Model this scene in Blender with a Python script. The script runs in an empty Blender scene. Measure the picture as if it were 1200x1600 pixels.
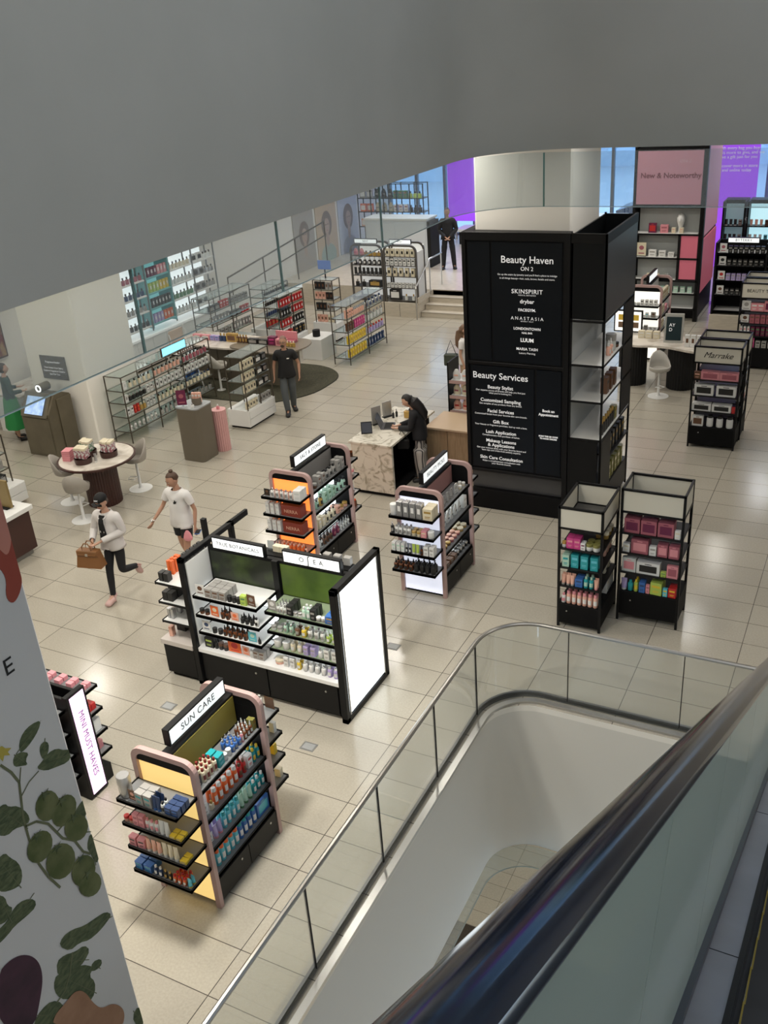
import bpy, bmesh, math, random
from mathutils import Vector, Matrix, Euler
random.seed(7)
C = bpy.context.scene.collection
SC = bpy.context.scene
PI = math.pi

# ---------------------------------------------------------------- camera, world, exposure
cam_data = bpy.data.cameras.new('camera')
cam_data.sensor_fit = 'VERTICAL'; cam_data.sensor_height = 36.0
cam_data.lens = 1478.93 / 1600 * 36.0
cam_data.clip_start = 0.05; cam_data.clip_end = 300
camera = bpy.data.objects.new('camera', cam_data); C.objects.link(camera)
YAW, PITCH, ROLL = -0.503034, 0.455241, -0.0765226
_f = Vector((math.sin(YAW)*math.cos(PITCH), math.cos(YAW)*math.cos(PITCH), -math.sin(PITCH)))
_r0 = Vector((math.cos(YAW), -math.sin(YAW), 0)); _u0 = _r0.cross(_f)
_r = _r0*math.cos(ROLL) + _u0*math.sin(ROLL); _u = -_r0*math.sin(ROLL) + _u0*math.cos(ROLL)
camera.matrix_world = Matrix(((_r.x, _u.x, -_f.x, 10.9487), (_r.y, _u.y, -_f.y, -8.9676), (_r.z, _u.z, -_f.z, 7.1927), (0, 0, 0, 1)))
SC.camera = camera
SC.view_settings.view_transform = 'Standard'; SC.view_settings.look = 'None'
SC.view_settings.gamma = 1; SC.view_settings.use_curve_mapping = False
SC.view_settings.exposure = EXPOSURE = 0.0
SC.cycles.use_denoising = True
SC.cycles.max_bounces = 8; SC.cycles.diffuse_bounces = 3; SC.cycles.glossy_bounces = 3
SC.cycles.transmission_bounces = 4; SC.cycles.transparent_max_bounces = 16
SC.cycles.caustics_reflective = False; SC.cycles.caustics_refractive = False
SC.cycles.sample_clamp_indirect = 4.0
world = bpy.data.worlds.new('daylight'); SC.world = world; world.use_nodes = True
_bg = world.node_tree.nodes['Background']
_bg.inputs[0].default_value = (0.62, 0.8, 1.0, 1); _bg.inputs[1].default_value = 2.9

def area_light(name, loc, size, power, color=(1, .95, .86), size_y=None, rot=(0, 0, 0), spread=PI):
    l = bpy.data.lights.new(name, 'AREA'); l.shape = 'RECTANGLE' if size_y else 'DISK'
    l.size = size
    if size_y: l.size_y = size_y
    l.energy = power; l.color = color; l.spread = spread
    o = bpy.data.objects.new(name, l); o.location = loc; o.rotation_euler = rot; C.objects.link(o)
    return o
# recessed ceiling downlights of the shop floor (below the ceiling slab, z 6.26)
for gx in (-4.6, -1.6, 1.6, 4.8):
    for gy in (-7.0, -3.4, 0.4, 4.2, 8.0, 11.8, 15.6):
        area_light('ceiling_light', (gx, gy, 6.2), .5, 47, spread=2.8)
for gx in (7.9, 11.0):
    for gy in (1.6, 4.6, 8.0, 11.8, 15.6):
        area_light('ceiling_light', (gx, gy, 6.2), .5, 25, color=(1, .96, .9), spread=2.8)
area_light('ceiling_light', (6.0, -3.9, 6.2), .5, 165, spread=2.2); area_light('ceiling_light', (6.3, -.9, 6.2), .5, 25, spread=2.4)  # two extra lamps, added to brighten the front floor and the well edge
for gx in (-3.2, 0.0, 4.0, 8.5):
    area_light('ceiling_light', (gx, 20.0, 6.2), .6, 90, color=(.93, .96, 1), spread=2.4)
# ceiling of the floor above the escalator well
area_light('atrium_light', (11.6, -6.0, 12.6), 5, 215, color=(1, .95, .87), size_y=8)
# lower floor ceiling light
area_light('lower_ceiling_light', (9.0, -3.0, -2.6), 1.5, 330, color=(1, .93, .8), size_y=3)

# ---------------------------------------------------------------- materials
MATS = {}
def mat(name, col, rough=.5, metal=0., emit=0., spec=.5, ecol=None):
    if name in MATS: return MATS[name]
    m = bpy.data.materials.new(name); m.use_nodes = True; b = m.node_tree.nodes['Principled BSDF']
    b.inputs['Base Color'].default_value = (*col, 1); b.inputs['Roughness'].default_value = rough
    b.inputs['Metallic'].default_value = metal; b.inputs['Specular IOR Level'].default_value = spec
    if emit:
        b.inputs['Emission Color'].default_value = (*(ecol or col), 1); b.inputs['Emission Strength'].default_value = emit
    MATS[name] = m; return m
def nodes_of(m): return m.node_tree.nodes, m.node_tree.links
def noise_mat(name, c1, c2, scale=8, rough=.5, metal=0., detail=4, bump=0., stretch=(1, 1, 1), spec=.5, lo=.35, hi=.65, distort=0.):
    m = mat(name, c1, rough, metal, spec=spec); n, l = nodes_of(m); b = n['Principled BSDF']
    tc = n.new('ShaderNodeTexCoord'); mp = n.new('ShaderNodeMapping'); mp.inputs['Scale'].default_value = stretch
    t = n.new('ShaderNodeTexNoise'); t.inputs['Scale'].default_value = scale; t.inputs['Detail'].default_value = detail
    t.inputs['Distortion'].default_value = distort
    r = n.new('ShaderNodeValToRGB'); r.color_ramp.elements[0].color = (*c1, 1); r.color_ramp.elements[1].color = (*c2, 1)
    r.color_ramp.elements[0].position = lo; r.color_ramp.elements[1].position = hi
    l.new(tc.outputs['Object'], mp.inputs[0]); l.new(mp.outputs[0], t.inputs['Vector']); l.new(t.outputs[0], r.inputs[0])
    l.new(r.outputs[0], b.inputs['Base Color'])
    if bump:
        bp = n.new('ShaderNodeBump'); bp.inputs['Strength'].default_value = bump; bp.inputs['Distance'].default_value = .01
        l.new(t.outputs[0], bp.inputs['Height']); l.new(bp.outputs[0], b.inputs['Normal'])
    return m
def glass_mat(name, tint=(.93, .97, .95), refl=.09, haze=0., hcol=(.5, .55, .52), rough=.02):
    m = bpy.data.materials.new(name); m.use_nodes = True; n, l = nodes_of(m); n.clear()
    o = n.new('ShaderNodeOutputMaterial'); t = n.new('ShaderNodeBsdfTransparent'); t.inputs[0].default_value = (*tint, 1)
    g = n.new('ShaderNodeBsdfGlossy'); g.inputs['Roughness'].default_value = rough; g.inputs[0].default_value = (1, 1, 1, 1)
    f = n.new('ShaderNodeLayerWeight'); f.inputs[0].default_value = .5; pw = n.new('ShaderNodeMath'); pw.operation = 'POWER'; pw.inputs[1].default_value = 5
    l.new(f.outputs['Facing'], pw.inputs[0]); mu = n.new('ShaderNodeMath'); mu.operation = 'MULTIPLY_ADD'; mu.inputs[1].default_value = .9; mu.inputs[2].default_value = refl*.2
    mx = n.new('ShaderNodeMixShader'); l.new(pw.outputs[0], mu.inputs[0]); l.new(mu.outputs[0], mx.inputs[0])
    l.new(t.outputs[0], mx.inputs[1]); l.new(g.outputs[0], mx.inputs[2]); last = mx
    if haze:
        d = n.new('ShaderNodeBsdfDiffuse'); d.inputs[0].default_value = (*hcol, 1)
        m2 = n.new('ShaderNodeMixShader'); m2.inputs[0].default_value = haze
        l.new(mx.outputs[0], m2.inputs[1]); l.new(d.outputs[0], m2.inputs[2]); last = m2
    l.new(last.outputs[0], o.inputs[0]); MATS[name] = m; return m
def tile_mat(name, w, h, c1, c2, mortar, rough=.22, ox=0., oy=0., bump=.15):
    m = mat(name, c1, rough); n, l = nodes_of(m); b = n['Principled BSDF']
    tc = n.new('ShaderNodeTexCoord'); mp = n.new('ShaderNodeMapping'); mp.inputs['Location'].default_value = (ox, oy, 0)
    br = n.new('ShaderNodeTexBrick'); br.offset = 0; br.squash = 1; br.inputs['Scale'].default_value = 1
    br.inputs['Brick Width'].default_value = w; br.inputs['Row Height'].default_value = h
    br.inputs['Mortar Size'].default_value = .0045; br.inputs['Mortar Smooth'].default_value = .1; br.inputs['Bias'].default_value = 0
    br.inputs['Color1'].default_value = (*c1, 1); br.inputs['Color2'].default_value = (*c2, 1); br.inputs['Mortar'].default_value = (*mortar, 1)
    ns = n.new('ShaderNodeTexNoise'); ns.inputs['Scale'].default_value = 45; ns.inputs['Detail'].default_value = 6
    mr = n.new('ShaderNodeMapRange'); mr.inputs[1].default_value = .3; mr.inputs[2].default_value = .7; mr.inputs[3].default_value = .9; mr.inputs[4].default_value = 1.05
    mx = n.new('ShaderNodeMixRGB'); mx.blend_type = 'MULTIPLY'; mx.inputs[0].default_value = 1
    l.new(tc.outputs['Object'], mp.inputs[0]); l.new(mp.outputs[0], br.inputs['Vector']); l.new(tc.outputs['Object'], ns.inputs['Vector'])
    l.new(ns.outputs[0], mr.inputs[0]); l.new(br.outputs[0], mx.inputs[1]); l.new(mr.outputs[0], mx.inputs[2]); l.new(mx.outputs[0], b.inputs['Base Color'])
    bp = n.new('ShaderNodeBump'); bp.inputs['Strength'].default_value = bump; bp.inputs['Distance'].default_value = .003; bp.invert = True
    l.new(br.outputs['Fac'], bp.inputs['Height']); l.new(bp.outputs[0], b.inputs['Normal'])
    return m

COL = dict(white=(.72, .72, .7), cream=(.68, .61, .45), teal=(.02, .3, .33), orange=(.75, .14, .03), navy=(.02, .045, .12), black=(.012, .012, .012),
    amber=(.13, .04, .012), pink=(.68, .27, .3), red=(.5, .02, .02), green=(.07, .2, .08), gold=(.5, .32, .09), grey=(.32, .31, .29), lilac=(.42, .34, .6),
    blue=(.04, .14, .42), brown=(.13, .06, .03), clear=(.6, .62, .6), yellow=(.7, .5, .04), mint=(.42, .62, .5), rose=(.35, .1, .13), aqua=(.12, .5, .6),
    silver=(.5, .5, .5), plum=(.13, .01, .05), peach=(.75, .42, .32), lime=(.42, .55, .1), magenta=(.55, .05, .22), olive=(.2, .19, .05), maroon=(.19, .02, .015))
def cm(c, rough=.4):
    return mat('product_' + c, COL[c], .25 if c in ('amber', 'teal', 'aqua', 'gold', 'silver', 'clear') else rough, .7 if c in ('silver',) else .3 if c == 'gold' else 0)
M_BLACK = mat('black_metal', (.005, .005, .0055), .42, spec=.22)
M_BLACKM = mat('matt_black', (.004, .004, .0045), .6, spec=.15)
M_PINKM = mat('pink_lacquer', (.43, .285, .265), .38)
M_GREYTOP = mat('grey_shelf_liner', (.17, .175, .18), .25)
M_WHITETOP = mat('white_laminate', (.75, .75, .73), .3)
M_WHITE = mat('white_paint', (.77, .745, .69), .6)
M_LIT = mat('lightbox_white', (.9, .9, .9), .4, emit=2.2, ecol=(.9, .97, 1))
M_SIGNLIT = mat('sign_lit', (.8, .8, .8), .4, emit=.75, ecol=(.95, 1, 1))
M_STEEL = mat('brushed_steel', (.55, .54, .52), .28, 1.)
M_BRONZE = mat('bronze_metal', (.1, .085, .065), .35, .6)
M_ACRYL = glass_mat('clear_acrylic', (.96, .97, .97), .1)
M_SHELFGLASS = glass_mat('shelf_glass', (.86, .92, .9), .15, haze=.12, hcol=(.5, .55, .55))
M_INK = mat('black_ink', (.012, .012, .012), .6, spec=.2)
M_INKG = mat('grey_ink', (.05, .05, .05), .7)
M_WINK = mat('white_letter', (.8, .8, .8), .6, emit=.35)
M_LED = mat('shelf_led', (1, 1, 1), .5, emit=8, ecol=(1, .97, .92))

# ---------------------------------------------------------------- mesh helper
class MB:
    def __init__(s): s.v = []; s.f = []; s.m = []; s.ms = []
    def mi(s, m):
        if m not in s.ms: s.ms.append(m)
        return s.ms.index(m)
    def add(s, vs, fs, m):
        b = len(s.v); i = s.mi(m); s.v += [tuple(v) for v in vs]
        for f in fs: s.f.append([b + k for k in f]); s.m.append(i)
    def box(s, x0, y0, z0, x1, y1, z1, m):
        s.add([(x0, y0, z0), (x1, y0, z0), (x1, y1, z0), (x0, y1, z0), (x0, y0, z1), (x1, y0, z1), (x1, y1, z1), (x0, y1, z1)],
              [(0, 3, 2, 1), (4, 5, 6, 7), (0, 1, 5, 4), (1, 2, 6, 5), (2, 3, 7, 6), (3, 0, 4, 7)], m); return s
    def bbox(s, x0, y0, z0, x1, y1, z1, m, b=.004):
        # box with chamfered edges
        c = ((x0+x1)/2, (y0+y1)/2, (z0+z1)/2); h = ((x1-x0)/2, (y1-y0)/2, (z1-z0)/2); b = min(b, min(h)*.6)
        vs = []; idx = {}
        for ax in range(3):
            for sx in (-1, 1):
                for sy in (-1, 1):
                    for sz in (-1, 1):
                        sg = (sx, sy, sz); idx[(ax, sg)] = len(vs)
                        vs.append(tuple(c[k] + sg[k]*(h[k] - (0 if k == ax else b)) for k in range(3)))
        fs = []
        for ax in range(3):
            o = [k for k in range(3) if k != ax]
            for s0 in (-1, 1):
                q = []
                for a, d in ((-1, -1), (1, -1), (1, 1), (-1, 1)):
                    g = [0, 0, 0]; g[ax] = s0; g[o[0]] = a; g[o[1]] = d; q.append(idx[(ax, tuple(g))])
                fs.append(q if (s0 > 0) == (ax != 1) else q[::-1])
        for ax in range(3):
            o = [k for k in range(3) if k != ax]
            for a in (-1, 1):
                for d in (-1, 1):
                    g0 = [0, 0, 0]; g0[o[0]] = a; g0[o[1]] = d; g0[ax] = -1; g1 = g0[:]; g1[ax] = 1
                    fs.append([idx[(o[0], tuple(g0))], idx[(o[0], tuple(g1))], idx[(o[1], tuple(g1))], idx[(o[1], tuple(g0))]])
        for sx in (-1, 1):
            for sy in (-1, 1):
                for sz in (-1, 1): fs.append([idx[(k, (sx, sy, sz))] for k in range(3)])
        s.add(vs, fs, m); return s
    def lathe(s, prof, m, n=12, cx=0, cy=0, cz=0, sx=1, sy=1, cap=True):
        vs = []
        for r, z in prof:
            for k in range(n):
                a = 2*PI*k/n; vs.append((cx + r*math.cos(a)*sx, cy + r*math.sin(a)*sy, cz + z))
        fs = []
        for j in range(len(prof)-1):
            for k in range(n): fs.append((j*n+k, j*n+(k+1) % n, (j+1)*n+(k+1) % n, (j+1)*n+k))
        if cap: fs.append(tuple(range(n-1, -1, -1))); fs.append(tuple((len(prof)-1)*n + k for k in range(n)))
        s.add(vs, fs, m); return s
    def cyl(s, cx, cy, z0, z1, r, m, n=12): return s.lathe([(r, z0), (r, z1)], m, n, cx, cy)
    def tube(s, pts, r, m, n=8, ry=None, close=False):
        P = [Vector(p) for p in pts]; vs = []; fs = []; N = len(P); ry = ry or r
        up0 = Vector((0, 0, 1))
        for i, p in enumerate(P):
            if close: d = P[(i+1) % N] - P[i-1]
            else: d = P[min(i+1, N-1)] - P[max(i-1, 0)]
            d.normalize(); up = up0 if abs(d.z) < .95 else Vector((1, 0, 0))
            a = d.cross(up).normalized(); b = a.cross(d).normalized()
            rr = r[i] if isinstance(r, (list, tuple)) else r; rb = ry[i] if isinstance(ry, (list, tuple)) else ry
            for k in range(n):
                t = 2*PI*(k+.5)/n; q = p + a*math.cos(t)*rr + b*math.sin(t)*rb; vs.append(q)
        for i in range(N if close else N-1):
            j = (i+1) % N
            for k in range(n): fs.append((i*n+k, i*n+(k+1) % n, j*n+(k+1) % n, j*n+k))
        if not close: fs.append(tuple(range(n-1, -1, -1))); fs.append(tuple((N-1)*n + k for k in range(n)))
        s.add(vs, fs, m); return s
    def prism(s, poly, z0, z1, m, T=None, mtop=None):
        # poly: 2D outline extruded along local z, T maps (x,y,z)->world
        T = T or (lambda x, y, z: (x, y, z)); n = len(poly)
        vs = [T(x, y, z0) for x, y in poly] + [T(x, y, z1) for x, y in poly]
        s.add(vs, [tuple(range(n-1, -1, -1))] + [(k, (k+1) % n, n+(k+1) % n, n+k) for k in range(n)], m)
        s.f.append([len(s.v)-n+k for k in range(n)]); s.m.append(s.mi(mtop or m)); return s
    def mesh(s, name, smooth=False):
        me = bpy.data.meshes.new(name); me.from_pydata(s.v, [], s.f)
        for m in s.ms: me.materials.append(m)
        me.polygons.foreach_set('material_index', s.m)
        bm = bmesh.new(); bm.from_mesh(me); bmesh.ops.recalc_face_normals(bm, faces=bm.faces)
        bm.to_mesh(me); bm.free()
        if smooth: me.shade_smooth(); me.set_sharp_from_angle(angle=math.radians(38))
        return me
    def build(s, name, parent=None, loc=None, smooth=False):
        o = bpy.data.objects.new(name, s.mesh(name, smooth)); C.objects.link(o)
        if parent: o.parent = parent
        if loc: o.location = loc
        return o
def inst(name, me, parent=None, loc=(0, 0, 0), rz=0):
    o = bpy.data.objects.new(name, me); C.objects.link(o); o.location = loc; o.rotation_euler.z = rz
    if parent: o.parent = parent
    return o
def tag(o, label=None, cat=None, group=None, kind=None):
    if label: o['label'] = label
    if cat: o['category'] = cat
    if group: o['group'] = group
    if kind: o['kind'] = kind
    return o
def thing(name, label, cat, loc=(0, 0, 0), rz=0, group=None):
    o = bpy.data.objects.new(name, None); C.objects.link(o); o.location = loc; o.rotation_euler.z = rz
    o.empty_display_size = .1
    return tag(o, label, cat, group)
def struct(name, mb, smooth=False): return tag(mb.build(name, smooth=smooth), kind='structure')
def bx(name, parent, x0, y0, z0, x1, y1, z1, m, b=.004): return MB().bbox(x0, y0, z0, x1, y1, z1, m, b).build(name, parent)
def copy_tree(o, parent=None):
    c = o.copy(); C.objects.link(c); c.parent = parent
    for ch in list(o.children): copy_tree(ch, c)
    return c
def lettering(text, size, m, parent, loc, rot=(PI/2, 0, 0), align='CENTER', name='lettering', font_shear=0, ext=.0008, bold=0, spacing=1, line=1.0):
    cu = bpy.data.curves.new(name, 'FONT'); cu.body = text; cu.size = size; cu.align_x = align; cu.align_y = 'CENTER'
    cu.extrude = ext; cu.shear = font_shear; cu.offset = bold; cu.space_character = spacing; cu.resolution_u = 3; cu.space_line = line
    t = bpy.data.objects.new(name, cu); C.objects.link(t)
    dg = bpy.context.evaluated_depsgraph_get(); me = bpy.data.meshes.new_from_object(t.evaluated_get(dg))
    bpy.data.objects.remove(t); bpy.data.curves.remove(cu); me.name = name
    me.materials.clear(); me.materials.append(m)
    o = bpy.data.objects.new(name, me); C.objects.link(o); o.parent = parent; o.location = loc; o.rotation_euler = rot
    return o
ORD = ['first', 'second', 'third', 'fourth', 'fifth', 'sixth', 'seventh', 'eighth', 'ninth', 'tenth', 'eleventh', 'twelfth', 'thirteenth', 'fourteenth', 'fifteenth', 'sixteenth', 'seventeenth', 'eighteenth', 'nineteenth', 'twentieth', 'twenty-first', 'twenty-second', 'twenty-third', 'twenty-fourth']
LEAVES = [[(-6.125, 3.592), (-6.113, 3.655), (-6.067, 3.7), (-5.997, 3.71), (-5.925, 3.688), (-5.961, 3.638), (-6.031, 3.6), (-6.093, 3.585)], [(-6.186, 3.577), (-6.159, 3.604), (-6.111, 3.59), (-6.067, 3.546), (-6.104, 3.52), (-6.098, 3.478), (-6.146, 3.508), (-6.185, 3.534)], [(-5.997, 3.49), (-5.983, 3.535), (-5.941, 3.54), (-5.917, 3.502), (-5.94, 3.445), (-5.988, 3.423)], [(-6.051, 3.412), (-5.997, 3.425), (-5.94, 3.445), (-5.873, 3.43), (-5.819, 3.368), (-5.76, 3.351), (-5.769, 3.3), (-5.826, 3.277), (-5.919, 3.314), (-5.992, 3.344)], [(-6.366, 3.371), (-6.314, 3.363), (-6.299, 3.322), (-6.238, 3.278), (-6.192, 3.179), (-6.193, 3.113), (-6.248, 3.124), (-6.305, 3.156), (-6.363, 3.152), (-6.419, 3.205)], [(-6.464, 3.065), (-6.41, 3.062), (-6.391, 3.004), (-6.349, 2.925), (-6.344, 2.83), (-6.38, 2.765), (-6.441, 2.786), (-6.503, 2.829), (-6.526, 2.873)], [(-6.608, 2.617), (-6.533, 2.618), (-6.461, 2.664), (-6.387, 2.649), (-6.319, 2.582), (-6.327, 2.523), (-6.407, 2.524), (-6.5, 2.54), (-6.562, 2.525), (-6.637, 2.526)], [(-6.536, 2.843), (-6.498, 2.785), (-6.501, 2.717), (-6.47, 2.664), (-6.533, 2.618), (-6.598, 2.648)], [(-6.26, 2.091), (-6.216, 2.131), (-6.134, 2.109), (-6.041, 2.041), (-5.934, 2.007), (-5.848, 1.973), (-5.807, 1.901), (-5.874, 1.883), (-5.947, 1.88), (-6.037, 1.898), (-6.111, 1.958), (-6.197, 1.974)], [(-6.31, 2.0), (-6.238, 1.986), (-6.166, 1.927), (-6.082, 1.902), (-6.049, 1.817), (-6.119, 1.779), (-6.186, 1.786), (-6.268, 1.812), (-6.333, 1.889)], [(-6.382, 1.855), (-6.336, 1.915), (-6.241, 1.827), (-6.141, 1.781), (-6.059, 1.661), (-6.115, 1.631), (-6.082, 1.542), (-6.109, 1.451), (-6.174, 1.433), (-6.244, 1.592), (-6.337, 1.659), (-6.382, 1.762)], [(-6.585, 1.759), (-6.514, 1.786), (-6.424, 1.767), (-6.358, 1.661), (-6.368, 1.554), (-6.459, 1.548), (-6.586, 1.69)], [(-5.873, 0.899), (-5.795, 0.935), (-5.787, 0.817), (-5.789, 0.71), (-5.855, 0.768)], [(-5.902, 2.881), (-5.834, 2.924), (-5.764, 2.935), (-5.754, 2.854), (-5.792, 2.803), (-5.857, 2.81), (-5.898, 2.857)], [(-5.856, 2.587), (-5.799, 2.662), (-5.778, 2.578), (-5.776, 2.424), (-5.821, 2.39), (-5.844, 2.511)], [(-6.096, 1.657), (-6.057, 1.708), (-5.987, 1.662), (-5.991, 1.606), (-6.049, 1.613)]]
TOMATOES = [[(-5.982, 3.029), (-6.01, 3.007), (-6.044, 3.002), (-6.079, 3.014), (-6.109, 3.041), (-6.13, 3.079), (-6.14, 3.122), (-6.136, 3.164), (-6.12, 3.198), (-6.093, 3.22), (-6.06, 3.226), (-6.026, 3.215), (-5.995, 3.189), (-5.973, 3.151), (-5.962, 3.107), (-5.966, 3.064)], [(-5.887, 2.89), (-5.923, 2.875), (-5.963, 2.876), (-6.0, 2.893), (-6.029, 2.924), (-6.045, 2.963), (-6.046, 3.005), (-6.032, 3.043), (-6.005, 3.072), (-5.97, 3.087), (-5.93, 3.087), (-5.893, 3.071), (-5.864, 3.041), (-5.847, 3.002), (-5.845, 2.959), (-5.859, 2.92)], [(-5.824, 2.693), (-5.854, 2.678), (-5.889, 2.681), (-5.925, 2.701), (-5.956, 2.735), (-5.978, 2.777), (-5.987, 2.821), (-5.982, 2.86), (-5.964, 2.889), (-5.936, 2.904), (-5.902, 2.902), (-5.866, 2.883), (-5.834, 2.851), (-5.811, 2.809), (-5.801, 2.764), (-5.806, 2.723)], [(-6.125, 2.8), (-6.161, 2.785), (-6.199, 2.788), (-6.235, 2.808), (-6.263, 2.841), (-6.279, 2.881), (-6.28, 2.924), (-6.267, 2.963), (-6.242, 2.991), (-6.208, 3.006), (-6.17, 3.004), (-6.134, 2.986), (-6.105, 2.954), (-6.088, 2.913), (-6.086, 2.869), (-6.099, 2.829)], [(-5.992, 2.546), (-6.03, 2.526), (-6.074, 2.528), (-6.118, 2.552), (-6.154, 2.592), (-6.178, 2.644), (-6.185, 2.698), (-6.177, 2.747), (-6.153, 2.785), (-6.117, 2.805), (-6.074, 2.805), (-6.031, 2.784), (-5.994, 2.744), (-5.968, 2.693), (-5.959, 2.637), (-5.967, 2.585)], [(-5.856, 2.341), (-5.887, 2.318), (-5.924, 2.314), (-5.963, 2.33), (-5.996, 2.364), (-6.019, 2.409), (-6.029, 2.458), (-6.025, 2.506), (-6.006, 2.543), (-5.977, 2.566), (-5.94, 2.571), (-5.902, 2.556), (-5.868, 2.524), (-5.844, 2.48), (-5.833, 2.429), (-5.837, 2.38)], [(-5.848, 2.195), (-5.879, 2.186), (-5.915, 2.196), (-5.95, 2.221), (-5.979, 2.259), (-5.997, 2.303), (-6.003, 2.346), (-5.995, 2.383), (-5.975, 2.407), (-5.945, 2.416), (-5.91, 2.408), (-5.875, 2.383), (-5.845, 2.347), (-5.826, 2.302), (-5.819, 2.258), (-5.827, 2.22)]]
STEMS = [([(-6.269, 3.617), (-6.217, 3.52), (-6.187, 3.421), (-6.204, 3.324), (-6.231, 3.176), (-6.236, 3.005), (-6.223, 2.792), (-6.187, 2.643), (-6.129, 2.489)], 5), ([(-6.188, 3.404), (-6.148, 3.501)], 2.2), ([(-6.2, 3.32), (-6.123, 3.368), (-6.039, 3.384)], 2.2), ([(-6.233, 3.11), (-6.154, 3.078), (-6.08, 2.991), (-6.04, 2.884), (-6.011, 2.806), (-5.931, 2.71), (-5.892, 2.578), (-5.844, 2.511)], 5), ([(-6.04, 2.884), (-5.952, 2.895), (-5.902, 2.881)], 3), ([(-5.931, 2.71), (-5.844, 2.703), (-5.788, 2.662)], 3), ([(-6.398, 1.711), (-6.316, 1.728), (-6.246, 1.81), (-6.183, 1.946)], 4)]
AUBERGINE = [(-6.697, 2.342), (-6.617, 2.355), (-6.53, 2.32), (-6.458, 2.233), (-6.422, 2.118), (-6.435, 1.988), (-6.501, 1.862), (-6.601, 1.709), (-6.812, 1.983)]
SQUASH = [(-6.482, 1.579), (-6.44, 1.645), (-6.342, 1.641), (-6.249, 1.651), (-6.182, 1.565), (-6.148, 1.4), (-6.099, 1.276), (-6.003, 1.22), (-5.936, 1.098), (-5.93, 0.998), (-5.985, 0.923)]
FLOWER = [(-6.261, 3.726), (-6.225, 3.724), (-6.208, 3.693), (-6.171, 3.667), (-6.2, 3.66), (-6.192, 3.63), (-6.229, 3.656), (-6.248, 3.627), (-6.262, 3.665), (-6.272, 3.691)]
CHILI = [(-5.819, 5.161), (-5.754, 5.151), (-5.741, 5.047), (-5.748, 4.89), (-5.771, 4.695), (-5.799, 4.561), (-5.887, 4.483), (-5.932, 4.552), (-5.884, 4.672), (-5.941, 4.785)]
CHILI_PALE = [(-5.817, 5.141), (-5.77, 5.131), (-5.764, 5.018), (-5.784, 4.867), (-5.842, 4.774), (-5.879, 4.834), (-5.899, 4.884)]

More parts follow.
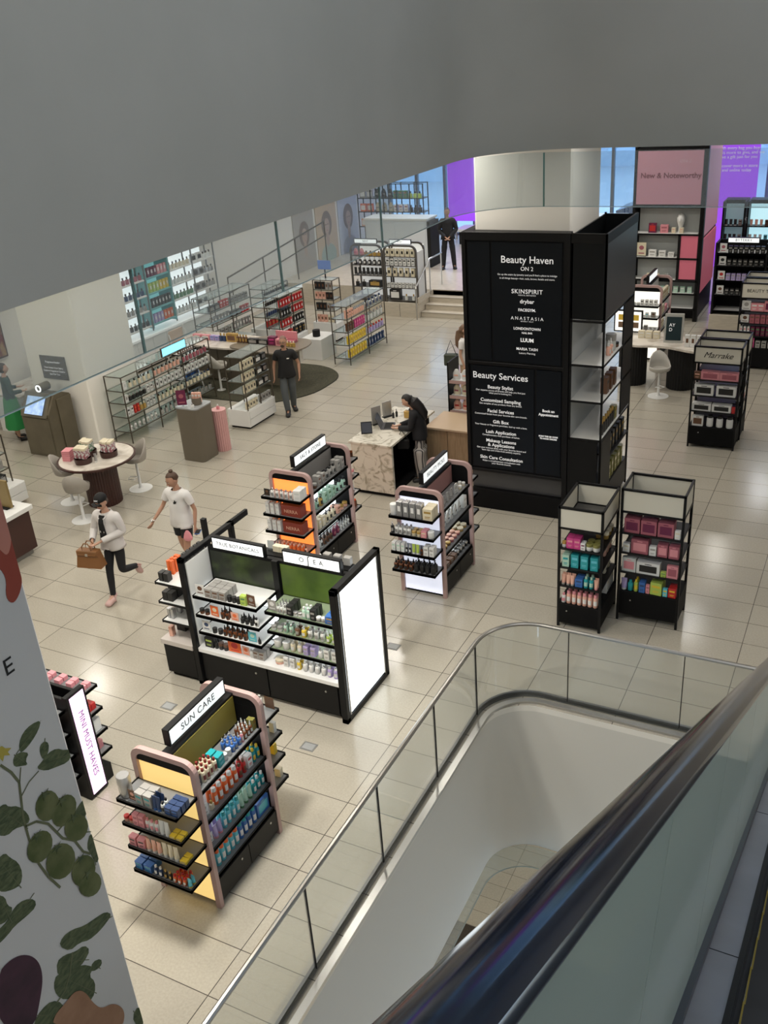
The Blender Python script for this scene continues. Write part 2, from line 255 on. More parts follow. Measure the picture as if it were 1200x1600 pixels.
# ---------------------------------------------------------------- products: one mesh per body and cap, shared by the copies
PK = dict(box=('cosmetic_box', 'carton', 'box'), pbox=('perfume_box', 'perfume carton', 'box'), tube=('cream_tube', 'cream tube', 'tube'), bottle=('lotion_bottle', 'lotion bottle', 'bottle'),
    pump=('pump_bottle', 'pump bottle', 'bottle'), drop=('dropper_bottle', 'dropper bottle', 'bottle'), jar=('cream_jar', 'jar', 'jar'), can=('spray_can', 'spray can', 'can'),
    perf=('perfume_bottle', 'perfume bottle', 'bottle'), card=('display_card', 'display card', 'card'), kit=('gift_box', 'gift box', 'box'), book=('slim_carton', 'slim carton', 'box'),
    pouch=('cosmetic_pouch', 'pouch', 'pouch'), cup=('lidded_cup', 'lidded cup', 'container'))
PCACHE = {}
def pmesh(kind, col, w, h, acc):
    key = (kind, col, round(w, 3), round(h, 3), acc)
    if key in PCACHE: return PCACHE[key]
    a = cm(col); b = cm(acc); r = w/2; out = []
    if kind in ('box', 'pbox', 'kit', 'book'):
        d = {'box': w*.75, 'pbox': w*.6, 'kit': w*.4, 'book': w*1.6}[kind]
        g = MB(); g.bbox(-r, -d/2, 0, r, d/2, h, a, .0025); g.box(-r*.97, -d/2*.97, h, r*.97, d/2*.97, h+.0012, a); out.append(('', g.mesh('carton')))
        g = MB(); y = -d/2 - .0008
        if kind == 'pbox': g.box(-r*.5, y, h*.35, r*.5, y+.0005, h*.72, b)
        elif kind == 'kit':
            g.box(-r*.75, y, h*.2, r*.75, y+.0005, h*.78, b); g.box(-r*.3, y-.0006, h*.86, r*.3, y, h*.92, b)
        else:
            g.box(-r*.7, y, h*.62, r*.7, y+.0005, h*.8, b); g.box(-r*.55, y, h*.3, r*.55, y+.0005, h*.36, b); g.box(-r*.55, y, h*.2, r*.4, y+.0005, h*.24, b)
        out.append(('label', g.mesh('label')))
    elif kind == 'tube':
        n = 10; vs = []; fs = []
        for j, (t, z) in enumerate([(0, h*.17), (.15, h*.35), (.5, h*.6), (.85, h*.85), (1, h)]):
            for k in range(n):
                an = 2*PI*k/n; vs.append((r*math.cos(an)*(1+.12*t), r*math.sin(an)*(1-t*.88), z))
        for j in range(4):
            for k in range(n): fs.append((j*n+k, j*n+(k+1) % n, (j+1)*n+(k+1) % n, (j+1)*n+k))
        fs.append(tuple(4*n+k for k in range(n))); fs.append(tuple(range(n-1, -1, -1)))
        g = MB(); g.add(vs, fs, a); out.append(('', g.mesh('tube', True))); g = MB(); g.cyl(0, 0, 0, h*.18, r*.95, b, 10); out.append(('cap', g.mesh('cap', True)))
    elif kind in ('bottle', 'pump', 'drop', 'can'):
        bh = {'bottle': .78, 'pump': .68, 'drop': .6, 'can': .8}[kind]*h
        g = MB(); g.lathe([(r*.9, 0), (r, h*.03), (r, bh*.88), (r*.82, bh*.96), (r*.42, bh)], a, 12); out.append(('', g.mesh('bottle', True)))
        g = MB()
        if kind == 'bottle': g.lathe([(r*.55, bh), (r*.55, h*.99), (r*.5, h)], b, 10); nm = 'cap'
        elif kind == 'can': g.lathe([(r*.8, bh*.97), (r*.8, h*.97), (r*.66, h)], b, 12); nm = 'cap'
        elif kind == 'drop': g.lathe([(r*.48, bh), (r*.48, h*.78), (r*.26, h*.8), (r*.26, h*.95), (r*.12, h)], b, 8); nm = 'dropper_cap'
        else:
            g.lathe([(r*.45, bh), (r*.45, h*.8), (r*.15, h*.81), (r*.15, h*.93), (r*.3, h*.94), (r*.3, h)], b, 8); g.box(-r*.14, -r*.95, h*.93, r*.14, 0, h*.985, b); nm = 'pump_head'
        out.append((nm, g.mesh(nm, True)))
        if acc != col:
            g = MB(); n = 6
            vs = [((r+.0008)*math.sin(t), -(r+.0008)*math.cos(t), z) for z in (bh*.25, bh*.7) for t in [(-.8 + 1.6*k/n) for k in range(n+1)]]
            g.add(vs, [(k, k+1, n+2+k, n+1+k) for k in range(n)], b if kind != 'can' else cm('white')); out.append(('label', g.mesh('label', True)))
    elif kind in ('jar', 'cup'):
        g = MB(); g.lathe([(r*.86, 0), (r, h*.08), (r, h*.6)], a, 14); out.append(('', g.mesh('jar', True)))
        g = MB(); g.lathe([(r*1.04, h*.6), (r*1.04, h*.97), (r*.96, h)], b, 14); out.append(('lid', g.mesh('lid', True)))
    elif kind == 'perf':
        g = MB(); g.bbox(-r, -r*.6, 0, r, r*.6, h*.66, a, .004); g.cyl(0, 0, h*.66, h*.72, r*.3, cm('gold'), 8); out.append(('', g.mesh('perfume')))
        g = MB(); g.lathe([(r*.5, h*.72), (r*.5, h*.97), (r*.44, h)], b, 10); out.append(('cap', g.mesh('cap', True)))
    elif kind == 'card':
        g = MB(); g.box(-r, -.004, .004, r, .0, h, M_ACRYL); g.box(-r, -.03, 0, r, .03, .004, M_ACRYL); out.append(('', g.mesh('holder')))
        g = MB(); g.box(-r*.94, -.0055, h*.06, r*.94, -.0045, h*.96, a); g.lathe([(r*.5, 0), (r*.3, .0005)], b, 12, 0, 0, 0)
        g.v = [(v[0], v[1], v[2]) if i < 8 else (v[0], -.006 - v[2]*.5, h*.6 + v[1]*.9) for i, v in enumerate(g.v)]
        g.box(-r*.6, -.0065, h*.18, r*.6, -.0056, h*.26, b); out.append(('print', g.mesh('print')))
    elif kind == 'pouch':
        g = MB(); g.lathe([(r*.8, 0), (r, h*.1), (r*.95, h*.6), (r*.4, h*.97), (r*.1, h)], a, 10, sy=.45); out.append(('', g.mesh('pouch', True)))
        g = MB(); g.box(-r*.5, -r*.48, h*.35, r*.5, -r*.42, h*.5, b); out.append(('label', g.mesh('label')))
    PCACHE[key] = out; return out
SEEN_LABELS = set()
def product(kind, col, w, h, acc, loc, rz, label, group):
    nm, ph, cat = PK[kind]; nm = 'fragrance_box' if kind == 'box' and any(q in label for q in ('rack', 'wall', 'counter', 'niche')) else 'skincare_box' if kind == 'box' and ('black unit' in label or 'open stand' in label or 'black shelving' in label) else nm; parts = pmesh(kind, col, w, h, acc)
    o = inst(nm, parts[0][1], None, loc, rz); tag(o, label, cat, group)
    for pn, me in parts[1:]: inst(pn, me, o)
    return o
def shelf_row(face, x, y, z, length, depth, spec, where, unit, group=None, start=0., jit=.004):
    """spec: list of (kind, n, colour, width, height, accent, rows); where: words such as 'top shelf'; runs left to right as seen by someone facing the shelf."""
    u, v, rz = {'S': ((1, 0), (0, 1), 0), 'E': ((0, 1), (-1, 0), PI/2), 'N': ((-1, 0), (0, -1), PI), 'W': ((0, -1), (1, 0), -PI/2)}[face]
    tot = sum(s[1]*s[3] for s in spec); n = sum(s[1] for s in spec)
    gap = max(.002, (length - start - tot)/max(n, 1)); p = start + gap/2; k = 0
    for s in spec:
        kind, cnt, col, w, h, acc = s[:6]; rows = s[6] if len(s) > 6 and y < 4.5 else 1
        if kind == 'gap': p += w; continue
        dep = {'box': w*.75, 'pbox': w*.6, 'kit': w*.4, 'book': w*1.6, 'card': .05, 'perf': w*.6}.get(kind, w)
        for i in range(cnt):
            for r in range(rows):
                a = p + w/2 + random.uniform(-jit, jit)*.5; b = .018 + dep/2 + r*(dep + .008) + random.uniform(0, jit)
                if r and b + dep/2 > depth: break
                lab = f"{col} {PK[kind][1]}, {ORD[min(k, 23)]} from the left{' in the row behind' if r == 1 else ' in the rear row' if r == 2 else ''}, {where} of {unit}"
                q = lab; 
                if len(q.split()) > 16: q = lab.replace(' in the row behind', ' behind').replace(' in the rear row', ' rearmost').replace('from the left', 'from left')
                if len(q.split()) > 16: q = q.replace(f' of {unit}', f', {unit.replace("the ", "")}')
                assert q not in SEEN_LABELS, q
                SEEN_LABELS.add(q)
                product(kind, col, w, h, acc, (x + u[0]*a + v[0]*b, y + u[1]*a + v[1]*b, z), rz + (random.uniform(-.09, .09) if kind not in ('book', 'kit') else 0), q, group or f'products on {unit}')
            p += w + gap; k += 1
# ---------------------------------------------------------------- structure
M_TILE = tile_mat('floor_tile', 1.11342, .5, (.42, .385, .315), (.375, .345, .285), (.07, .06, .05), rough=.17)
M_TILE2 = tile_mat('lower_floor_tile', .84, .377, (.6, .5, .36), (.56, .47, .34), (.15, .11, .07), rough=.35, ox=.56-5.58, oy=-3.12)
def arc(cx, cy, r, a0, a1, n): return [(cx + r*math.cos(a0+(a1-a0)*k/n), cy + r*math.sin(a0+(a1-a0)*k/n)) for k in range(n+1)]
def edge_path(x, y, r, y_s, x_e, n=10): return [(x, y_s)] + arc(x+r, y-r, r, PI, PI/2, n) + [(x_e, y)]
OPEN = edge_path(7.52, -.2, .55, -14, 16.5)
g = MB(); g.prism([(-9, -14)] + OPEN + [(16.5, 16.9), (-9, 16.9)], -.08, 0, M_WHITE, mtop=M_TILE)
struct('floor', g)
def ribbon(path, z0, z1, t, m, name=None, parent=None, smooth=True, zf=None):
    # vertical wall of thickness t following a path (t towards the right-hand side of travel)
    P = [Vector((a, b, 0)) for a, b in path]; vs = []
    for i, p in enumerate(P):
        d = (P[min(i+1, len(P)-1)] - P[max(i-1, 0)]).normalized(); nrm = Vector((d.y, -d.x, 0)); q = p + nrm*t
        vs += [(p.x, p.y, z0), (q.x, q.y, z0), (q.x, q.y, z1), (p.x, p.y, z1)]
    fs = []
    for i in range(len(P)-1):
        for k in range(4): fs.append((i*4+k, i*4+(k+1) % 4, i*4+4+(k+1) % 4, i*4+4+k))
    fs.append((0, 1, 2, 3)); e = (len(P)-1)*4; fs.append((e+3, e+2, e+1, e))
    g = MB(); g.add(vs, fs, m)
    return g.build(name, parent, smooth=smooth) if name else g
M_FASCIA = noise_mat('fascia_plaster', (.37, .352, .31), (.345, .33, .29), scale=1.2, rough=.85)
M_SKIRTW = mat('well_plaster', (.62, .605, .56), .7)
struct('wall_well_lower', ribbon(OPEN, -2.25, -.08, -.12, M_SKIRTW), True)
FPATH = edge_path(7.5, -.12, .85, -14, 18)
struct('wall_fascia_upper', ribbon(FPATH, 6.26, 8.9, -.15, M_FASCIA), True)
# ceilings: shop ceiling around the escalator well
g = MB(); g.prism([(-9, -14)] + edge_path(7.36, .02, .99, -14, 18) + [(18, 27), (-9, 27)], 6.26, 6.4, M_WHITE); struct('ceiling', g)
g = MB(); g.prism([(-4, -14)] + edge_path(7.38, -.06, .69, -14, 18) + [(18, 12), (-4, 12)], -2.25, -2.12, M_WHITE); struct('ceiling_lower', g)
g = MB(); g.box(-4, -14, -8.6, 18, 12, -8.5, M_TILE2); struct('floor_lower', g)
M_MAT = noise_mat('entrance_mat', (.05, .035, .022), (.085, .06, .04), scale=60, rough=.95, bump=.3)
t = thing('floor_mat', 'dark brown ribbed mat on the tiles of the floor below', 'mat', (5.15, .2, -8.5))
bx('mat_pile', t, 0, 0, 0, 3.2, 2.9, .02, M_MAT); bx('mat_border', t, -.06, -.06, 0, 0, 2.9, .024, M_BLACKM, .002)
# smoke-curtain glass hung under the fascias
M_CURT = glass_mat('curtain_glass', (.87, .9, .9), .25, haze=.08, hcol=(.72, .78, .8))  # pale diffuse haze stands in for whitish reflections on the panes
M_GEDGE = mat('glass_edge', (.1, .22, .19), .3); M_GEDGE2 = mat('glass_edge_pale', (.4, .5, .5), .3)
def curtain(name, path, z0, z1, label, cuts):
    t = thing(name, label, 'glass screen', (path[1][0], path[1][1], z0))
    tr = Matrix.Translation((-path[1][0], -path[1][1], -z0))
    def loc(g): g.v = [tuple(Vector(v) - Vector((path[1][0], path[1][1], z0))) for v in g.v]; return g
    loc(ribbon(path, z0, z1, -.012, M_CURT)).build('glass_pane', t, smooth=True)
    loc(ribbon(path, z0-.004, z0, -.014, M_GEDGE2)).build('polished_edge', t, smooth=True)
    for (a, b, rx, ry) in cuts:
        g = MB(); g.box(a-rx, b-ry, z0, a+rx, b+ry, z1, M_GEDGE); loc(g).build('joint', t)
CP = edge_path(7.46, -.38, .7, -14, 16)
curtain('smoke_curtain', CP, 5.8, 6.26, 'clear hanging glass screen below the pale curved fascia', [(7.45, -5.15, .006, .007), (7.45, -3.75, .006, .007), (7.45, -2.3, .006, .007), (8.12, -.39, .006, .006)])
curtain('smoke_curtain', edge_path(7.5, -.24, .55, -14, 15), -2.62, -2.25, 'curved glass screen hung low inside the escalator well', [(8.6, -.23, .004, .006)])
# glass railing around the well
RP = edge_path(7.42, -.03, .62, -13, 10.4, 12)
t = thing('glass_balustrade', 'frameless glass railing with steel handrail curving round the stairwell opening', 'railing', (7.42, -.5, 0))
o0 = Vector((7.42, -.5, 0))
def rloc(g): g.v = [tuple(Vector(v) - o0) for v in g.v]; return g
M_RGLASS = glass_mat('railing_glass', (.93, .945, .94), .3, haze=.09, hcol=(.55, .57, .55))
rloc(ribbon(RP, -.03, .075, -.03, mat('channel_dark', (.12, .12, .12), .3, .8))).build('base_channel', t, smooth=True)
rloc(ribbon([(a+.055, b-.055) if i else (a+.055, b) for i, (a, b) in enumerate(edge_path(7.42, -.03, .6, -13, 10.34, 12))], -.02, .03, .07, M_STEEL)).build('trim_plate', t, smooth=True)
rloc(ribbon(RP, .01, 1.03, .012, M_RGLASS)).build('glass_pane', t, smooth=True)
g = MB(); g.tube([(a+.005, b-.005, 1.05) for a, b in RP], .027, mat('rail_steel', (.3, .29, .27), .3, 1.), 8, ry=.022); rloc(g).build('handrail', t, smooth=True)
for yy in (-4.42, -3.12, -1.82, -.62-.05):
    g = MB(); g.box(7.417, yy-.006, .05, 7.436, yy+.006, 1.03, M_BLACKM); rloc(g).build('joint', t)
for xx in (8.33, 9.63):
    g = MB(); g.box(xx-.004, -.046, .05, xx+.004, -.028, 1.03, M_BLACKM); rloc(g).build('joint', t)
# floor drain / socket covers
for k, (a, b, lab) in enumerate([(5.83, .3, 'small steel floor box cover beside the long black shelving unit'), (5.82, -1.88, 'small steel floor box cover in front of the long black unit'), (3.78, -1.89, 'small steel floor box cover between the walkway and the sun care stand')]):
    t = thing('floor_box', lab, 'floor box', (a, b, 0)); bx('cover', t, -.09, -.07, 0, .09, .07, .004, mat('dull_steel', (.25, .25, .24), .5, .6), .001); bx('lid_plate', t, -.07, -.05, .004, .07, .05, .006, mat('lid_grey', (.36, .37, .37), .4, .3), .001)
# walls
g = MB(); g.box(-6.7, -14, 0, -6.5, 25.4, 6.26, M_WHITE); struct('wall_left', g)
g = MB(); g.box(-6.7, -14.2, 0, 7.3, -14, 6.26, M_WHITE); struct('wall_near', g)
g = MB(); g.box(16.5, -.1, 0, 16.7, 25.4, 6.26, M_WHITE); struct('wall_right', g)
# atrium enclosure round the escalator on the upper storey
g = MB(); g.box(7.3, -14.2, -8.5, 18.2, -14, 12, M_WHITE); struct('wall_atrium_near', g)
g = MB(); g.box(18, -14, -8.5, 18.2, -.1, 12, M_WHITE); struct('wall_atrium_right', g)
g = MB(); g.box(3, -14, 8.9, 7.35, 6, 9.0, M_TILE); g.box(7.35, .05, 8.9, 18, 6, 9.0, M_TILE); struct('floor_upper', g)
g = MB(); g.box(3, -14, 8.9+4, 18, 6, 13.1, mat('blue_grey_ceiling', (.3, .36, .48), .6)); struct('ceiling_upper', g)  # unseen ceiling, tinted blue for its reflection in the handrail
g = MB(); g.box(-4.2, -14, -8.5, -4, 12, -2.2, M_SKIRTW); struct('wall_lower_left', g)
g = MB(); g.box(-4.2, 12, -8.5, 18, 12.2, -2.2, M_SKIRTW); struct('wall_lower_back', g)
# platform and steps at the back
M_STONE = noise_mat('beige_stone', (.55, .49, .4), (.48, .43, .35), scale=6, rough=.35, stretch=(1, 1, 5))
g = MB(); g.box(-6.5, 16.8, 0, 2.6, 25.2, .6, M_STONE)
for k in range(4): g.box(-.97, 15.9+.3*k, 0, 1.3, 16.8, .15*(k+1), M_STONE); g.box(-.98, 15.885+.3*k, .15*(k+1)-.02, 1.31, 15.93+.3*k, .15*(k+1)+.002, mat('stone_nosing', (.34, .3, .24), .5))
struct('floor_platform', g)
g = MB(); g.box(-3.4, 15.75, 0, -.99, 16.8, .42, M_STONE); g.box(-1.0, 15.75, .42, -.97, 16.8, .6, M_STONE)
for k in range(4): g.box(-3.4+.6*k, 15.742, .02, -3.392+.6*k, 15.752, .4, M_INKG)
struct('trim_plinth', g)
g = MB(); g.box(2.6, 16.9, -.08, 16.5, 25.2, .0, M_TILE); struct('floor_back', g)
# columns
def column(name, x0, y0, x1, y1, z1=6.26, m=None):
    g = MB(); g.bbox(x0, y0, 0, x1, y1, z1, m or M_WHITE, .03); struct(name, g)
column('wall_column_fragrance', -4.93, 4.75, -3.33, 6.3, m=mat('column_white', (.88, .85, .78), .6))
column('wall_column_tower', 5.32, 4.8, 6.83, 6.3)
# big windows at the back
M_SKYGL = glass_mat('window_glass', (.8, .9, .98), .3, haze=.02, hcol=(.6, .7, .8))
def window(name, x0, x1, z0, z1, y, nx, nz=0):
    f = MB(); s = .05
    for k in range(nx+1): xx = x0 + (x1-x0)*k/nx; f.box(xx-s, y-.08, z0, xx+s, y+.08, z1, M_WFR)
    f.box(x0, y-.08, z0, x1, y+.08, z0+.08, M_WFR); f.box(x0, y-.08, z1-.1, x1, y+.08, z1, M_WFR)
    if nz: f.box(x0, y-.06, nz, x1, y+.06, nz+.07, M_WFR)
    o = struct(name, f); g = MB(); g.box(x0, y-.006, z0, x1, y+.006, z1, M_SKYGL); g.build('window_pane', o)
M_WFR = mat('window_frame_grey', (.2, .23, .27), .4, .5)
window('window_1', -6.5, -3.0, .6, 6.26, 25.2, 3, 4.3)
window('window_2', 1.2, 6.0, 0, 6.26, 25.2, 5, 4.5)
window('window_3', 6.0, 12.0, 0, 6.26, 25.2, 5, 4.2)
g = MB(); g.box(-3.0, 25.1, 0, 1.2, 25.3, 6.26, M_WHITE); g.box(12, 25.1, 0, 16.5, 25.3, 6.26, M_WHITE); struct('wall_back', g)
# the street outside
M_FAC = mat('facade_blue_grey', (.5, .6, .7), .7); M_FACW = mat('facade_window', (.5, .62, .75), .15, .3)
g = MB(); g.box(-40, 25.4, -.5, 50, 70, -.06, mat('asphalt', (.45, .5, .56), .8)); struct('road', g)
def street_block(x0, x1, y, h, lab):
    t = thing('street_building', lab, 'building', ((x0+x1)/2, y, -.06)); w = (x1-x0)/2
    MB().box(-w, 0, 0, w, 6, h, M_FAC).build('facade', t)
    for i in range(int(w*2/2.4)):
        for j in range(int(h/3.2)):
            MB().box(-w+.5+i*2.4, -.06, 1+j*3.2, -w+2.0+i*2.4, .02, 3.2+j*3.2, M_FACW).build('window', t)
street_block(-26, -8, 44, 9, 'grey-blue building across the street behind the back shop window')
street_block(-6, 12, 50, 7, 'low grey-blue building seen through the panes behind the column')
street_block(14, 32, 44, 12, 'tall grey-blue building across the street beyond the violet panel')
for (cx, cy, col, lab) in [(3.2, 31, (.05, .06, .08), 'dark car parked in the street behind the column'), (9.0, 32, (.6, .62, .65), 'silver car in the street beyond the violet panel')]:
    t = thing('parked_car', lab, 'car', (cx, cy, -.06)); m = mat('car_paint_%d' % int(cx), col, .2, .4)
    pr = [(-2.1, .35), (-2.15, .75), (-1.5, .95), (-.9, 1.4), (.7, 1.42), (1.3, .98), (2.05, .8), (2.15, .4)]
    g = MB(); g.prism([(a, b) for a, b in pr], -.85, .85, m, T=lambda a, b, c: (a, c, b)); g.build('body', t)
    g = MB(); g.prism([(-1.3, .97), (-.85, 1.34), (.65, 1.36), (1.1, .98)], -.86, .86, M_INK, T=lambda a, b, c: (a, c, b)); g.build('glazing', t)
    for sx in (-1.3, 1.35):
        for sy in (-.8, .8):
            g = MB(); g.tube([(sx, sy-.1, .33), (sx, sy+.1, .33)], .33, M_INK, 16); g.build('wheel', t, smooth=True)
# ---------------------------------------------------------------- pink gondolas
def arch_pts(x0, x1, h, r, n=6):
    return [(x0, 0), (x0, h-r)] + [(x0+r-r*math.cos(PI/2*k/n), h-r+r*math.sin(PI/2*k/n)) for k in range(1, n+1)] + [(x1-r+r*math.sin(PI/2*k/n), h-r+r*math.cos(PI/2*k/n)) for k in range(n+1)] + [(x1, 0)]
def portal(name, parent, x0, x1, y, h, w, d, m, r=.13, z0=0.):
    o = arch_pts(x0, x1, h, r); i = arch_pts(x0+w, x1-w, h-w, max(r-w*.7, .03)); n = len(o)
    vs = [(a, y, b+z0) for a, b in o] + [(a, y, b+z0) for a, b in i] + [(a, y+d, b+z0) for a, b in o] + [(a, y+d, b+z0) for a, b in i]
    fs = []
    for k in range(n-1):
        fs += [(k, k+1, n+k+1, n+k), (2*n+k, 3*n+k, 3*n+k+1, 2*n+k+1), (k, 2*n+k, 2*n+k+1, k+1), (n+k, n+k+1, 3*n+k+1, 3*n+k)]
    for k in (0, n-1): fs.append((k, n+k, 3*n+k, 2*n+k))
    g = MB(); g.add(vs, fs, m); return g.build(name, parent)
def tray(parent, x0, y0, x1, y1, z, lip='S', m=M_GREYTOP, t=.028, liph=.03, led=False, name='shelf'):
    g = MB(); g.box(x0, y0, z-t, x1, y1, z, M_BLACK); g.box(x0+.012, y0+.012, z, x1-.012, y1-.012, z+.0015, m)
    b = .01
    if lip == 'S': g.box(x0, y0, z-t-.006, x1, y0+b, z+liph*.35, M_BLACK)
    if lip == 'N': g.box(x0, y1-b, z-t-.006, x1, y1, z+liph*.35, M_BLACK)
    if lip in 'SN': g.box(x0, y0, z-t, x0+b, y1, z+liph*.3, M_BLACK); g.box(x1-b, y0, z-t, x1, y1, z+liph*.3, M_BLACK)
    if lip == 'E': g.box(x1-b, y0, z-t-.006, x1, y1, z+liph*.35, M_BLACK)
    if lip == 'W': g.box(x0, y0, z-t-.006, x0+b, y1, z+liph*.35, M_BLACK)
    o = g.build(name, parent)
    if led:
        g = MB()
        if lip in 'SN': g.box(x0+.05, (y0+y1)/2-.008, z-t-.008, x1-.05, (y0+y1)/2+.008, z-t-.004, M_LED)
        else: g.box((x0+x1)/2-.008, y0+.05, z-t-.008, (x0+x1)/2+.008, y1-.05, z-t-.004, M_LED)
        g.build('shelf_light', o)
    return o
def header_sign(parent, x0, x1, y0, y1, z0, z1, text, size, face='E', tm=None, b=.018, sp=1.1):
    g = MB(); g.bbox(x0, y0, z0, x1, y1, z1, M_BLACK, .003); s = g.build('header_sign', parent)
    if face == 'E':
        MB().box(x1, y0+b, z0+b, x1+.002, y1-b, z1-b, M_SIGNLIT).build('lit_panel', s)
        if text: lettering(text, size, tm or M_INKG, s, (x1+.003, (y0+y1)/2, (z0+z1)/2), (PI/2, 0, PI/2), spacing=sp)
    else:
        MB().box(x0+b, y0-.002, z0+b, x1-b, y0, z1-b, M_SIGNLIT).build('lit_panel', s)
        if text: lettering(text, size, tm or M_INKG, s, ((x0+x1)/2, y0-.003, (z0+z1)/2), (PI/2, 0, 0), spacing=sp)
    return s
END_Z = [1.38, 1.1, .82, .53]; SIDE_Z = [1.36, 1.02, .68, .36]
def gondola(name, label, x0, x1, y0, y1, litm, backm, text, tsize, h=1.74, ends='SN', sign=(0, 0), side_m=M_GREYTOP, leds=True):
    cx, cy = (x0+x1)/2, (y0+y1)/2; t = thing(name, label, 'display stand', (cx, cy, 0)); W = (x1-x0)/2; L = (y1-y0)/2
    g = MB(); g.bbox(-W+.03, -L+.03, .05, W-.02, L-.03, .33, M_BLACK, .004); g.box(-W+.06, -L+.06, 0, W-.05, L-.06, .05, M_BLACKM); g.build('base_cabinet', t)
    for a, b in ((-L+.035, -.004), (.004, L-.035)):
        d = bx('cabinet_door', t, W-.02, a, .06, W-.008, b, .325, M_BLACK, .002)
        g = MB(); g.tube([(W-.01, (a*.25+b*.75), .25), (W-.004, (a*.25+b*.75), .25)], .012, M_STEEL, 10); g.build('lock', d, smooth=True)
    for y in (-L, L-.05): portal('end_frame', t, -W, W, y, h, .055, .05, M_PINKM)
    for s in (-1, 1):
        if s < 0 or 'N' in ends:
            g = MB(); g.box(-W+.06, s*(L-.035)-.008, .05, W-.06, s*(L-.035)+.008, h-.15, litm); g.build('lit_end_panel', t); MB().box(-W+.055, s*(L-.035)-(.008 if s < 0 else .012)+(.016 if s < 0 else 0), .34, W-.055, s*(L-.035)-(.004 if s > 0 else -.012)-(.0 if s < 0 else .004), h-.15, M_BLACKM).build('end_backing', t)
    for s in (-1, 1): MB().box(-W+.055, s*(L-.03)-.015, h-.15, W-.055, s*(L-.03)+.015, h-.055, M_BLACKM).build('end_board', t)
    # spine with coloured upper board, white lower board
    g = MB(); g.box(-.05, -L+.05, .33, .05, L-.05, h-.03, M_BLACK); g.build('spine', t)
    for s in (-1, 1):
        MB().box(min(s*.05, s*.054), -L+.06, SIDE_Z[0]+.01, max(s*.05, s*.054), L-.06, h-.06, backm).build('back_board', t)
        g = MB(); g.box(min(s*.05, s*.054), -L+.06, .37, max(s*.05, s*.054), L-.06, SIDE_Z[0]-.04, M_BACKLIT); g.build('lit_back_panel', t)
    for z in SIDE_Z:
        for s in (1, -1):
            wd = W-.02 if z < 1.3 else W-.03
            tray(t, *( (.055, -L+.05, wd, L-.05) if s > 0 else (-wd, -L+.05, -.055, L-.05)), z, 'E' if s > 0 else 'W', led=leds and z > .4)
    for z in END_Z:
        if 'S' in ends: tray(t, -W+.03, -L-.3, W-.02, -L-.002, z, 'S', led=False)
        if 'N' in ends: tray(t, -W+.03, L+.002, W-.02, L+.26, z, 'N', led=False)
    header_sign(t, -.04, .03, -L*.78+sign[0], L*.78+sign[1], h+.01, h+.19, text, tsize)
    return t
M_BACKLIT = mat('backlit_acrylic', (.85, .88, .88), .4, emit=1.7, ecol=(.9, .98, 1))
M_LY = mat('lightbox_yellow', (.6, .4, .14), .4, emit=.8, ecol=(1, .71, .25))
M_LO = mat('lightbox_orange', (.9, .3, .1), .4, emit=1.5, ecol=(1, .22, .04))
M_LP = mat('lightbox_iridescent', (.85, .85, .95), .4, emit=.7, ecol=(.8, .85, 1))
M_LC = mat('lightbox_cream', (.9, .88, .8), .4, emit=1.0, ecol=(1, .97, .86))
gondola('pink_framed_gondola', 'pink-framed display stand with yellow lit end and SUN CARE header sign', 5.53, 6.25, -4.2, -3.12, M_LY, mat('ochre_board', (.3, .24, .04), .6), 'SUN CARE', .1)
gondola('pink_framed_gondola', 'pink-framed display stand with orange glowing end beside the marble counter', 3.22, 3.95, 1.6, 2.8, M_LO, mat('grey_board', (.2, .19, .18), .6), 'SALT & STONE', .085, h=1.7)
gondola('pink_framed_gondola', 'pink-framed display stand with pale lit end in front of the black text tower', 5.3, 6.02, 1.66, 2.76, M_LP, mat('rose_board', (.3, .15, .14), .6), 'BEAUTY PICKS', .085, h=1.7)
gondola('pink_framed_gondola', 'pink-framed stand of cream and white cartons behind the right-hand curved counter', 5.7, 6.45, 13.4, 14.5, M_LC, mat('pale_board', (.5, .5, .48), .6), '', .1, h=1.8, ends='S')
# products on the sun care stand
R = shelf_row; U1 = 'the sun care stand'; x0, y0 = 5.56, -4.5
R('S', x0, y0, 1.382, .66, .28, [('cup', 1, 'silver', .12, .23, 'silver'), ('card', 1, 'brown', .09, .13, 'peach'), ('box', 2, 'grey', .09, .13, 'teal', 2), ('tube', 2, 'navy', .045, .15, 'blue', 2), ('bottle', 1, 'clear', .04, .12, 'black', 2), ('box', 2, 'navy', .07, .08, 'blue', 3)], 'top end shelf', U1)
R('S', x0, y0, 1.102, .66, .28, [('jar', 2, 'peach', .05, .06, 'red'), ('box', 2, 'pink', .06, .13, 'rose'), ('bottle', 3, 'white', .045, .12, 'pink'), ('tube', 2, 'clear', .05, .15, 'white'), ('box', 2, 'yellow', .06, .03, 'cream', 2)], 'second end shelf', U1)
R('S', x0, y0, .822, .66, .28, [('box', 2, 'pink', .08, .1, 'black'), ('tube', 3, 'peach', .045, .14, 'white'), ('tube', 3, 'cream', .045, .16, 'clear'), ('box', 1, 'yellow', .07, .03, 'cream', 2)], 'third end shelf', U1)
R('S', x0, y0, .532, .66, .28, [('box', 2, 'blue', .09, .08, 'teal', 2), ('bottle', 2, 'navy', .04, .11, 'white'), ('bottle', 2, 'black', .035, .1, 'gold'), ('can', 3, 'orange', .035, .09, 'red', 3), ('tube', 1, 'aqua', .04, .1, 'yellow', 2)], 'bottom end shelf', U1)
x0, y0 = 6.2, -4.13
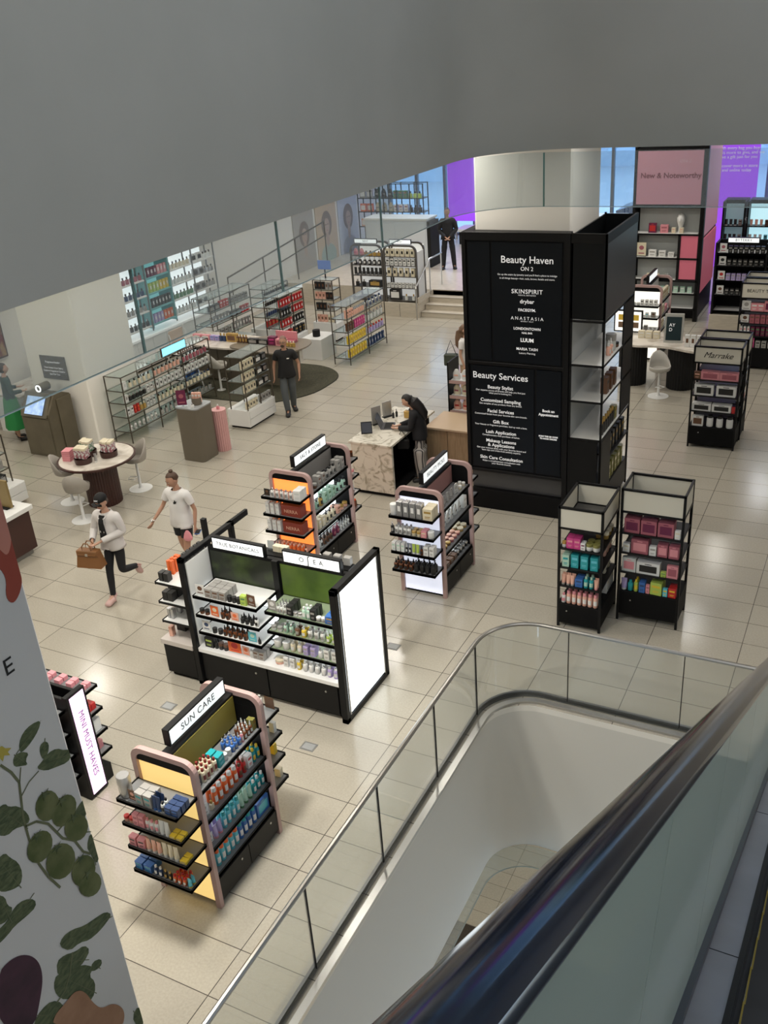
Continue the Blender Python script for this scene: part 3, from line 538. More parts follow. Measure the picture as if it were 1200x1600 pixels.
R('E', x0, y0, 1.362, .96, .27, [('card', 1, 'black', .1, .12, 'grey'), ('bottle', 4, 'cream', .045, .15, 'maroon', 3), ('box', 1, 'teal', .09, .12, 'aqua', 2), ('jar', 2, 'white', .055, .07, 'clear', 1), ('drop', 3, 'blue', .045, .13, 'grey', 3), ('bottle', 1, 'pink', .035, .12, 'white'), ('drop', 3, 'amber', .04, .14, 'clear', 3), ('box', 1, 'olive', .05, .12, 'gold', 2)], 'top side shelf', U1, jit=.01)
R('E', x0, y0, 1.022, .96, .29, [('card', 1, 'white', .1, .14, 'grey'), ('perf', 1, 'cream', .05, .1, 'gold'), ('can', 5, 'orange', .058, .19, 'white', 2), ('bottle', 2, 'red', .05, .16, 'brown', 2), ('box', 1, 'white', .07, .15, 'red', 2), ('bottle', 2, 'teal', .05, .16, 'yellow', 2)], 'second side shelf', U1)
R('E', x0, y0, .682, .96, .3, [('card', 1, 'white', .09, .13, 'teal'), ('tube', 2, 'lilac', .05, .15, 'pink', 2), ('can', 4, 'aqua', .05, .19, 'teal', 2), ('tube', 3, 'mint', .05, .16, 'green', 2), ('bottle', 3, 'teal', .05, .16, 'white', 2)], 'third side shelf', U1)
R('E', x0, y0, .362, .96, .3, [('can', 6, 'aqua', .062, .2, 'orange', 2), ('can', 4, 'blue', .062, .2, 'teal', 2), ('kit', 1, 'blue', .2, .18, 'aqua')], 'bottom side shelf', U1)
U1b = 'the sun care stand'
for zz, sp, w in ((1.382, [('box', 3, 'cream', .12, .1, 'yellow', 2), ('bottle', 1, 'white', .05, .14, 'grey'), ('card', 1, 'brown', .12, .15, 'peach')], 'top far-end shelf'), (1.102, [('bottle', 3, 'cream', .05, .14, 'white'), ('box', 2, 'clear', .06, .12, 'cream')], 'second far-end shelf'), (.822, [('box', 3, 'yellow', .07, .12, 'cream')], 'third far-end shelf'), (.532, [('card', 1, 'orange', .1, .13, 'red'), ('box', 3, 'cream', .07, .1, 'orange')], 'bottom far-end shelf')):
    R('N', 6.22, -2.86, zz, .64, .24, sp[::-1], w, U1b)
# orange-lit stand
U2 = 'the orange-lit stand'; x0, y0 = 3.27, 1.31
R('S', x0, y0, 1.382, .66, .28, [('card', 1, 'black', .1, .12, 'brown'), ('bottle', 5, 'white', .055, .14, 'silver'), ('box', 1, 'white', .12, .16, 'clear', 2)], 'top end shelf', U2)
for k, zz in enumerate((1.102, .822)):
    R('S', x0, y0, zz, .26, .28, [('box', 3, 'white', .062, .17, 'clear', 2)], ('second', 'third')[k] + ' end shelf', U2)
    t = thing('perfume_chest', ('dark red lettered box on the second end shelf of the orange-lit stand', 'dark red lettered box on the third end shelf of the orange-lit stand')[k], 'box', (x0+.45, y0+.1, zz))
    bx('chest_body', t, -.17, -.07, 0, .17, .09, .16, mat('brick_red', (.24, .035, .02), .5), .004); bx('chest_lid', t, -.172, -.072, .16, .172, .092, .175, mat('brick_red', (.24, .035, .02), .5), .003)
    lettering('NERRA', .075, mat('letter_peach', (.7, .42, .3), .6), t, (0, -.0715, .08), (PI/2, 0, 0))
R('S', x0, y0, .532, .66, .28, [('card', 1, 'rose', .08, .1, 'brown'), ('drop', 2, 'brown', .035, .12, 'peach'), ('perf', 6, 'orange', .055, .11, 'peach', 2), ('drop', 1, 'peach', .04, .12, 'black')], 'bottom end shelf', U2)
x0, y0 = 3.9, 1.68
R('E', x0, y0, 1.362, 1.06, .27, [('jar', 2, 'brown', .07, .08, 'grey', 2), ('box', 2, 'grey', .07, .15, 'brown', 2), ('bottle', 3, 'grey', .07, .16, 'black', 1), ('box', 2, 'grey', .08, .17, 'silver', 2)], 'top side shelf', U2)
R('E', x0, y0, 1.022, 1.06, .28, [('pump', 2, 'mint', .07, .17, 'black', 1), ('pump', 1, 'gold', .07, .19, 'black'), ('box', 3, 'mint', .075, .17, 'green', 2), ('pump', 3, 'mint', .07, .19, 'black', 1)], 'second side shelf', U2)
R('E', x0, y0, .682, 1.06, .28, [('box', 3, 'cream', .075, .16, 'white', 2), ('pump', 3, 'cream', .07, .2, 'black'), ('box', 1, 'peach', .09, .12, 'brown', 2), ('jar', 2, 'peach', .08, .08, 'gold')], 'third side shelf', U2)
R('E', x0, y0, .362, 1.06, .28, [('pump', 2, 'white', .07, .18, 'black'), ('drop', 3, 'brown', .055, .17, 'black', 2), ('pump', 2, 'plum', .07, .17, 'rose'), ('drop', 4, 'clear', .035, .15, 'silver', 2)], 'bottom side shelf', U2)
for zz, w in ((1.382, 'top'), (1.102, 'second'), (.822, 'third'), (.532, 'bottom')):
    R('N', 3.92, 3.05, zz, .64, .24, {'top': [('card', 1, 'black', .1, .13, 'white'), ('pump', 3, 'white', .05, .13, 'black')], 'second': [('jar', 2, 'white', .07, .08, 'pink'), ('bottle', 2, 'cream', .05, .12, 'white')], 'third': [('bottle', 3, 'white', .05, .12, 'black')], 'bottom': [('bottle', 2, 'brown', .05, .13, 'orange'), ('jar', 2, 'brown', .06, .07, 'red')]}[w], w + ' far-end shelf', U2)
# pale-lit stand
U3 = 'the pale-lit stand'; x0, y0 = 5.33, 1.36
R('S', x0, y0, 1.382, .66, .28, [('cup', 1, 'white', .1, .16, 'white'), ('pbox', 4, 'silver', .085, .22, 'white', 2), ('box', 1, 'cream', .14, .17, 'gold', 2)], 'top end shelf', U3)
R('S', x0, y0, 1.102, .66, .28, [('pump', 1, 'black', .05, .17, 'silver'), ('bottle', 4, 'white', .055, .13, 'silver', 2), ('jar', 2, 'cream', .065, .08, 'gold', 2), ('box', 1, 'pink', .08, .1, 'cream', 2), ('jar', 1, 'white', .09, .1, 'white')], 'second end shelf', U3)
R('S', x0, y0, .822, .66, .28, [('box', 3, 'white', .055, .13, 'mint', 2), ('drop', 2, 'black', .035, .14, 'white'), ('tube', 2, 'lime', .045, .15, 'white'), ('drop', 1, 'amber', .04, .15, 'black'), ('box', 2, 'white', .07, .14, 'grey', 2)], 'third end shelf', U3)
R('S', x0, y0, .532, .66, .28, [('drop', 4, 'amber', .065, .15, 'black', 2), ('pump', 4, 'black', .07, .18, 'black', 2)], 'bottom end shelf', U3)
x0, y0 = 5.97, 1.73
R('E', x0, y0, 1.362, .96, .27, [('jar', 1, 'silver', .06, .06, 'white'), ('tube', 3, 'silver', .06, .15, 'grey'), ('card', 1, 'clear', .12, .16, 'grey'), ('jar', 2, 'cream', .05, .06, 'white', 2)], 'top side shelf', U3)
R('E', x0, y0, 1.022, .96, .28, [('pouch', 6, 'white', .1, .17, 'silver', 2), ('box', 1, 'white', .1, .18, 'clear', 2)], 'second side shelf', U3)
R('E', x0, y0, .682, .96, .28, [('jar', 3, 'brown', .08, .05, 'gold', 3), ('jar', 3, 'rose', .075, .05, 'peach', 3), ('jar', 2, 'gold', .09, .06, 'cream', 3)], 'third side shelf', U3)
R('E', x0, y0, .362, .96, .28, [('box', 4, 'brown', .1, .08, 'grey', 2), ('jar', 4, 'black', .07, .08, 'silver', 2)], 'bottom side shelf', U3)
for zz, w in ((1.382, 'top'), (1.102, 'second'), (.822, 'third')):
    R('N', 5.98, 3.02, zz, .64, .24, {'top': [('card', 1, 'olive', .12, .16, 'brown'), ('box', 2, 'white', .08, .12, 'grey')], 'second': [('box', 3, 'grey', .07, .13, 'brown')], 'third': [('box', 2, 'cream', .07, .12, 'white')]}[w], w + ' far-end shelf', U3)
U4 = 'the cream-carton stand'
for k, (zz, w) in enumerate(((1.382, 'top'), (1.102, 'second'), (.822, 'third'), (.532, 'bottom'))):
    R('S', 5.73, 13.1, zz, .68, .28, [[('jar', 3, 'clear', .07, .08, 'white'), ('box', 4, 'white', .08, .15, 'silver', 2)], [('box', 4, 'white', .075, .12, 'aqua', 2), ('card', 1, 'grey', .12, .15, 'brown')], [('box', 4, 'grey', .09, .1, 'black', 2), ('jar', 2, 'white', .06, .06, 'grey')], [('box', 5, 'white', .08, .1, 'silver')]][k], w + ' end shelf', U4)
for k, (zz, w) in enumerate(((1.362, 'top'), (1.022, 'second'), (.682, 'third'))):
    R('E', 6.4, 13.5, zz, .95, .26, [('box', 8, 'cream', .09, .22, 'gold', 1)] if k == 0 else [('box', 5, 'cream', .09, .2, 'gold', 1), ('box', 3, ('pink', 'white')[k-1], .09, .12, 'lilac', 2)], w + ' side shelf', U4)

# ---------------------------------------------------------------- long black gondola
t = thing('black_gondola', 'long black two-bay shelving unit with green back boards and lit end panel', 'shelving unit', (5.0, -.8, 0)); OX, OY = 5.0, -.8
def L(x0, y0, z0, x1, y1, z1): return (x0-OX, y0-OY, z0, x1-OX, y1-OY, z1)
g = MB(); g.bbox(*L(3.92, -1.3, .06, 6.0, -.3, .5), M_BLACK); g.box(*L(3.98, -1.25, 0, 5.95, -.35, .06), M_BLACKM); g.build('base_cabinet', t)
for a, b in ((3.95, 4.93), (4.95, 5.93)):
    d = bx('cabinet_door', t, *L(a, -1.318, .07, b, -1.302, .49), M_BLACK, .002)
    g = MB(); g.tube([(b-.16-OX, -1.318-OY, .38), (b-.16-OX, -1.326-OY, .38)], .014, M_STEEL, 10); g.build('lock', d, smooth=True)
bx('worktop', t, *L(3.92, -1.34, .5, 5.98, -.3, .56), mat('white_worktop', (.78, .78, .77), .25), .005)
def rframe(name, x0, x1, y0, y1, h, w, m, ztop_front=0):
    g = MB(); g.bbox(*L(x0, y0, 0, x1, y0+w, h), m); g.bbox(*L(x0, y1-w, 0, x1, y1, h), m); g.bbox(*L(x0, y0, h-w, x1, y1, h), m); g.bbox(*L(x0, y0, 0, x1, y1, w), m); return g.build(name, t)
f1 = rframe('end_frame', 5.98, 6.06, -1.36, -.26, 1.84, .07, M_BLACK)
MB().box(*L(6.0, -1.25, .1, 6.05, -.36, 1.76), M_LIT).build('lit_end_panel', f1)
for yy in (-1.27, -.37): bx('light_strip', f1, *L(6.045, yy, .08, 6.058, yy+.02, 1.77), M_STEEL, .002)
f2 = rframe('end_frame', 3.86, 3.93, -1.36, -.26, 1.84, .06, M_BLACK)
MB().box(*L(3.9, -1.28, .56, 3.925, -.8, 1.74), M_WHITETOP).build('inner_board', f2)
g = MB(); g.box(*L(3.93, -.84, .56, 5.98, -.76, 1.76), M_BLACK); g.box(*L(4.9, -.88, .56, 4.98, -.84, 1.76), M_BLACK); g.build('spine', t)
M_GRN = noise_mat('green_board', (.13, .2, .03), (.05, .09, .015), scale=1.5, rough=.4)
M_GRND = noise_mat('dark_green_board', (.01, .014, .006), (.06, .1, .02), scale=2.5, rough=.35, lo=.5, hi=.8)
MB().box(*L(3.96, -.846, 1.3, 4.9, -.84, 1.72), M_GRND).build('back_board', t); MB().box(*L(5.0, -.846, 1.3, 5.95, -.84, 1.72), M_GRN).build('back_board', t)
for a, b in ((3.96, 4.9), (5.0, 5.95)): MB().box(*L(a, -.846, .58, b, -.842, 1.26), M_BACKLIT).build('lit_back_panel', t)
M_SAGE = mat('sage_liner', (.25, .31, .2), .3)
ZS = [1.3, 1.03, .78]
for z in ZS:
    tray(t, *[v-o for v, o in zip((3.98, -1.33, 4.92, -.85), (OX, OY, OX, OY))], z+.03, 'S', m=M_WHITETOP, led=True)
    tray(t, *[v-o for v, o in zip((5.0, -1.28, 5.96, -.85), (OX, OY, OX, OY))], z, 'S', m=M_SAGE, led=True)
header_sign(t, 4.02-OX, 4.8-OX, -.86-OY, -.8-OY, 1.76, 1.93, 'TRUE BOTANICALS', .07, 'S', sp=1.05)
header_sign(t, 5.06-OX, 5.86-OX, -.86-OY, -.8-OY, 1.76, 1.93, 'O    E A', .09, 'S')
lettering('\u222b', .14, M_INKG, t, (5.425-OX, -.864-OY, 1.845), (PI/2, 0, 0))
g = MB(); g.box(*L(4.2, -.78, 1.74, 5.9, -.6, 1.76), M_BLACK); g.build('top_ledge', t)
# far side shelves and outrigger on the short end
for z in ZS: tray(t, *[v-o for v, o in zip((4.0, -.75, 5.9, -.35), (OX, OY, OX, OY))], z, 'N')
g = MB(); g.bbox(*L(3.36, -1.34, .06, 3.84, -.4, .5), M_BLACK); g.box(*L(3.4, -1.3, 0, 3.84, -.45, .06), M_BLACKM); g.build('side_cabinet', t)
bx('side_worktop', t, *L(3.34, -1.36, .5, 3.85, -.38, .57), mat('warm_laminate', (.55, .5, .46), .4))
for z in (1.42, 1.14, .86): tray(t, *[v-o for v, o in zip((3.42, -1.34, 3.86, -.4), (OX, OY, OX, OY))], z, 'W', m=M_WHITETOP)
g = MB(); g.box(*L(3.5, -.4, .5, 3.56, -.34, 1.86), M_BLACK); g.box(*L(3.86, -.34, 1.76, 3.9, .1, 1.84), M_BLACK); g.build('side_post', t)
UB = 'the long black unit'
R('S', 4.0, -1.32, 1.332, .9, .4, [('card', 1, 'white', .14, .16, 'brown'), ('box', 3, 'grey', .1, .12, 'brown', 3), ('jar', 3, 'black', .06, .08, 'black'), ('box', 1, 'lime', .08, .13, 'green'), ('card', 1, 'brown', .13, .17, 'grey')], 'top west-bay shelf', UB)
R('S', 4.0, -1.32, 1.062, .9, .4, [('jar', 2, 'amber', .06, .07, 'black'), ('card', 1, 'orange', .13, .16, 'cream'), ('drop', 2, 'amber', .05, .15, 'black', 2), ('card', 1, 'peach', .12, .13, 'orange'), ('drop', 3, 'black', .045, .12, 'black', 2), ('bottle', 1, 'white', .05, .12, 'black')], 'second west-bay shelf', UB)
R('S', 4.0, -1.32, .812, .9, .4, [('card', 1, 'white', .13, .16, 'navy'), ('jar', 2, 'black', .06, .07, 'black'), ('drop', 5, 'amber', .052, .15, 'black', 2), ('card', 1, 'aqua', .12, .15, 'mint'), ('drop', 1, 'black', .04, .1, 'black')], 'third west-bay shelf', UB)
R('S', 4.0, -1.3, .562, .9, .4, [('box', 1, 'black', .13, .14, 'lime', 2), ('drop', 1, 'black', .05, .14, 'black'), ('jar', 2, 'black', .07, .09, 'brown'), ('card', 1, 'orange', .2, .18, 'red'), ('card', 1, 'peach', .12, .14, 'orange'), ('bottle', 1, 'white', .04, .12, 'clear'), ('box', 2, 'grey', .08, .12, 'brown', 3)], 'worktop west bay', UB)
R('S', 5.02, -1.27, 1.302, .92, .38, [('card', 1, 'grey', .13, .16, 'white'), ('pump', 3, 'clear', .045, .13, 'silver', 3), ('box', 1, 'black', .08, .13, 'grey', 3), ('jar', 2, 'clear', .06, .06, 'silver', 1), ('bottle', 2, 'mint', .055, .15, 'white', 2), ('box', 1, 'black', .07, .14, 'grey', 3), ('jar', 2, 'grey', .06, .06, 'white'), ('box', 1, 'blue', .12, .1, 'gold', 3)], 'top east-bay shelf', UB)
R('S', 5.02, -1.27, 1.032, .92, .38, [('jar', 2, 'clear', .06, .06, 'grey', 2), ('bottle', 2, 'mint', .05, .13, 'silver', 2), ('pump', 1, 'brown', .06, .14, 'silver', 2), ('pump', 1, 'yellow', .06, .14, 'white', 2), ('bottle', 3, 'white', .055, .13, 'grey', 2), ('pump', 2, 'lime', .045, .13, 'white', 2)], 'second east-bay shelf', UB)
R('S', 5.02, -1.27, .782, .92, .38, [('jar', 2, 'white', .09, .1, 'white', 2), ('bottle', 2, 'cream', .06, .14, 'white', 2), ('box', 2, 'lilac', .065, .12, 'grey', 2), ('pump', 1, 'white', .06, .14, 'white'), ('box', 2, 'white', .07, .14, 'grey', 2)], 'third east-bay shelf', UB)
R('S', 5.02, -1.3, .562, .92, .4, [('jar', 1, 'peach', .12, .06, 'cream'), ('box', 2, 'white', .065, .13, 'grey'), ('pump', 1, 'yellow', .055, .14, 'white', 2), ('pump', 4, 'white', .06, .14, 'white', 2), ('bottle', 2, 'lilac', .06, .14, 'white', 2)], 'worktop east bay', UB)
R('W', 3.44, -.45, 1.422, .86, .38, [('book', 6, 'black', .055, .14, 'orange'), ('box', 3, 'orange', .05, .19, 'black', 2), ('bottle', 1, 'cream', .05, .1, 'white'), ('box', 1, 'black', .09, .12, 'pink', 2)], 'top short-end shelf', UB)
R('W', 3.44, -.45, 1.142, .86, .38, [('box', 3, 'grey', .12, .1, 'black', 2), ('jar', 2, 'red', .07, .05, 'grey'), ('box', 2, 'black', .1, .12, 'grey', 2)], 'second short-end shelf', UB)
R('W', 3.44, -.45, .862, .86, .38, [('box', 3, 'peach', .07, .16, 'brown', 2), ('box', 3, 'silver', .06, .14, 'brown', 2)], 'third short-end shelf', UB)
R('W', 3.4, -.45, .572, .86, .38, [('box', 4, 'black', .09, .15, 'grey', 2), ('box', 1, 'peach', .07, .14, 'white')], 'worktop at the short end', UB)
R('N', 5.9, -.58, 1.762, .5, .18, [('box', 3, 'grey', .09, .1, 'brown'), ('bottle', 1, 'white', .04, .06, 'white')], 'top ledge east part', UB)
R('N', 5.0, -.58, 1.762, .3, .18, [('box', 2, 'cream', .1, .08, 'white'), ('card', 1, 'white', .1, .12, 'grey')], 'top ledge middle', UB)
# ---------------------------------------------------------------- open black stands with cream headers
M_CREAMP = mat('cream_panel', (.62, .59, .5), .6)
def open_stand(name, label, x0, x1, y0, y1, h, hb, nsh, base_h, text=None, tsize=.1, shear=0., kick=.06):
    cx, cy = (x0+x1)/2, (y0+y1)/2; t = thing(name, label, 'display stand', (cx, cy, 0)); W, D = (x1-x0)/2, (y1-y0)/2; p = .016
    for a in (-1, 1):
        for b in (-1, 1): bx('post', t, a*(W-p)-p, b*(D-p)-p, 0, a*(W-p)+p, b*(D-p)+p, h, M_BLACK, .002)
    g = MB()
    for z in (h-.03, h-hb):
        for a in (-1, 1): g.box(a*(W-p)-p*.8, -D, z, a*(W-p)+p*.8, D, z+.03, M_BLACK); g.box(-W, a*(D-p)-p*.8, z, W, a*(D-p)+p*.8, z+.03, M_BLACK)
    g.build('header_frame', t)
    g = MB()
    for a in (-1, 1): g.box(a*(W-p)-.006, -D+.03, h-hb+.03, a*(W-p)+.006, D-.03, h-.03, M_CREAMP); g.box(-W+.03, a*(D-p)-.006, h-hb+.03, W-.03, a*(D-p)+.006, h-.03, M_CREAMP)
    hp = g.build('header_panel', t)
    bx('header_floor', t, -W+.03, -D+.03, h-hb, W-.03, D-.03, h-hb+.012, mat('dark_grey_board', (.06, .058, .055), .6), .002)
    if text: lettering(text, tsize, M_INK, hp, (0, -D+p-.008, h-hb/2), (PI/2, 0, 0), font_shear=shear)
    c = bx('base_cabinet', t, -W+.004, -D+.004, kick, W-.004, D-.004, base_h, M_BLACKM, .003)
    g = MB(); g.tube([(-W*.55, -D+.004, base_h*.72), (-W*.55, -D-.004, base_h*.72)], .01, M_STEEL, 8); g.build('lock', c)
    zs = []
    for k in range(nsh):
        z = base_h + (h-hb-base_h)*(k)/nsh
        if k: bx('shelf', t, -W+.01, -D+.006, z-.022, W-.01, D-.006, z, M_BLACK, .002)
        zs.append(z)
    return t, zs[::-1]
LV = ('top', 'second', 'third', 'bottom')
t, zs = open_stand('open_display_stand', 'narrower of the two open black stands beside the well, with coral bottles at its foot', 7.69, 8.28, 1.56, 2.38, 1.8, .32, 4, .36)
US = 'the narrow open stand'
for k, sp in enumerate([[('jar', 1, 'white', .06, .08, 'gold'), ('box', 2, 'magenta', .09, .15, 'pink', 2), ('box', 1, 'white', .06, .1, 'plum', 2), ('jar', 2, 'white', .09, .1, 'olive', 2)],
        [('box', 1, 'mint', .09, .17, 'teal', 2), ('box', 3, 'teal', .1, .19, 'aqua', 2)], [('tube', 3, 'peach', .05, .15, 'grey', 2), ('box', 1, 'blue', .1, .12, 'navy', 2), ('bottle', 2, 'teal', .06, .17, 'mint', 2), ('tube', 1, 'peach', .05, .14, 'pink', 2)],
        [('bottle', 1, 'white', .06, .14, 'pink'), ('can', 6, 'peach', .062, .19, 'pink', 2)]]): R('S', 7.73, 1.57, zs[k], .5, .4, sp, LV[k] + ' shelf', US)
for k, sp in enumerate([[('jar', 3, 'gold', .08, .1, 'cream', 2)], [('pouch', 3, 'peach', .12, .2, 'cream', 1), ('pump', 1, 'brown', .07, .18, 'black')], [('pouch', 2, 'cream', .12, .15, 'silver')], [('box', 3, 'white', .1, .22, 'cream', 2), ('cup', 1, 'white', .14, .12, 'grey')]]): R('E', 8.26, 2.0 if k else 1.95, zs[k], .36, .3, sp[:1], 'well-side ' + LV[k] + ' shelf', US)
t, zs = open_stand('open_display_stand', 'wider of the two open black stands beside the well, stacked with rose gift sets', 8.38, 9.19, 2.0, 2.55, 1.96, .34, 4, .46, kick=.1)
US = 'the wide open stand'
for k, sp in enumerate([[('kit', 3, 'rose', .2, .2, 'plum', 2), ('box', 1, 'white', .07, .12, 'cream')], [('box', 1, 'white', .09, .12, 'cream'), ('kit', 1, 'rose', .22, .2, 'pink', 2), ('box', 1, 'white', .09, .13, 'grey'), ('kit', 2, 'rose', .13, .18, 'pink', 2)],
        [('kit', 1, 'clear', .18, .2, 'pink'), ('kit', 1, 'white', .3, .17, 'black'), ('box', 1, 'lime', .07, .07, 'green'), ('kit', 1, 'pink', .14, .18, 'rose')],
        [('tube', 1, 'lilac', .07, .17, 'white'), ('bottle', 1, 'teal', .07, .15, 'teal'), ('bottle', 1, 'lime', .06, .18, 'yellow', 2), ('box', 1, 'blue', .08, .15, 'navy', 2), ('box', 1, 'pink', .05, .13, 'rose'), ('box', 1, 'lime', .15, .18, 'yellow', 2), ('box', 1, 'aqua', .06, .12, 'yellow'), ('box', 1, 'red', .1, .14, 'yellow', 2)]]): R('S', 8.42, 2.01, zs[k], .73, .4, sp, LV[k] + ' shelf', US)
t, zs = open_stand('open_display_stand', 'open black stand with a handwritten script word on its cream header', 8.09, 8.94, 8.33, 8.86, 1.97, .33, 4, .42, 'Marrake', .15, .45)
US = 'the script-header stand'
for k, sp in enumerate([[('box', 1, 'brown', .12, .13, 'peach'), ('kit', 2, 'pink', .33, .15, 'rose', 2)], [('kit', 2, 'white', .34, .2, 'black', 2)], [('kit', 2, 'white', .34, .14, 'black', 2), ('box', 1, 'red', .06, .12, 'red')], [('kit', 1, 'white', .2, .2, 'brown', 2), ('can', 3, 'white', .12, .22, 'black', 1)]]): R('S', 8.12, 8.34, zs[k], .78, .45, sp, LV[k] + ' shelf', US)
t, zs = open_stand('open_display_stand', 'open black stand standing directly behind the script-header stand', 8.09, 8.96, 8.9, 9.45, 1.97, .33, 4, .42)
for k, sp in enumerate([[('kit', 2, 'white', .3, .2, 'black')], [('kit', 2, 'silver', .3, .2, 'navy')], [('kit', 2, 'white', .3, .15, 'red')], [('kit', 2, 'grey', .3, .2, 'black')]]): R('E', 8.95, 8.95, zs[k], .45, .4, [(sp[0][0], 1, *sp[0][2:])], LV[k] + ' shelf', 'the stand behind the script-header stand')
t, zs = open_stand('open_display_stand', 'open black stand with BEAUTY TOOLS lettered on its cream header', 8.18, 9.15, 13.3, 13.85, 1.97, .36, 4, .5, 'BEAUTY TOOLS', .1)
US = 'the beauty tools stand'
for k, sp in enumerate([[('card', 1, 'white', .2, .24, 'grey'), ('box', 2, 'pink', .14, .18, 'white'), ('kit', 2, 'pink', .2, .24, 'plum')], [('card', 1, 'white', .18, .2, 'brown'), ('box', 6, 'rose', .1, .2, 'brown', 2)], [('book', 3, 'white', .05, .2, 'pink'), ('box', 6, 'plum', .08, .2, 'green', 2)], [('box', 4, 'magenta', .06, .22, 'pink'), ('box', 4, 'grey', .1, .16, 'black')]]): R('S', 8.22, 13.31, zs[k], .88, .45, sp, LV[k] + ' shelf', US)
open_stand('open_display_stand', 'open black stand behind the beauty tools stand', 8.18, 9.15, 13.9, 14.45, 1.97, .36, 4, .5)

# ---------------------------------------------------------------- black text tower
M_TOW = mat('tower_black', (.004, .005, .006), .4, spec=.2); M_TOWP = mat('tower_screen', (.004, .006, .009), .35, spec=.2)
TX, TY = 6.0, 4.6
t = thing('text_tower', 'tall black tower with white lists of services lettered on it, wrapped round a column', 'sign tower', (TX, TY, 0))
def TB(name, x0, y0, z0, x1, y1, z1, m, b=.004, par=None): return bx(name, par or t, x0-TX, y0-TY, z0, x1-TX, y1-TY, z1, m, b)
TB('plinth', 5.22, 4.62, 0, 6.85, 4.78, .36, M_BLACKM); TB('plinth_board', 5.22, 4.7, .36, 6.85, 4.78, .72, mat('plinth_grey', (.05, .05, .052), .15))
TB('cladding', 5.18, 4.62, .72, 6.86, 4.78, 4.62, M_BLACK)
TB('side_cladding', 5.18, 4.78, 0, 5.3, 6.42, 4.62, M_BLACK)
for (a, b, c, d) in [(5.18, 5.24, .7, 4.62), (6.8, 6.88, 0, 4.62)]: TB('upright', a, 4.585, c, b, 4.63, d, M_BLACK)
for z in (.7, 2.56, 4.5): TB('cross_rail', 5.18, 4.588, z, 6.87, 4.63, z+(.12 if z == 4.5 else .05), M_BLACK)
p1 = TB('screen_panel', 5.66, 4.6, 2.63, 6.76, 4.63, 4.48, M_TOWP); TB('blank_panel', 5.27, 4.602, 2.63, 5.63, 4.63, 4.48, M_TOWP)
p2 = TB('screen_panel', 5.27, 4.6, .78, 6.33, 4.63, 2.54, M_TOWP); p3 = TB('screen_panel', 6.37, 4.6, .78, 6.77, 4.63, 2.54, M_TOWP)
def tl(s, size, x, z, par, bold=0, sp=1, name='lettering'): return lettering(s, size, M_WINK, par, (x-TX, -.0045, z), (PI/2, 0, 0), bold=bold, spacing=sp, name=name)
for s, sz, z, bo, sp in [('Beauty Haven', .148, 4.22, .001, 1), ('ON 2', .085, 4.09, 0, 1), ('Go up the stairs by jewelry and you\u2019ll find a place to indulge', .0385, 4.0, 0, 1), ('in all things beauty\u2014hair, nails, brows, facials and more.', .0385, 3.945, 0, 1),
    ('SKINSPIRIT', .092, 3.75, .001, 1.12), ('MEDICAL AESTHETICS', .026, 3.695, 0, 1.1), ('drybar', .085, 3.6, .0015, 1), ('FACEGYM.', .06, 3.47, .0015, 1), ('ANASTASIA', .072, 3.34, 0, 1.5), ('BEVERLY HILLS', .024, 3.295, 0, 1.3), ('LONDONTOWN', .056, 3.18, .0015, 1.02), ('NAIL BAR', .04, 3.115, .001, 1), ('LUUM', .08, 3.0, .003, 1), ('MARIA TASH', .059, 2.86, .001, 1.05), ('Luxury Piercing', .042, 2.795, 0, 1)]:
    tl(s, sz, 6.22, z, p1, bo, sp)
for s, sz, z, bo in [('Beauty Services', .148, 2.38, .001), ('Beauty Stylist', .08, 2.195, .0012), ('Our experts across all brands will help you find just', .04, 2.135, 0), ('what you\u2019re looking for.', .04, 2.095, 0), ('Customized Sampling', .079, 1.97, .0012), ('Get samples of any product, from any brand.', .04, 1.91, 0), ('Facial Services', .079, 1.79, .0012), ('Customized facials from your favorite skin care brands.', .04, 1.73, 0),
    ('Gift Box', .079, 1.605, .0012), ('Your beauty or fragrance purchase, tied up with a bow.', .04, 1.545, 0), ('Lash Application', .079, 1.425, .0012), ('Complimentary with purchase of lashes.', .04, 1.365, 0), ('Makeup Lessons', .079, 1.27, .0012), ('& Applications', .079, 1.195, .0012), ('Get your makeup done with your favorite brand and', .04, 1.135, 0), ('learn tips and tricks from artistry experts.', .04, 1.095, 0), ('Skin Care Consultation', .079, .965, .0012), ('Enjoy a complimentary consultation with', .04, .905, 0), ('your favorite brands.', .04, .865, 0)]:
    tl(s, sz, 5.77, z, p2, bo)
for s, sz, z in [('Book an', .06, 1.88), ('Appointment', .06, 1.815), ('SCAN THE QR CODE', .033, 1.45), ('TO BOOK ONLINE', .033, 1.41)]: tl(s, sz, 6.57, z, p3, .002)
# open shelf unit attached to the tower
t = thing('open_shelf_unit', 'tall black-framed shelving with closed dark header fixed to the side of the text tower', 'shelving unit', (TX, TY, 0))
X0, X1, Y0, Y1 = 6.89, 7.42, 4.6, 6.4
g = MB()
for yy in (Y0, Y1-.03):
    for xx in (X0, X1-.03): g.box(xx-TX, yy-TY, 0, xx+.03-TX, yy+.03-TY, 4.62, M_BLACK)
g.build('frame', t)
for k, a in enumerate([(X0, Y0, 3.38, X1, Y0+.02, 4.6), (X1-.02, Y0+.02, 3.38, X1, Y1, 4.6), (X0, Y1-.02, 3.38, X1, Y1, 4.6), (X0, Y0, 3.38, X0+.02, Y1, 4.6)]): TB('header_panel', *a, mat('header_window_sheen', (.035, .038, .045), .3) if k == 1 else M_TOW, .003)  # outer side panel coloured lighter in place of reflected window light
TB('header_cap_rail', X1-.035, Y0-.005, 4.48, X1+.004, Y1, 4.62, M_BLACK); TB('header_cap_rail', X0, Y0-.005, 4.48, X1, Y0+.03, 4.62, M_BLACK)
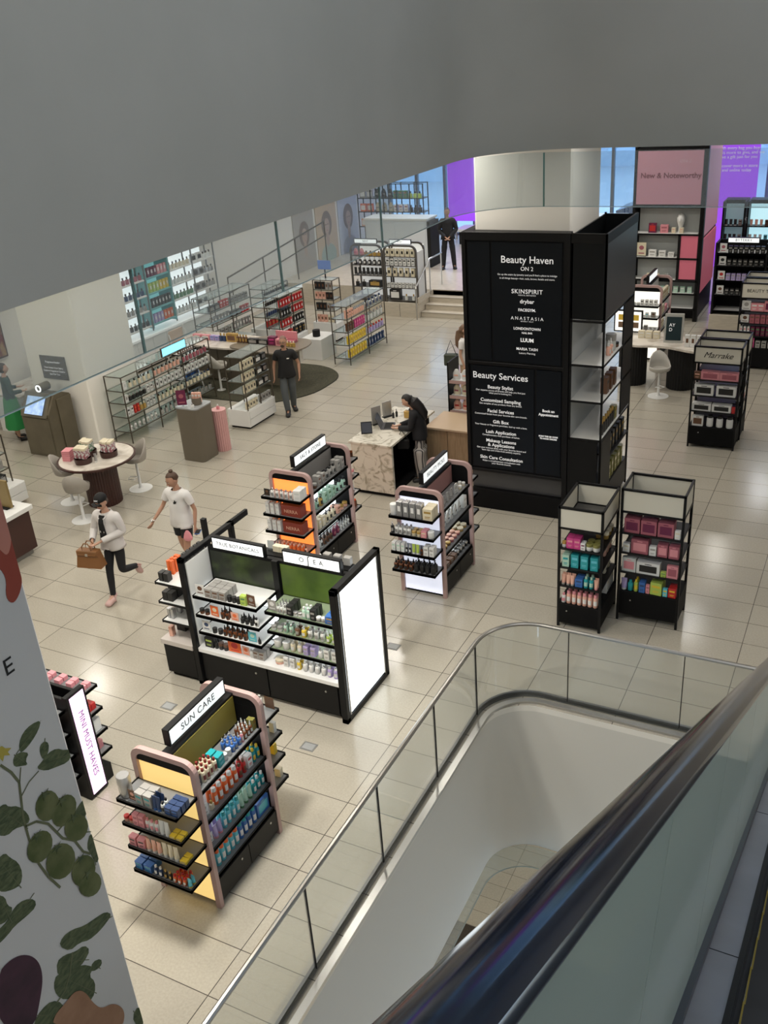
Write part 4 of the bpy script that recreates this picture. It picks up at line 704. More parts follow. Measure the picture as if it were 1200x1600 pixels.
TB('back_board', X0, Y0+.02, .4, X0+.02, Y1-.03, 3.36, mat('pale_grey_board', (.5, .52, .52), .5))
M_LSH = mat('pale_shelf', (.6, .6, .58), .3)
for z in (3.36, 2.68, 2.1, 1.48): s = TB('shelf', X0+.02, Y0+.005, z-.03, X1-.005, Y1-.005, z, M_LSH); TB('shelf_edge', X1-.012, Y0, z-.034, X1, Y1, z+.002, M_BLACK, par=s); TB('shelf_edge', X0, Y0, z-.034, X1, Y0+.012, z+.002, M_BLACK, par=s)
TB('lower_panel', X0, Y0+.004, .4, X1-.06, Y0+.02, 1.44, M_BLACK); TB('base_cabinet', X0, Y0+.01, .06, X1-.01, Y1-.02, .5, M_BLACK); TB('side_panel', X1-.02, 5.75, 1.5, X1, Y1, 3.36, M_TOW); TB('side_panel', X1-.02, Y0, .4, X1, 5.2, 1.44, M_BLACK)
for z in (1.0,): TB('shelf', X0+.02, 5.2, z-.03, X1, Y1-.02, z, M_BLACK)
UT = 'the tower-side shelving'
R('E', 7.4, 5.1, 2.682, .6, .3, [('drop', 2, 'peach', .08, .24, 'white', 2), ('jar', 1, 'clear', .16, .26, 'grey'), ('jar', 1, 'brown', .1, .08, 'black')], 'top shelf', UT)
R('E', 7.4, 4.95, 2.102, .7, .35, [('box', 3, 'brown', .14, .26, 'black', 2)], 'second shelf', UT)
R('E', 7.4, 4.8, 1.482, .9, .35, [('perf', 6, 'black', .09, .26, 'gold', 2), ('box', 1, 'olive', .12, .22, 'gold')], 'third shelf', UT)
R('E', 7.4, 5.25, 1.002, 1.0, .35, [('box', 5, 'black', .13, .3, 'gold', 1)], 'fourth shelf', UT)
R('E', 7.4, 5.25, .502, 1.0, .35, [('box', 5, 'olive', .13, .3, 'cream', 1)], 'bottom shelf', UT)

# ---------------------------------------------------------------- metal and glass racks (perfume)
def rack(name, label, x0, x1, ys, h, levels, cat='display rack', cab=0., m=M_BRONZE, base=0.):
    """frame rack with posts at both x and each y in ys"""
    cx, cy = (x0+x1)/2, (ys[0]+ys[-1])/2; t = thing(name, label, cat, (cx, cy, 0)); r = .011
    for yy in ys:
        for xx in (x0, x1): bx('post', t, xx-r-cx, yy-r-cy, max(cab, base), xx+r-cx, yy+r-cy, h, m, .002)
    g = MB()
    for z in list(levels) + [h]:
        for xx in (x0, x1): g.box(xx-r*.8-cx, ys[0]-cy, z-.016, xx+r*.8-cx, ys[-1]-cy, z, m)
        for yy in ys: g.box(x0-cx, yy-r*.8-cy, z-.016, x1-cx, yy+r*.8-cy, z, m)
    g.build('frame', t)
    for z in list(levels) + [h]:
        for a, b in zip(ys[:-1], ys[1:]): bx('glass_shelf', t, x0+.01-cx, a+.01-cy, z, x1-.01-cx, b-.01-cy, z+.008, M_SHELFGLASS, .001)
    if cab:
        c = bx('cabinet', t, x0-.1-cx, ys[0]-.02-cy, .05, x1+.02-cx, ys[-1]+.02-cy, cab, M_WHITETOP, .004); bx('plinth', t, x0-.06-cx, ys[0]+.02-cy, 0, x1-.02-cx, ys[-1]-.02-cy, .05, M_INK, .002)
        for k in (0, 1):
            d = bx('drawer_front', c, x1+.02-cx, ys[0]+.01-cy, .06+k*(cab-.07)/2, x1+.034-cx, ys[-1]-.01-cy, .05+(k+1)*(cab-.07)/2, M_WHITETOP, .002)
    return t
def stock(face, x, y, ln, dp, levels, specs, unit, bay=''):
    for k, (z, sp) in enumerate(zip(levels, specs)):
        if sp: R(face, x, y, z+.01, ln, dp, sp, f'{("bottom", "second-lowest", "middle", "top", "highest")[k] if len(levels) < 4 or k < 4 else "highest"} {bay}shelf', unit)
LA = [.25, .58, .88, 1.15]
rack('perfume_rack', 'bronze framed glass perfume rack standing against the pale column', -3.2, -2.74, [5.1, 6.1, 7.1, 8.1], 1.46, LA)
for b, y in enumerate((5.13, 6.13, 7.13)):
    bn = ('near-bay ', 'middle-bay ', 'far-bay ')[b]
    stock('E', -2.75, y, .94, .42, LA, [
        [('bottle', 7, 'white', .06, .15, 'silver', 2)] if b == 0 else [('perf', 6, 'silver', .075, .16, 'black', 1)],
        [('box', 2, 'white', .08, .18, 'black'), ('box', 2, 'red', .06, .17, 'orange'), ('perf', 2, 'gold', .07, .16, 'cream'), ('box', 3, 'clear', .07, .17, 'black')] if b == 0 else [('perf', 7, 'cream', .07, .15, ('black', 'navy')[b-1], 2)],
        [('pbox', 1, 'white', .1, .16, 'grey'), ('perf', 5, 'black', .075, .14, 'silver', 2), ('box', 2, 'white', .08, .16, 'black')] if b == 0 else [('pbox', 7, 'white', .08, .15, 'black', 2)],
        [('pbox', 1, 'white', .1, .17, 'clear'), ('perf', 5, 'cream', .07, .15, 'black', 2)] if b == 0 else [('perf', 7, ('peach', 'rose')[b-1], .075, .16, 'black', 2)]], 'the rack by the pale column', bn)
t = thing('rack_header_light', 'glowing aqua header panel on the rack against the pale column', 'sign', (-2.75, 6.9, 1.47)); bx('header_frame', t, -.04, -.42, 0, 0, .42, .2, M_BRONZE); bx('lit_panel', t, 0, -.4, .015, .004, .4, .185, mat('lit_aqua', (.2, .6, .75), .4, emit=1.3, ecol=(.25, .75, 1)), .001)
LW = [.78, 1.04, 1.3]
rack('perfume_rack', 'bronze framed glass rack on a white drawer cabinet beside the person in black', -1.16, -.72, [6.57, 7.07, 7.56], 1.58, LW, cab=.42)
for b, y in enumerate((6.6, 7.1)):
    bn = ('near-bay ', 'far-bay ')[b]
    R('E', -.74, y, .43, .44, .4, [('pbox', 4, ('cream', 'grey')[b], .085, .15, 'black', 2)], 'cabinet top ' + bn.strip(), 'the white-based rack')
    for k, z in enumerate(LW): R('E', -.74, y, z+.01, .44, .4, [[('pbox', 4, 'cream', .09, .17, 'black', 2)], [('kit', 1, 'black', .2, .12, 'white'), ('kit', 1, 'black', .16, .14, 'silver')]][b], bn + ('lower', 'middle', 'upper')[k] + ' shelf', 'the white-based rack')
LC = [.17, .52, .85, 1.18]
rack('perfume_rack', 'dark metal perfume rack with yellow cartons standing alone on the tiles', -1.22, -.76, [11.17, 12.2, 13.2], 1.5, LC)
stock('E', -.77, 11.2, .95, .42, LC, [[('pbox', 7, 'yellow', .1, .2, 'gold', 2)], [('pbox', 8, 'yellow', .1, .2, 'gold', 2)], [('box', 3, 'brown', .09, .2, 'black'), ('box', 5, 'magenta', .08, .2, 'pink')], [('box', 3, 'peach', .1, .2, 'brown', 2), ('perf', 6, 'peach', .07, .18, 'silver')]], 'the yellow-carton rack', 'near-bay ')
stock('E', -.77, 12.23, .95, .42, LC, [[('pbox', 6, 'navy', .09, .2, 'silver', 2)], [('perf', 6, 'lilac', .09, .18, 'red', 2)], [('perf', 5, 'clear', .1, .2, 'silver', 2)], [('bottle', 5, 'silver', .1, .2, 'navy')]], 'the yellow-carton rack', 'far-bay ')
LD = [.85, 1.15, 1.42]
rack('perfume_rack', 'dark rack on a white drawer cabinet with a blue tablet on top', -2.8, -2.2, [13.0, 13.4], 1.68, LD, cab=.52)
for k, (z, c) in enumerate(zip([.53, .86, 1.16, 1.43], ['peach', 'black', 'peach', 'black'])): R('S', -2.78, 13.0, z, .56, .35, [('pbox', 3, c, .09, .2, 'brown', 2), ('pbox', 2, ('cream', 'grey', 'black', 'grey')[k], .09, .19, 'brown', 2)], ('cabinet top', 'lower shelf', 'middle shelf', 'upper shelf')[k], 'the tablet-topped rack')
t = thing('tablet_screen', 'blue tablet on a thin black stem above the dark rack', 'tablet', (-2.5, 13.2, 1.69)); bx('stem', t, -.015, -.015, 0, .015, .015, .26, M_BLACK); bx('screen', t, -.2, -.02, .24, .2, .0, .48, mat('tablet_blue', (.05, .1, .3), .3, emit=.25, ecol=(.2, .35, .8)))
LE = [.78, 1.05, 1.32]
for nm, lab, x, y, h, cols, un in [('perfume_rack', 'dark rack of red and black gift cartons behind the curved counter', -3.3, 11.3, 1.6, ('red', 'black', 'red'), 'the red-carton rack'), ('perfume_rack', 'bronze rack of white-capped dark bottles behind the curved counter', -4.35, 12.2, 1.55, ('navy', 'black', 'black'), 'the dark-bottle rack')]:
    rack(nm, lab, x, x+.5, [y, y+.6, y+1.15], h, LE, cab=.45)
    for b in (0, 1):
        for k, z in enumerate(LE): R('E', x+.49, y+.03+b*.6, z+.01, .54, .42, [('pbox', 4, cols[(k+b) % 3], .1, .18, 'white', 2)] if un[4] == 'r' else [('perf', 5, cols[k], .085, .16, 'white', 2)], ('near-bay ', 'far-bay ')[b] + ('lower', 'middle', 'upper')[k] + ' shelf', un)
        R('E', x+.49, y+.03+b*.6, .46, .54, .42, [('box', 3, ('red', 'black')[b], .12, .2, 'gold', 2)], ('near-bay', 'far-bay')[b] + ' cabinet top', un)
LF = [.7, 1.05, 1.4]
rack('perfume_rack', 'long bronze glass rack with grey and white stock behind the curved counter', -4.75, -4.2, [10.2, 11.1, 12.0], 1.75, LF, cab=.4)
for b in (0, 1):
    for k, z in enumerate(LF): R('E', -4.22, 10.23+b*.9, z+.01, .84, .45, [[('box', 5, 'grey', .12, .16, 'black', 2)], [('pbox', 6, 'silver', .1, .2, 'white', 2)], [('kit', 2, 'black', .2, .14, 'grey'), ('box', 3, 'red', .1, .18, 'white')]][(k+b) % 3], ('near-bay ', 'far-bay ')[b] + ('lower', 'middle', 'upper')[k] + ' shelf', 'the long grey-stock rack')
# small white ladder display
t = thing('ladder_display', 'white ladder-like display with a peach board and brown bottles near the pale column', 'display stand', (-3.85, 8.4, 0))
for s in (-.3, .3):
    g = MB(); g.tube([(-.25, s, 0), (-.05, s, 1.55)], .018, M_WHITETOP, 6); g.tube([(.3, s, 0), (-.02, s, 1.45)], .018, M_WHITETOP, 6); g.build('leg', t)
MB().box(-.09, -.26, 1.15, -.06, .26, 1.5, mat('peach_board', (.6, .45, .34), .6)).build('board', t)
for z, d in ((.35, .3), (.65, .26), (.98, .22)): tray(t, -.2, -.32, d, .32, z, 'E', m=M_WHITETOP)
UL = 'the white ladder display'
R('E', -3.65, 8.11, .982, .56, .28, [('bottle', 7, 'brown', .07, .14, 'white', 3)], 'top tray', UL); R('E', -3.61, 8.11, .652, .56, .3, [('box', 2, 'black', .12, .15, 'white', 2), ('jar', 3, 'rose', .07, .08, 'white')], 'middle tray', UL); R('E', -3.57, 8.11, .352, .56, .3, [('kit', 2, 'blue', .2, .15, 'navy')], 'lower tray', UL)

# ---------------------------------------------------------------- illuminated wall shelves on the far wall
t = thing('wall_display', 'brightly lit white wall shelving of perfumes behind the pale column', 'wall shelving', (-6.0, 11.0, 0))
bx('counter', t, -.5, -3.0, .06, .03, 2.0, .78, M_WHITETOP); bx('countertop', t, -.5, -3.02, .78, .06, 2.02, .84, mat('lit_countertop', (.8, .8, .78), .25, emit=.25))
for k in range(8): bx('drawer_front', t, .03, -2.98+k*.62, .1, .042, -2.4+k*.62, .76, M_WHITETOP, .003)
MB().box(-.49, -3.0, .84, -.47, 2.0, 4.4, mat('lit_white_back', (.9, .9, .9), .5, emit=.95, ecol=(.95, 1, 1))).build('lit_back_panel', t)
for k in range(-3, 3):
    for dx in (0, -.3): bx('upright', t, dx-.015, k-.018, .9, dx+.015, k+.018, 4.4, mat('grey_upright', (.16, .17, .17), .4, .4), .003)
M_TEALP = mat('teal_panel', (.14, .42, .43), .4)
ZW = [1.05, 1.45, 1.85, 2.25, 2.65, 3.05]
for b in range(-3, 2):
    for z in ZW: bx('shelf', t, -.46, b+.02, z-.04, .0, b+.98, z, M_TEALP if b == -1 else M_WHITETOP, .003)
for yy in (-.98, -.03): bx('teal_side', t, -.46, yy, .95, .02, yy+.03, 3.3, M_TEALP, .003)
MB().box(-.465, -.97, .95, -.46, -.03, 3.3, mat('lit_teal_back', (.3, .6, .6), .5, emit=.5, ecol=(.3, .8, .8))).build('teal_back', t)
bayn = ['first bay', 'second bay', 'third bay', 'fourth bay', 'fifth bay']
specs = {0: ['black', 'navy', 'navy', 'orange', 'white', 'cream'], 1: ['black', 'grey', 'navy', 'rose', 'white', 'white'], 2: ['lilac', 'black', 'lime', 'plum', 'teal', 'teal'], 3: ['clear', 'green', 'clear', 'cream', 'silver', 'white'], 4: ['clear', 'grey', 'silver', 'white', 'silver', 'white']}
for b in range(5):
    for k, z in enumerate(ZW):
        c = specs[b][k]; z2 = ('lowest', 'second-lowest', 'third-lowest', 'fourth-lowest', 'fifth-lowest', 'highest')[k]
        if b == 0 and k > 4: continue
        c2 = {'lime': 'yellow', 'lilac': 'orange', 'plum': 'pink', 'orange': 'yellow', 'teal': 'green'}.get(c, 'black')
        sp = [('pbox', 4, c, .1, .24, 'white', 2), ('pbox', 3, c2, .1, .24, 'white', 2)] if b == 2 or (b == 0 and c == 'orange') else [('perf', 6, c, .09, .19, 'black' if c != 'black' else 'silver', 2)] if b != 4 else [('kit', 2, c, .2, .2, 'black'), ('perf', 3, c, .09, .18, 'black', 2)]
        R('E', -6.02, 8.03+b, z+.002, .94, .42, sp, f'{z2} shelf, {bayn[b]}', 'the lit wall', group='perfumes on the lit wall shelving')
# ---------------------------------------------------------------- counters, tables, stools
def rounded_poly(pts, r, n=5):
    out = []; N = len(pts)
    for i in range(N):
        p = Vector(pts[i]); a = Vector(pts[i-1]) - p; b = Vector(pts[(i+1) % N]) - p
        rr = min(r if not isinstance(r, (list, tuple)) else r[i], a.length*.48, b.length*.48); A = p + a.normalized()*rr; B = p + b.normalized()*rr
        for k in range(n+1):
            t = k/n; out.append(tuple(A*(1-t)**2 + p*2*t*(1-t) + B*t*t))
    return out
def slab(name, parent, poly, z0, z1, m, ox=0, oy=0, mtop=None, smooth=False):
    g = MB(); g.prism([(a-ox, b-oy) for a, b in poly], z0, z1, m, mtop=mtop); return g.build(name, parent, smooth=smooth)
M_MARB = noise_mat('veined_marble', (.3, .27, .2), (.6, .56, .48), scale=3.2, rough=.3, detail=10, lo=.36, hi=.5, distort=3)
M_MARBW = noise_mat('pale_marble', (.42, .37, .31), (.66, .61, .54), scale=2.0, rough=.2, detail=6, lo=.36, hi=.55, distort=1.5)
M_OAK = noise_mat('oak_veneer', (.36, .25, .15), (.27, .18, .1), scale=6, rough=.5, stretch=(6, 6, .6))
M_TAUPE = mat('taupe_lacquer', (.13, .11, .08), .45); M_DBROWN = mat('dark_brown_wood', (.045, .014, .01), .4)
# marble service desk
t = thing('service_desk', 'marble waterfall service desk with dark open staff side', 'desk', (3.4, 5.3, 0))
bx('worktop', t, -.45, -.86, .96, .4, 1.0, 1.0, M_MARB, .003); bx('front_slab', t, -.4+.04, -.84, .07, .4, -.78, .96, M_MARB, .003); bx('public_side_slab', t, -.41, -.84, .07, -.36, .98, .96, M_MARB, .003)
bx('plinth', t, -.34, -.8, 0, .36, .95, .07, M_BLACKM, .003); bx('staff_panel', t, -.3, -.76, .07, -.1, .95, .95, M_BLACKM, .003); bx('drawer_unit', t, -.1, .3, .07, .3, .95, .9, M_BLACKM, .003)
t = thing('back_counter', 'low oak counter running from the marble desk to the black text tower', 'counter', (4.5, 6.2, 0))
bx('oak_top', t, -.66, -.45, .84, .66, .42, .88, mat('oak_light', (.5, .37, .25), .5), .004)
for k in range(3): bx('cabinet_door', t, -.65+k*.43, -.42, .06, -.23+k*.43, -.4, .83, M_OAK, .003)
bx('carcass', t, -.65, -.4, 0, .64, .4, .84, M_OAK, .002)
t = thing('laptop', 'open dark laptop on the marble desk in front of the person in black', 'laptop', (3.32, 5.3, 1.0), PI/2+.35)
bx('keyboard_base', t, -.17, -.12, 0, .17, .12, .016, mat('space_grey', (.09, .09, .1), .35, .6)); g = MB(); g.prism([(.115, .012), (.21, .22), (.202, .224), (.107, .014)], -.17, .17, mat('space_grey', (0, 0, 0)), T=lambda a, b, c: (c, a, b)); s = g.build('screen', t)
MB().box(-.15, -.09, .016, .15, .06, .0168, M_INK).build('keys', t)
g = MB(); g.add([(-.155, .113, .026), (.155, .113, .026), (.155, .196, .208), (-.155, .196, .208)], [(0, 1, 2, 3)], mat('laptop_display', (.02, .05, .09), .2, emit=.12, ecol=(.2, .4, .7))); g.build('display', s)
t = thing('payment_tablet', 'black card terminal tablet propped near the front edge of the marble desk', 'tablet', (3.12, 4.85, 1.0), .5)
g = MB(); g.prism([(0, 0), (.09, .2), (.105, .195), (.02, 0)], -.1, .1, M_INK, T=lambda a, b, c: (c, a, b)); g.build('tablet_body', t)
g = MB(); g.add([(-.085, .01, .02), (.085, .01, .02), (.085, .084, .188), (-.085, .084, .188)], [(0, 1, 2, 3)], mat('terminal_display', (.05, .05, .06), .15)); g.v = [(a, b-.006, c) for a, b, c in g.v]; g.build('display', t); bx('stand', t, -.05, .03, 0, .05, .14, .03, M_STEEL)
for (a, b, h, w, lab, c) in [(3.06, 5.35, .34, .2, 'grey framed sign standing behind the laptop on the marble desk', 'grey'), (3.08, 5.75, .3, .2, 'tilted pale sign at the far end of the marble desk', 'silver')]:
    t = thing('counter_sign', lab, 'sign', (a, b, 1.0), PI/2-.5); bx('board', t, -w/2, -.008, .01, w/2, .008, h, cm(c), .002); bx('foot', t, -w/2, -.05, 0, w/2, .05, .012, M_INK, .002)
t = thing('tissue_box', 'gold cube tissue box on the marble desk beside the person in black', 'box', (3.48, 5.85, 1.0)); bx('box_body', t, -.07, -.07, 0, .07, .07, .13, cm('gold')); g = MB(); g.lathe([(.04, .13), (.05, .16), (.01, .19)], cm('white'), 8); g.build('tissue', t, smooth=True)
for k, (a, b) in enumerate([(3.22, 5.72), (3.25, 5.8)]): product('pump', 'black', .045, .15, 'black', (a, b, 1.0), 0, ('black pump bottle on the marble desk, closer to the laptop', 'black pump bottle on the marble desk, closer to the tissue box')[k], 'desk bottles')
# round table with fluted base
TXX, TYY = -1.28, 2.62
t = thing('round_table', 'round pale-topped table on a fluted dark brown drum base', 'table', (TXX, TYY, 0))
g = MB(); g.lathe([(.66, .86), (.7, .87), (.7, .9)], M_DBROWN, 40); g.build('table_edge', t, smooth=True)
g = MB(); g.lathe([(.665, .899), (.665, .904)], M_MARBW, 40); g.build('tabletop', t)
def flute(r, z0, z1, n, m, amp=.012):
    g = MB(); q = n*4; pts = [((r + amp*abs(math.sin(n*PI*k/q)))*math.cos(2*PI*k/q), (r + amp*abs(math.sin(n*PI*k/q)))*math.sin(2*PI*k/q)) for k in range(q)]
    g.prism(pts, z0, z1, m); return g
g = flute(.3, 0, .86, 36, M_DBROWN); g.build('fluted_base', t)
def stool(name, label, x, y, rz, h=.62, col=(.5, .48, .45), back=.28, base_r=.22):
    t = thing(name, label, 'stool', (x, y, 0), rz); m = mat('stool_shell_%d' % int(col[0]*100), col, .6); mw = mat('white_powder_coat', (.7, .7, .68), .35)
    g = MB(); g.lathe([(base_r, 0), (base_r, .008), (.05, .02), (.028, .05), (.024, h-.05)], mw, 24); g.build('pedestal', t, smooth=True)
    g = MB(); g.tube([(0, -.02, .25), (.1, -.14, .25), (0, -.2, .25), (-.1, -.14, .25)], .009, mw, 6, close=True); g.build('footrest', t, smooth=True)
    n = 18; vs = []; fs = []
    for j, (rr, zz, bk) in enumerate([(.02, .0, 0), (.14, .005, 0), (.2, .03, .15), (.215, .08, .7), (.22, .12, 1)]):
        for k in range(n):
            a = 2*PI*k/n; b = max(0, math.sin(a))**1.2; vs.append((rr*math.cos(a)*1.05, rr*math.sin(a)*(1 + .12*bk*b), h - .06 + zz + bk*b*back*(.5 if j < 4 else 1)))
    for j in range(4):
        for k in range(n): fs.append((j*n+k, j*n+(k+1) % n, (j+1)*n+(k+1) % n, (j+1)*n+k))
    fs.append(tuple(range(n))); g = MB(); g.add(vs, fs, m); o = g.build('seat_shell', t, smooth=True)
    md = o.modifiers.new('thickness', 'SOLIDIFY'); md.thickness = .018; return t
stool('swivel_stool', 'taupe bucket stool at the round table, closest to the person with the bag', -1.12, 1.87, PI+.5, col=(.33, .3, .26))
stool('swivel_stool', 'taupe bucket stool at the round table beside the brown kiosk', -1.9, 2.4, PI/2+.5, col=(.33, .3, .26))
stool('swivel_stool', 'taupe bucket stool at the far side of the round table, toward the brown pedestal', -1.02, 3.3, -.5, col=(.33, .3, .26))
def floral(nm, base): 
    return noise_mat(nm, (.62, .6, .58), base, scale=26, rough=.5, detail=2, lo=.47, hi=.53)
M_FLOR = floral('floral_print', (.3, .1, .12)); M_FLOG = floral('floral_print_green', (.04, .16, .06))
def basket(x, y, m, lab):
    t = thing('drum_caddy', lab + ', dark drum caddy on the round table', 'caddy', (x, y, .904)); g = MB(); g.lathe([(.15, 0), (.16, .1), (.15, .1), (.14, .03)], M_DBROWN, 24); g.build('drum', t, smooth=True)
    for k in range(3):
        b = thing('floral_box', f'{lab} box, {ORD[k]} of three standing in its drum caddy', 'box', (x-.08+k*.08, y+random.uniform(-.02, .02), .904+.105), .3, 'floral boxes on the round table')
        bx('carton', b, -.036, -.09, 0, .036, .09, .19, m, .003); bx('lid', b, -.038, -.092, .15, .038, .092, .195, cm('cream'), .003)
for a, b, m, lab in [(-1.3, 2.32, M_FLOR, 'front pink floral'), (-1.06, 2.72, M_FLOR, 'eastern pink floral')]: basket(a, b, m, lab)
basket(-1.46, 2.62, M_FLOG, 'green floral')
for k in range(5): 
    b = thing('pink_carton', f'flat pink carton, {ORD[k]} from the bottom of the stack on the round table', 'box', (-1.66, 2.34, .904+k*.04), .2+.03*k); bx('carton', b, -.08, -.1, 0, .08, .1, .038, cm('pink'), .003); bx('lid_seam', b, -.081, -.101, .024, .081, .101, .027, cm('rose'), .0005)
product('tube', 'silver', .05, .17, 'white', (-1.08, 2.4, .904), .3, 'silver cream tube lying upright between the drum caddies on the round table', 'round table tubes')
# brown pedestal and pink fluted column
t = thing('display_pedestal', 'tall taupe-brown rounded pedestal between the round table and the perfume racks', 'pedestal', (-.83, 4.98, 0))
slab('column_body', t, rounded_poly([(-.28, -.27), (.26, -.27), (.26, .26), (-.28, .26)], .1), 0, 1.1, M_TAUPE, smooth=True); slab('top_plate', t, rounded_poly([(-.285, -.275), (.265, -.275), (.265, .265), (-.285, .265)], .1), 1.1, 1.125, mat('grey_quartz', (.3, .31, .31), .3))
product('card', 'plum', .2, .34, 'rose', (-.98, 4.82, 1.126), .5, 'dark framed print standing on the taupe pedestal', 'pedestal items'); t = thing('flower_pot', 'dark cylinder holding pink cartons on the taupe pedestal', 'container', (-.76, 5.0, 1.126)); g = MB(); g.lathe([(.1, 0), (.1, .14), (.09, .14), (.09, .03)], M_TAUPE, 20); g.build('pot', t, smooth=True)
for k in range(3): product('box', 'peach', .06, .2, 'white', (-.82+k*.06, 5.0+.02*k, 1.16), .2, f'peach carton, {ORD[k]} from the framed print in the dark cylinder', 'pedestal items')
product('perf', 'white', .07, .09, 'silver', (-.72, 4.8, 1.126), .3, 'small white bottle on the front corner of the taupe pedestal', 'pedestal items')
t = thing('fluted_column', 'slim pink fluted display column behind the taupe pedestal', 'pedestal', (-.62, 5.45, 0)); flute(.14, 0, .86, 20, mat('blush_pink', (.62, .34, .33), .5), .012).build('fluted_body', t); g = MB(); g.lathe([(.15, .86), (.15, .875)], mat('blush_pink', (0, 0, 0)), 20); g.build('top_disc', t)
product('perf', 'pink', .06, .1, 'white', (-.62, 5.45, .876), 0, 'small pink bottle on the fluted pink column', 'pedestal items')
# touch-screen kiosk
t = thing('touchscreen_kiosk', 'brown kiosk with sloping blue touchscreen and ring light', 'kiosk', (-4.15, 4.25, 0))
M_KI = noise_mat('kiosk_bronze', (.1, .085, .055), (.125, .105, .07), scale=3, rough=.35)
g = MB(); g.prism([(-.3, 0), (.35, 0), (.35, 1.22), (.16, 1.3), (-.06, 1.3), (-.3, .95)], -.4, .4, M_KI, T=lambda a, b, c: (c, a, b)); g.build('body', t)
g = MB(); g.prism([(-.34, .88), (-.3, .86), (-.04, 1.3), (-.08, 1.33)], -.38, .34, M_KI, T=lambda a, b, c: (c, a, b)); s = g.build('screen_housing', t)
g = MB(); g.add([(-.26, -.332, .93), (.24, -.332, .93), (.24, -.13, 1.255), (-.26, -.13, 1.255)], [(0, 1, 2, 3)], noise_mat('touch_display', (.25, .4, .7), (.45, .6, .8), scale=9, rough=.3)); g.v = [(a, b-.012, c+.008) for a, b, c in g.v]
m = MATS['touch_display']; n_, l_ = nodes_of(m); n_['Principled BSDF'].inputs['Emission Strength'].default_value = .6; l_.new([q for q in n_ if q.type == 'VALTORGB'][0].outputs[0], n_['Principled BSDF'].inputs['Emission Color']); g.build('display', s)
bx('lower_door', t, -.36, -.312, .06, .36, -.3, .84, M_KI, .003); bx('side_housing', t, .4, -.05, 0, .43, .35, 1.2, M_KI, .003)
g = MB(); g.tube([(0, -.06, 1.4), (0, .2, 1.4)], .09, M_KI, 20); g.build('camera_drum', t, smooth=True)
g = MB(); g.tube([(math.cos(2*PI*k/20)*.062, -.065, 1.4+math.sin(2*PI*k/20)*.062) for k in range(20)], .013, mat('ring_light', (1, 1, 1), .4, emit=3), 8, close=True); g.build('ring_light', t, smooth=True)
t = thing('wall_plaque', 'grey plaque with white lines of text on the pale column', 'sign', (-4.16, 4.74, 1.68)); M_PL = mat('plaque_grey', (.1, .095, .085), .5); bx('plate', t, -.35, -.02, -.25, .35, .005, .25, M_PL, .004)
for s, sz, z in [('Fragrance Finder', .06, .12), ('Your Scent, Your Story.', .055, .0), ('Explore Fragrance Classics', .055, -.07), ('Just For You', .055, -.14)]: lettering(s, sz, M_WINK, t, (0, -.0212, z), (PI/2, 0, 0))
# central curved counter on a dark rug
M_RUG = noise_mat('rug_pile', (.028, .027, .014), (.06, .055, .03), scale=30, rough=.95, bump=.4)
t = thing('area_rug', 'dark olive rug with rounded corners under the curved counter', 'rug', (-2.4, 9.5, 0)); slab('pile', t, rounded_poly([(-4.1, 8.02), (-1.3, 8.02), (-.55, 8.9), (-.55, 10.3), (-1.3, 10.95), (-4.1, 10.95)], [.2, .9, .8, .8, .6, .2], 8), .002, .016, M_RUG, -2.4, 9.5); slab('bound_edge', t, rounded_poly([(-4.12, 8.0), (-1.29, 8.0), (-.53, 8.89), (-.53, 10.31), (-1.29, 10.97), (-4.12, 10.97)], [.2, .9, .8, .8, .6, .2], 8), .001, .011, mat('rug_edge', (.02, .02, .012), .9), -2.4, 9.5)
t = thing('curved_counter', 'curved taupe counter with pale worktop standing on the dark rug', 'counter', (-2.8, 9.6, 0))
slab('counter_body', t, rounded_poly([(-4.0, 9.3), (-1.5, 9.25), (-1.3, 9.9), (-4.0, 10.1)], .3), .016, .88, M_TAUPE, -2.8, 9.6, smooth=True)
slab('pale_worktop', t, rounded_poly([(-4.65, 9.15), (-3.2, 8.95), (-2.0, 9.1), (-2.0, 10.05), (-4.6, 10.2)], .25), .9, .94, M_MARBW, -2.8, 9.6); slab('brown_worktop', t, rounded_poly([(-3.0, 9.0), (-1.3, 8.75), (-.9, 9.4), (-1.1, 10.1), (-2.6, 10.1)], .35), .94, .97, mat('taupe_worktop', (.19, .16, .12), .3), -2.8, 9.6)
for k in range(3): bx('drawer_front', t, -1.3+k*.34, -.345, .2, -.98+k*.34, -.3, .8, M_TAUPE, .003)
UC = 'the curved counter'
R('S', -4.3, 9.45, .942, 1.35, .6, [('kit', 2, 'pink', .24, .12, 'white', 2), ('box', 2, 'lilac', .12, .12, 'blue', 2), ('perf', 2, 'navy', .08, .2, 'gold', 2), ('kit', 1, 'gold', .3, .2, 'brown', 2)], 'western worktop', UC)
R('S', -2.9, 9.35, .972, 1.7, .6, [('bottle', 4, 'brown', .07, .2, 'gold', 2), ('kit', 2, 'black', .28, .12, 'grey', 2), ('box', 1, 'plum', .2, .2, 'magenta', 2), ('kit', 1, 'pink', .28, .16, 'rose', 2), ('perf', 3, 'gold', .07, .14, 'cream', 1)], 'eastern worktop', UC)
t = thing('display_riser', 'pink panelled display riser on the eastern end of the curved counter', 'display riser', (-1.7, 9.7, .972)); bx('back_panel', t, -.3, .1, 0, .3, .14, .24, cm('pink')); bx('riser_step', t, -.3, -.1, 0, .3, .1, .06, cm('rose'))
stool('swivel_chair', 'pale swivel chair on the rug in front of the curved counter', -2.95, 8.6, PI-.5, h=.62, col=(.42, .4, .36), back=.3)
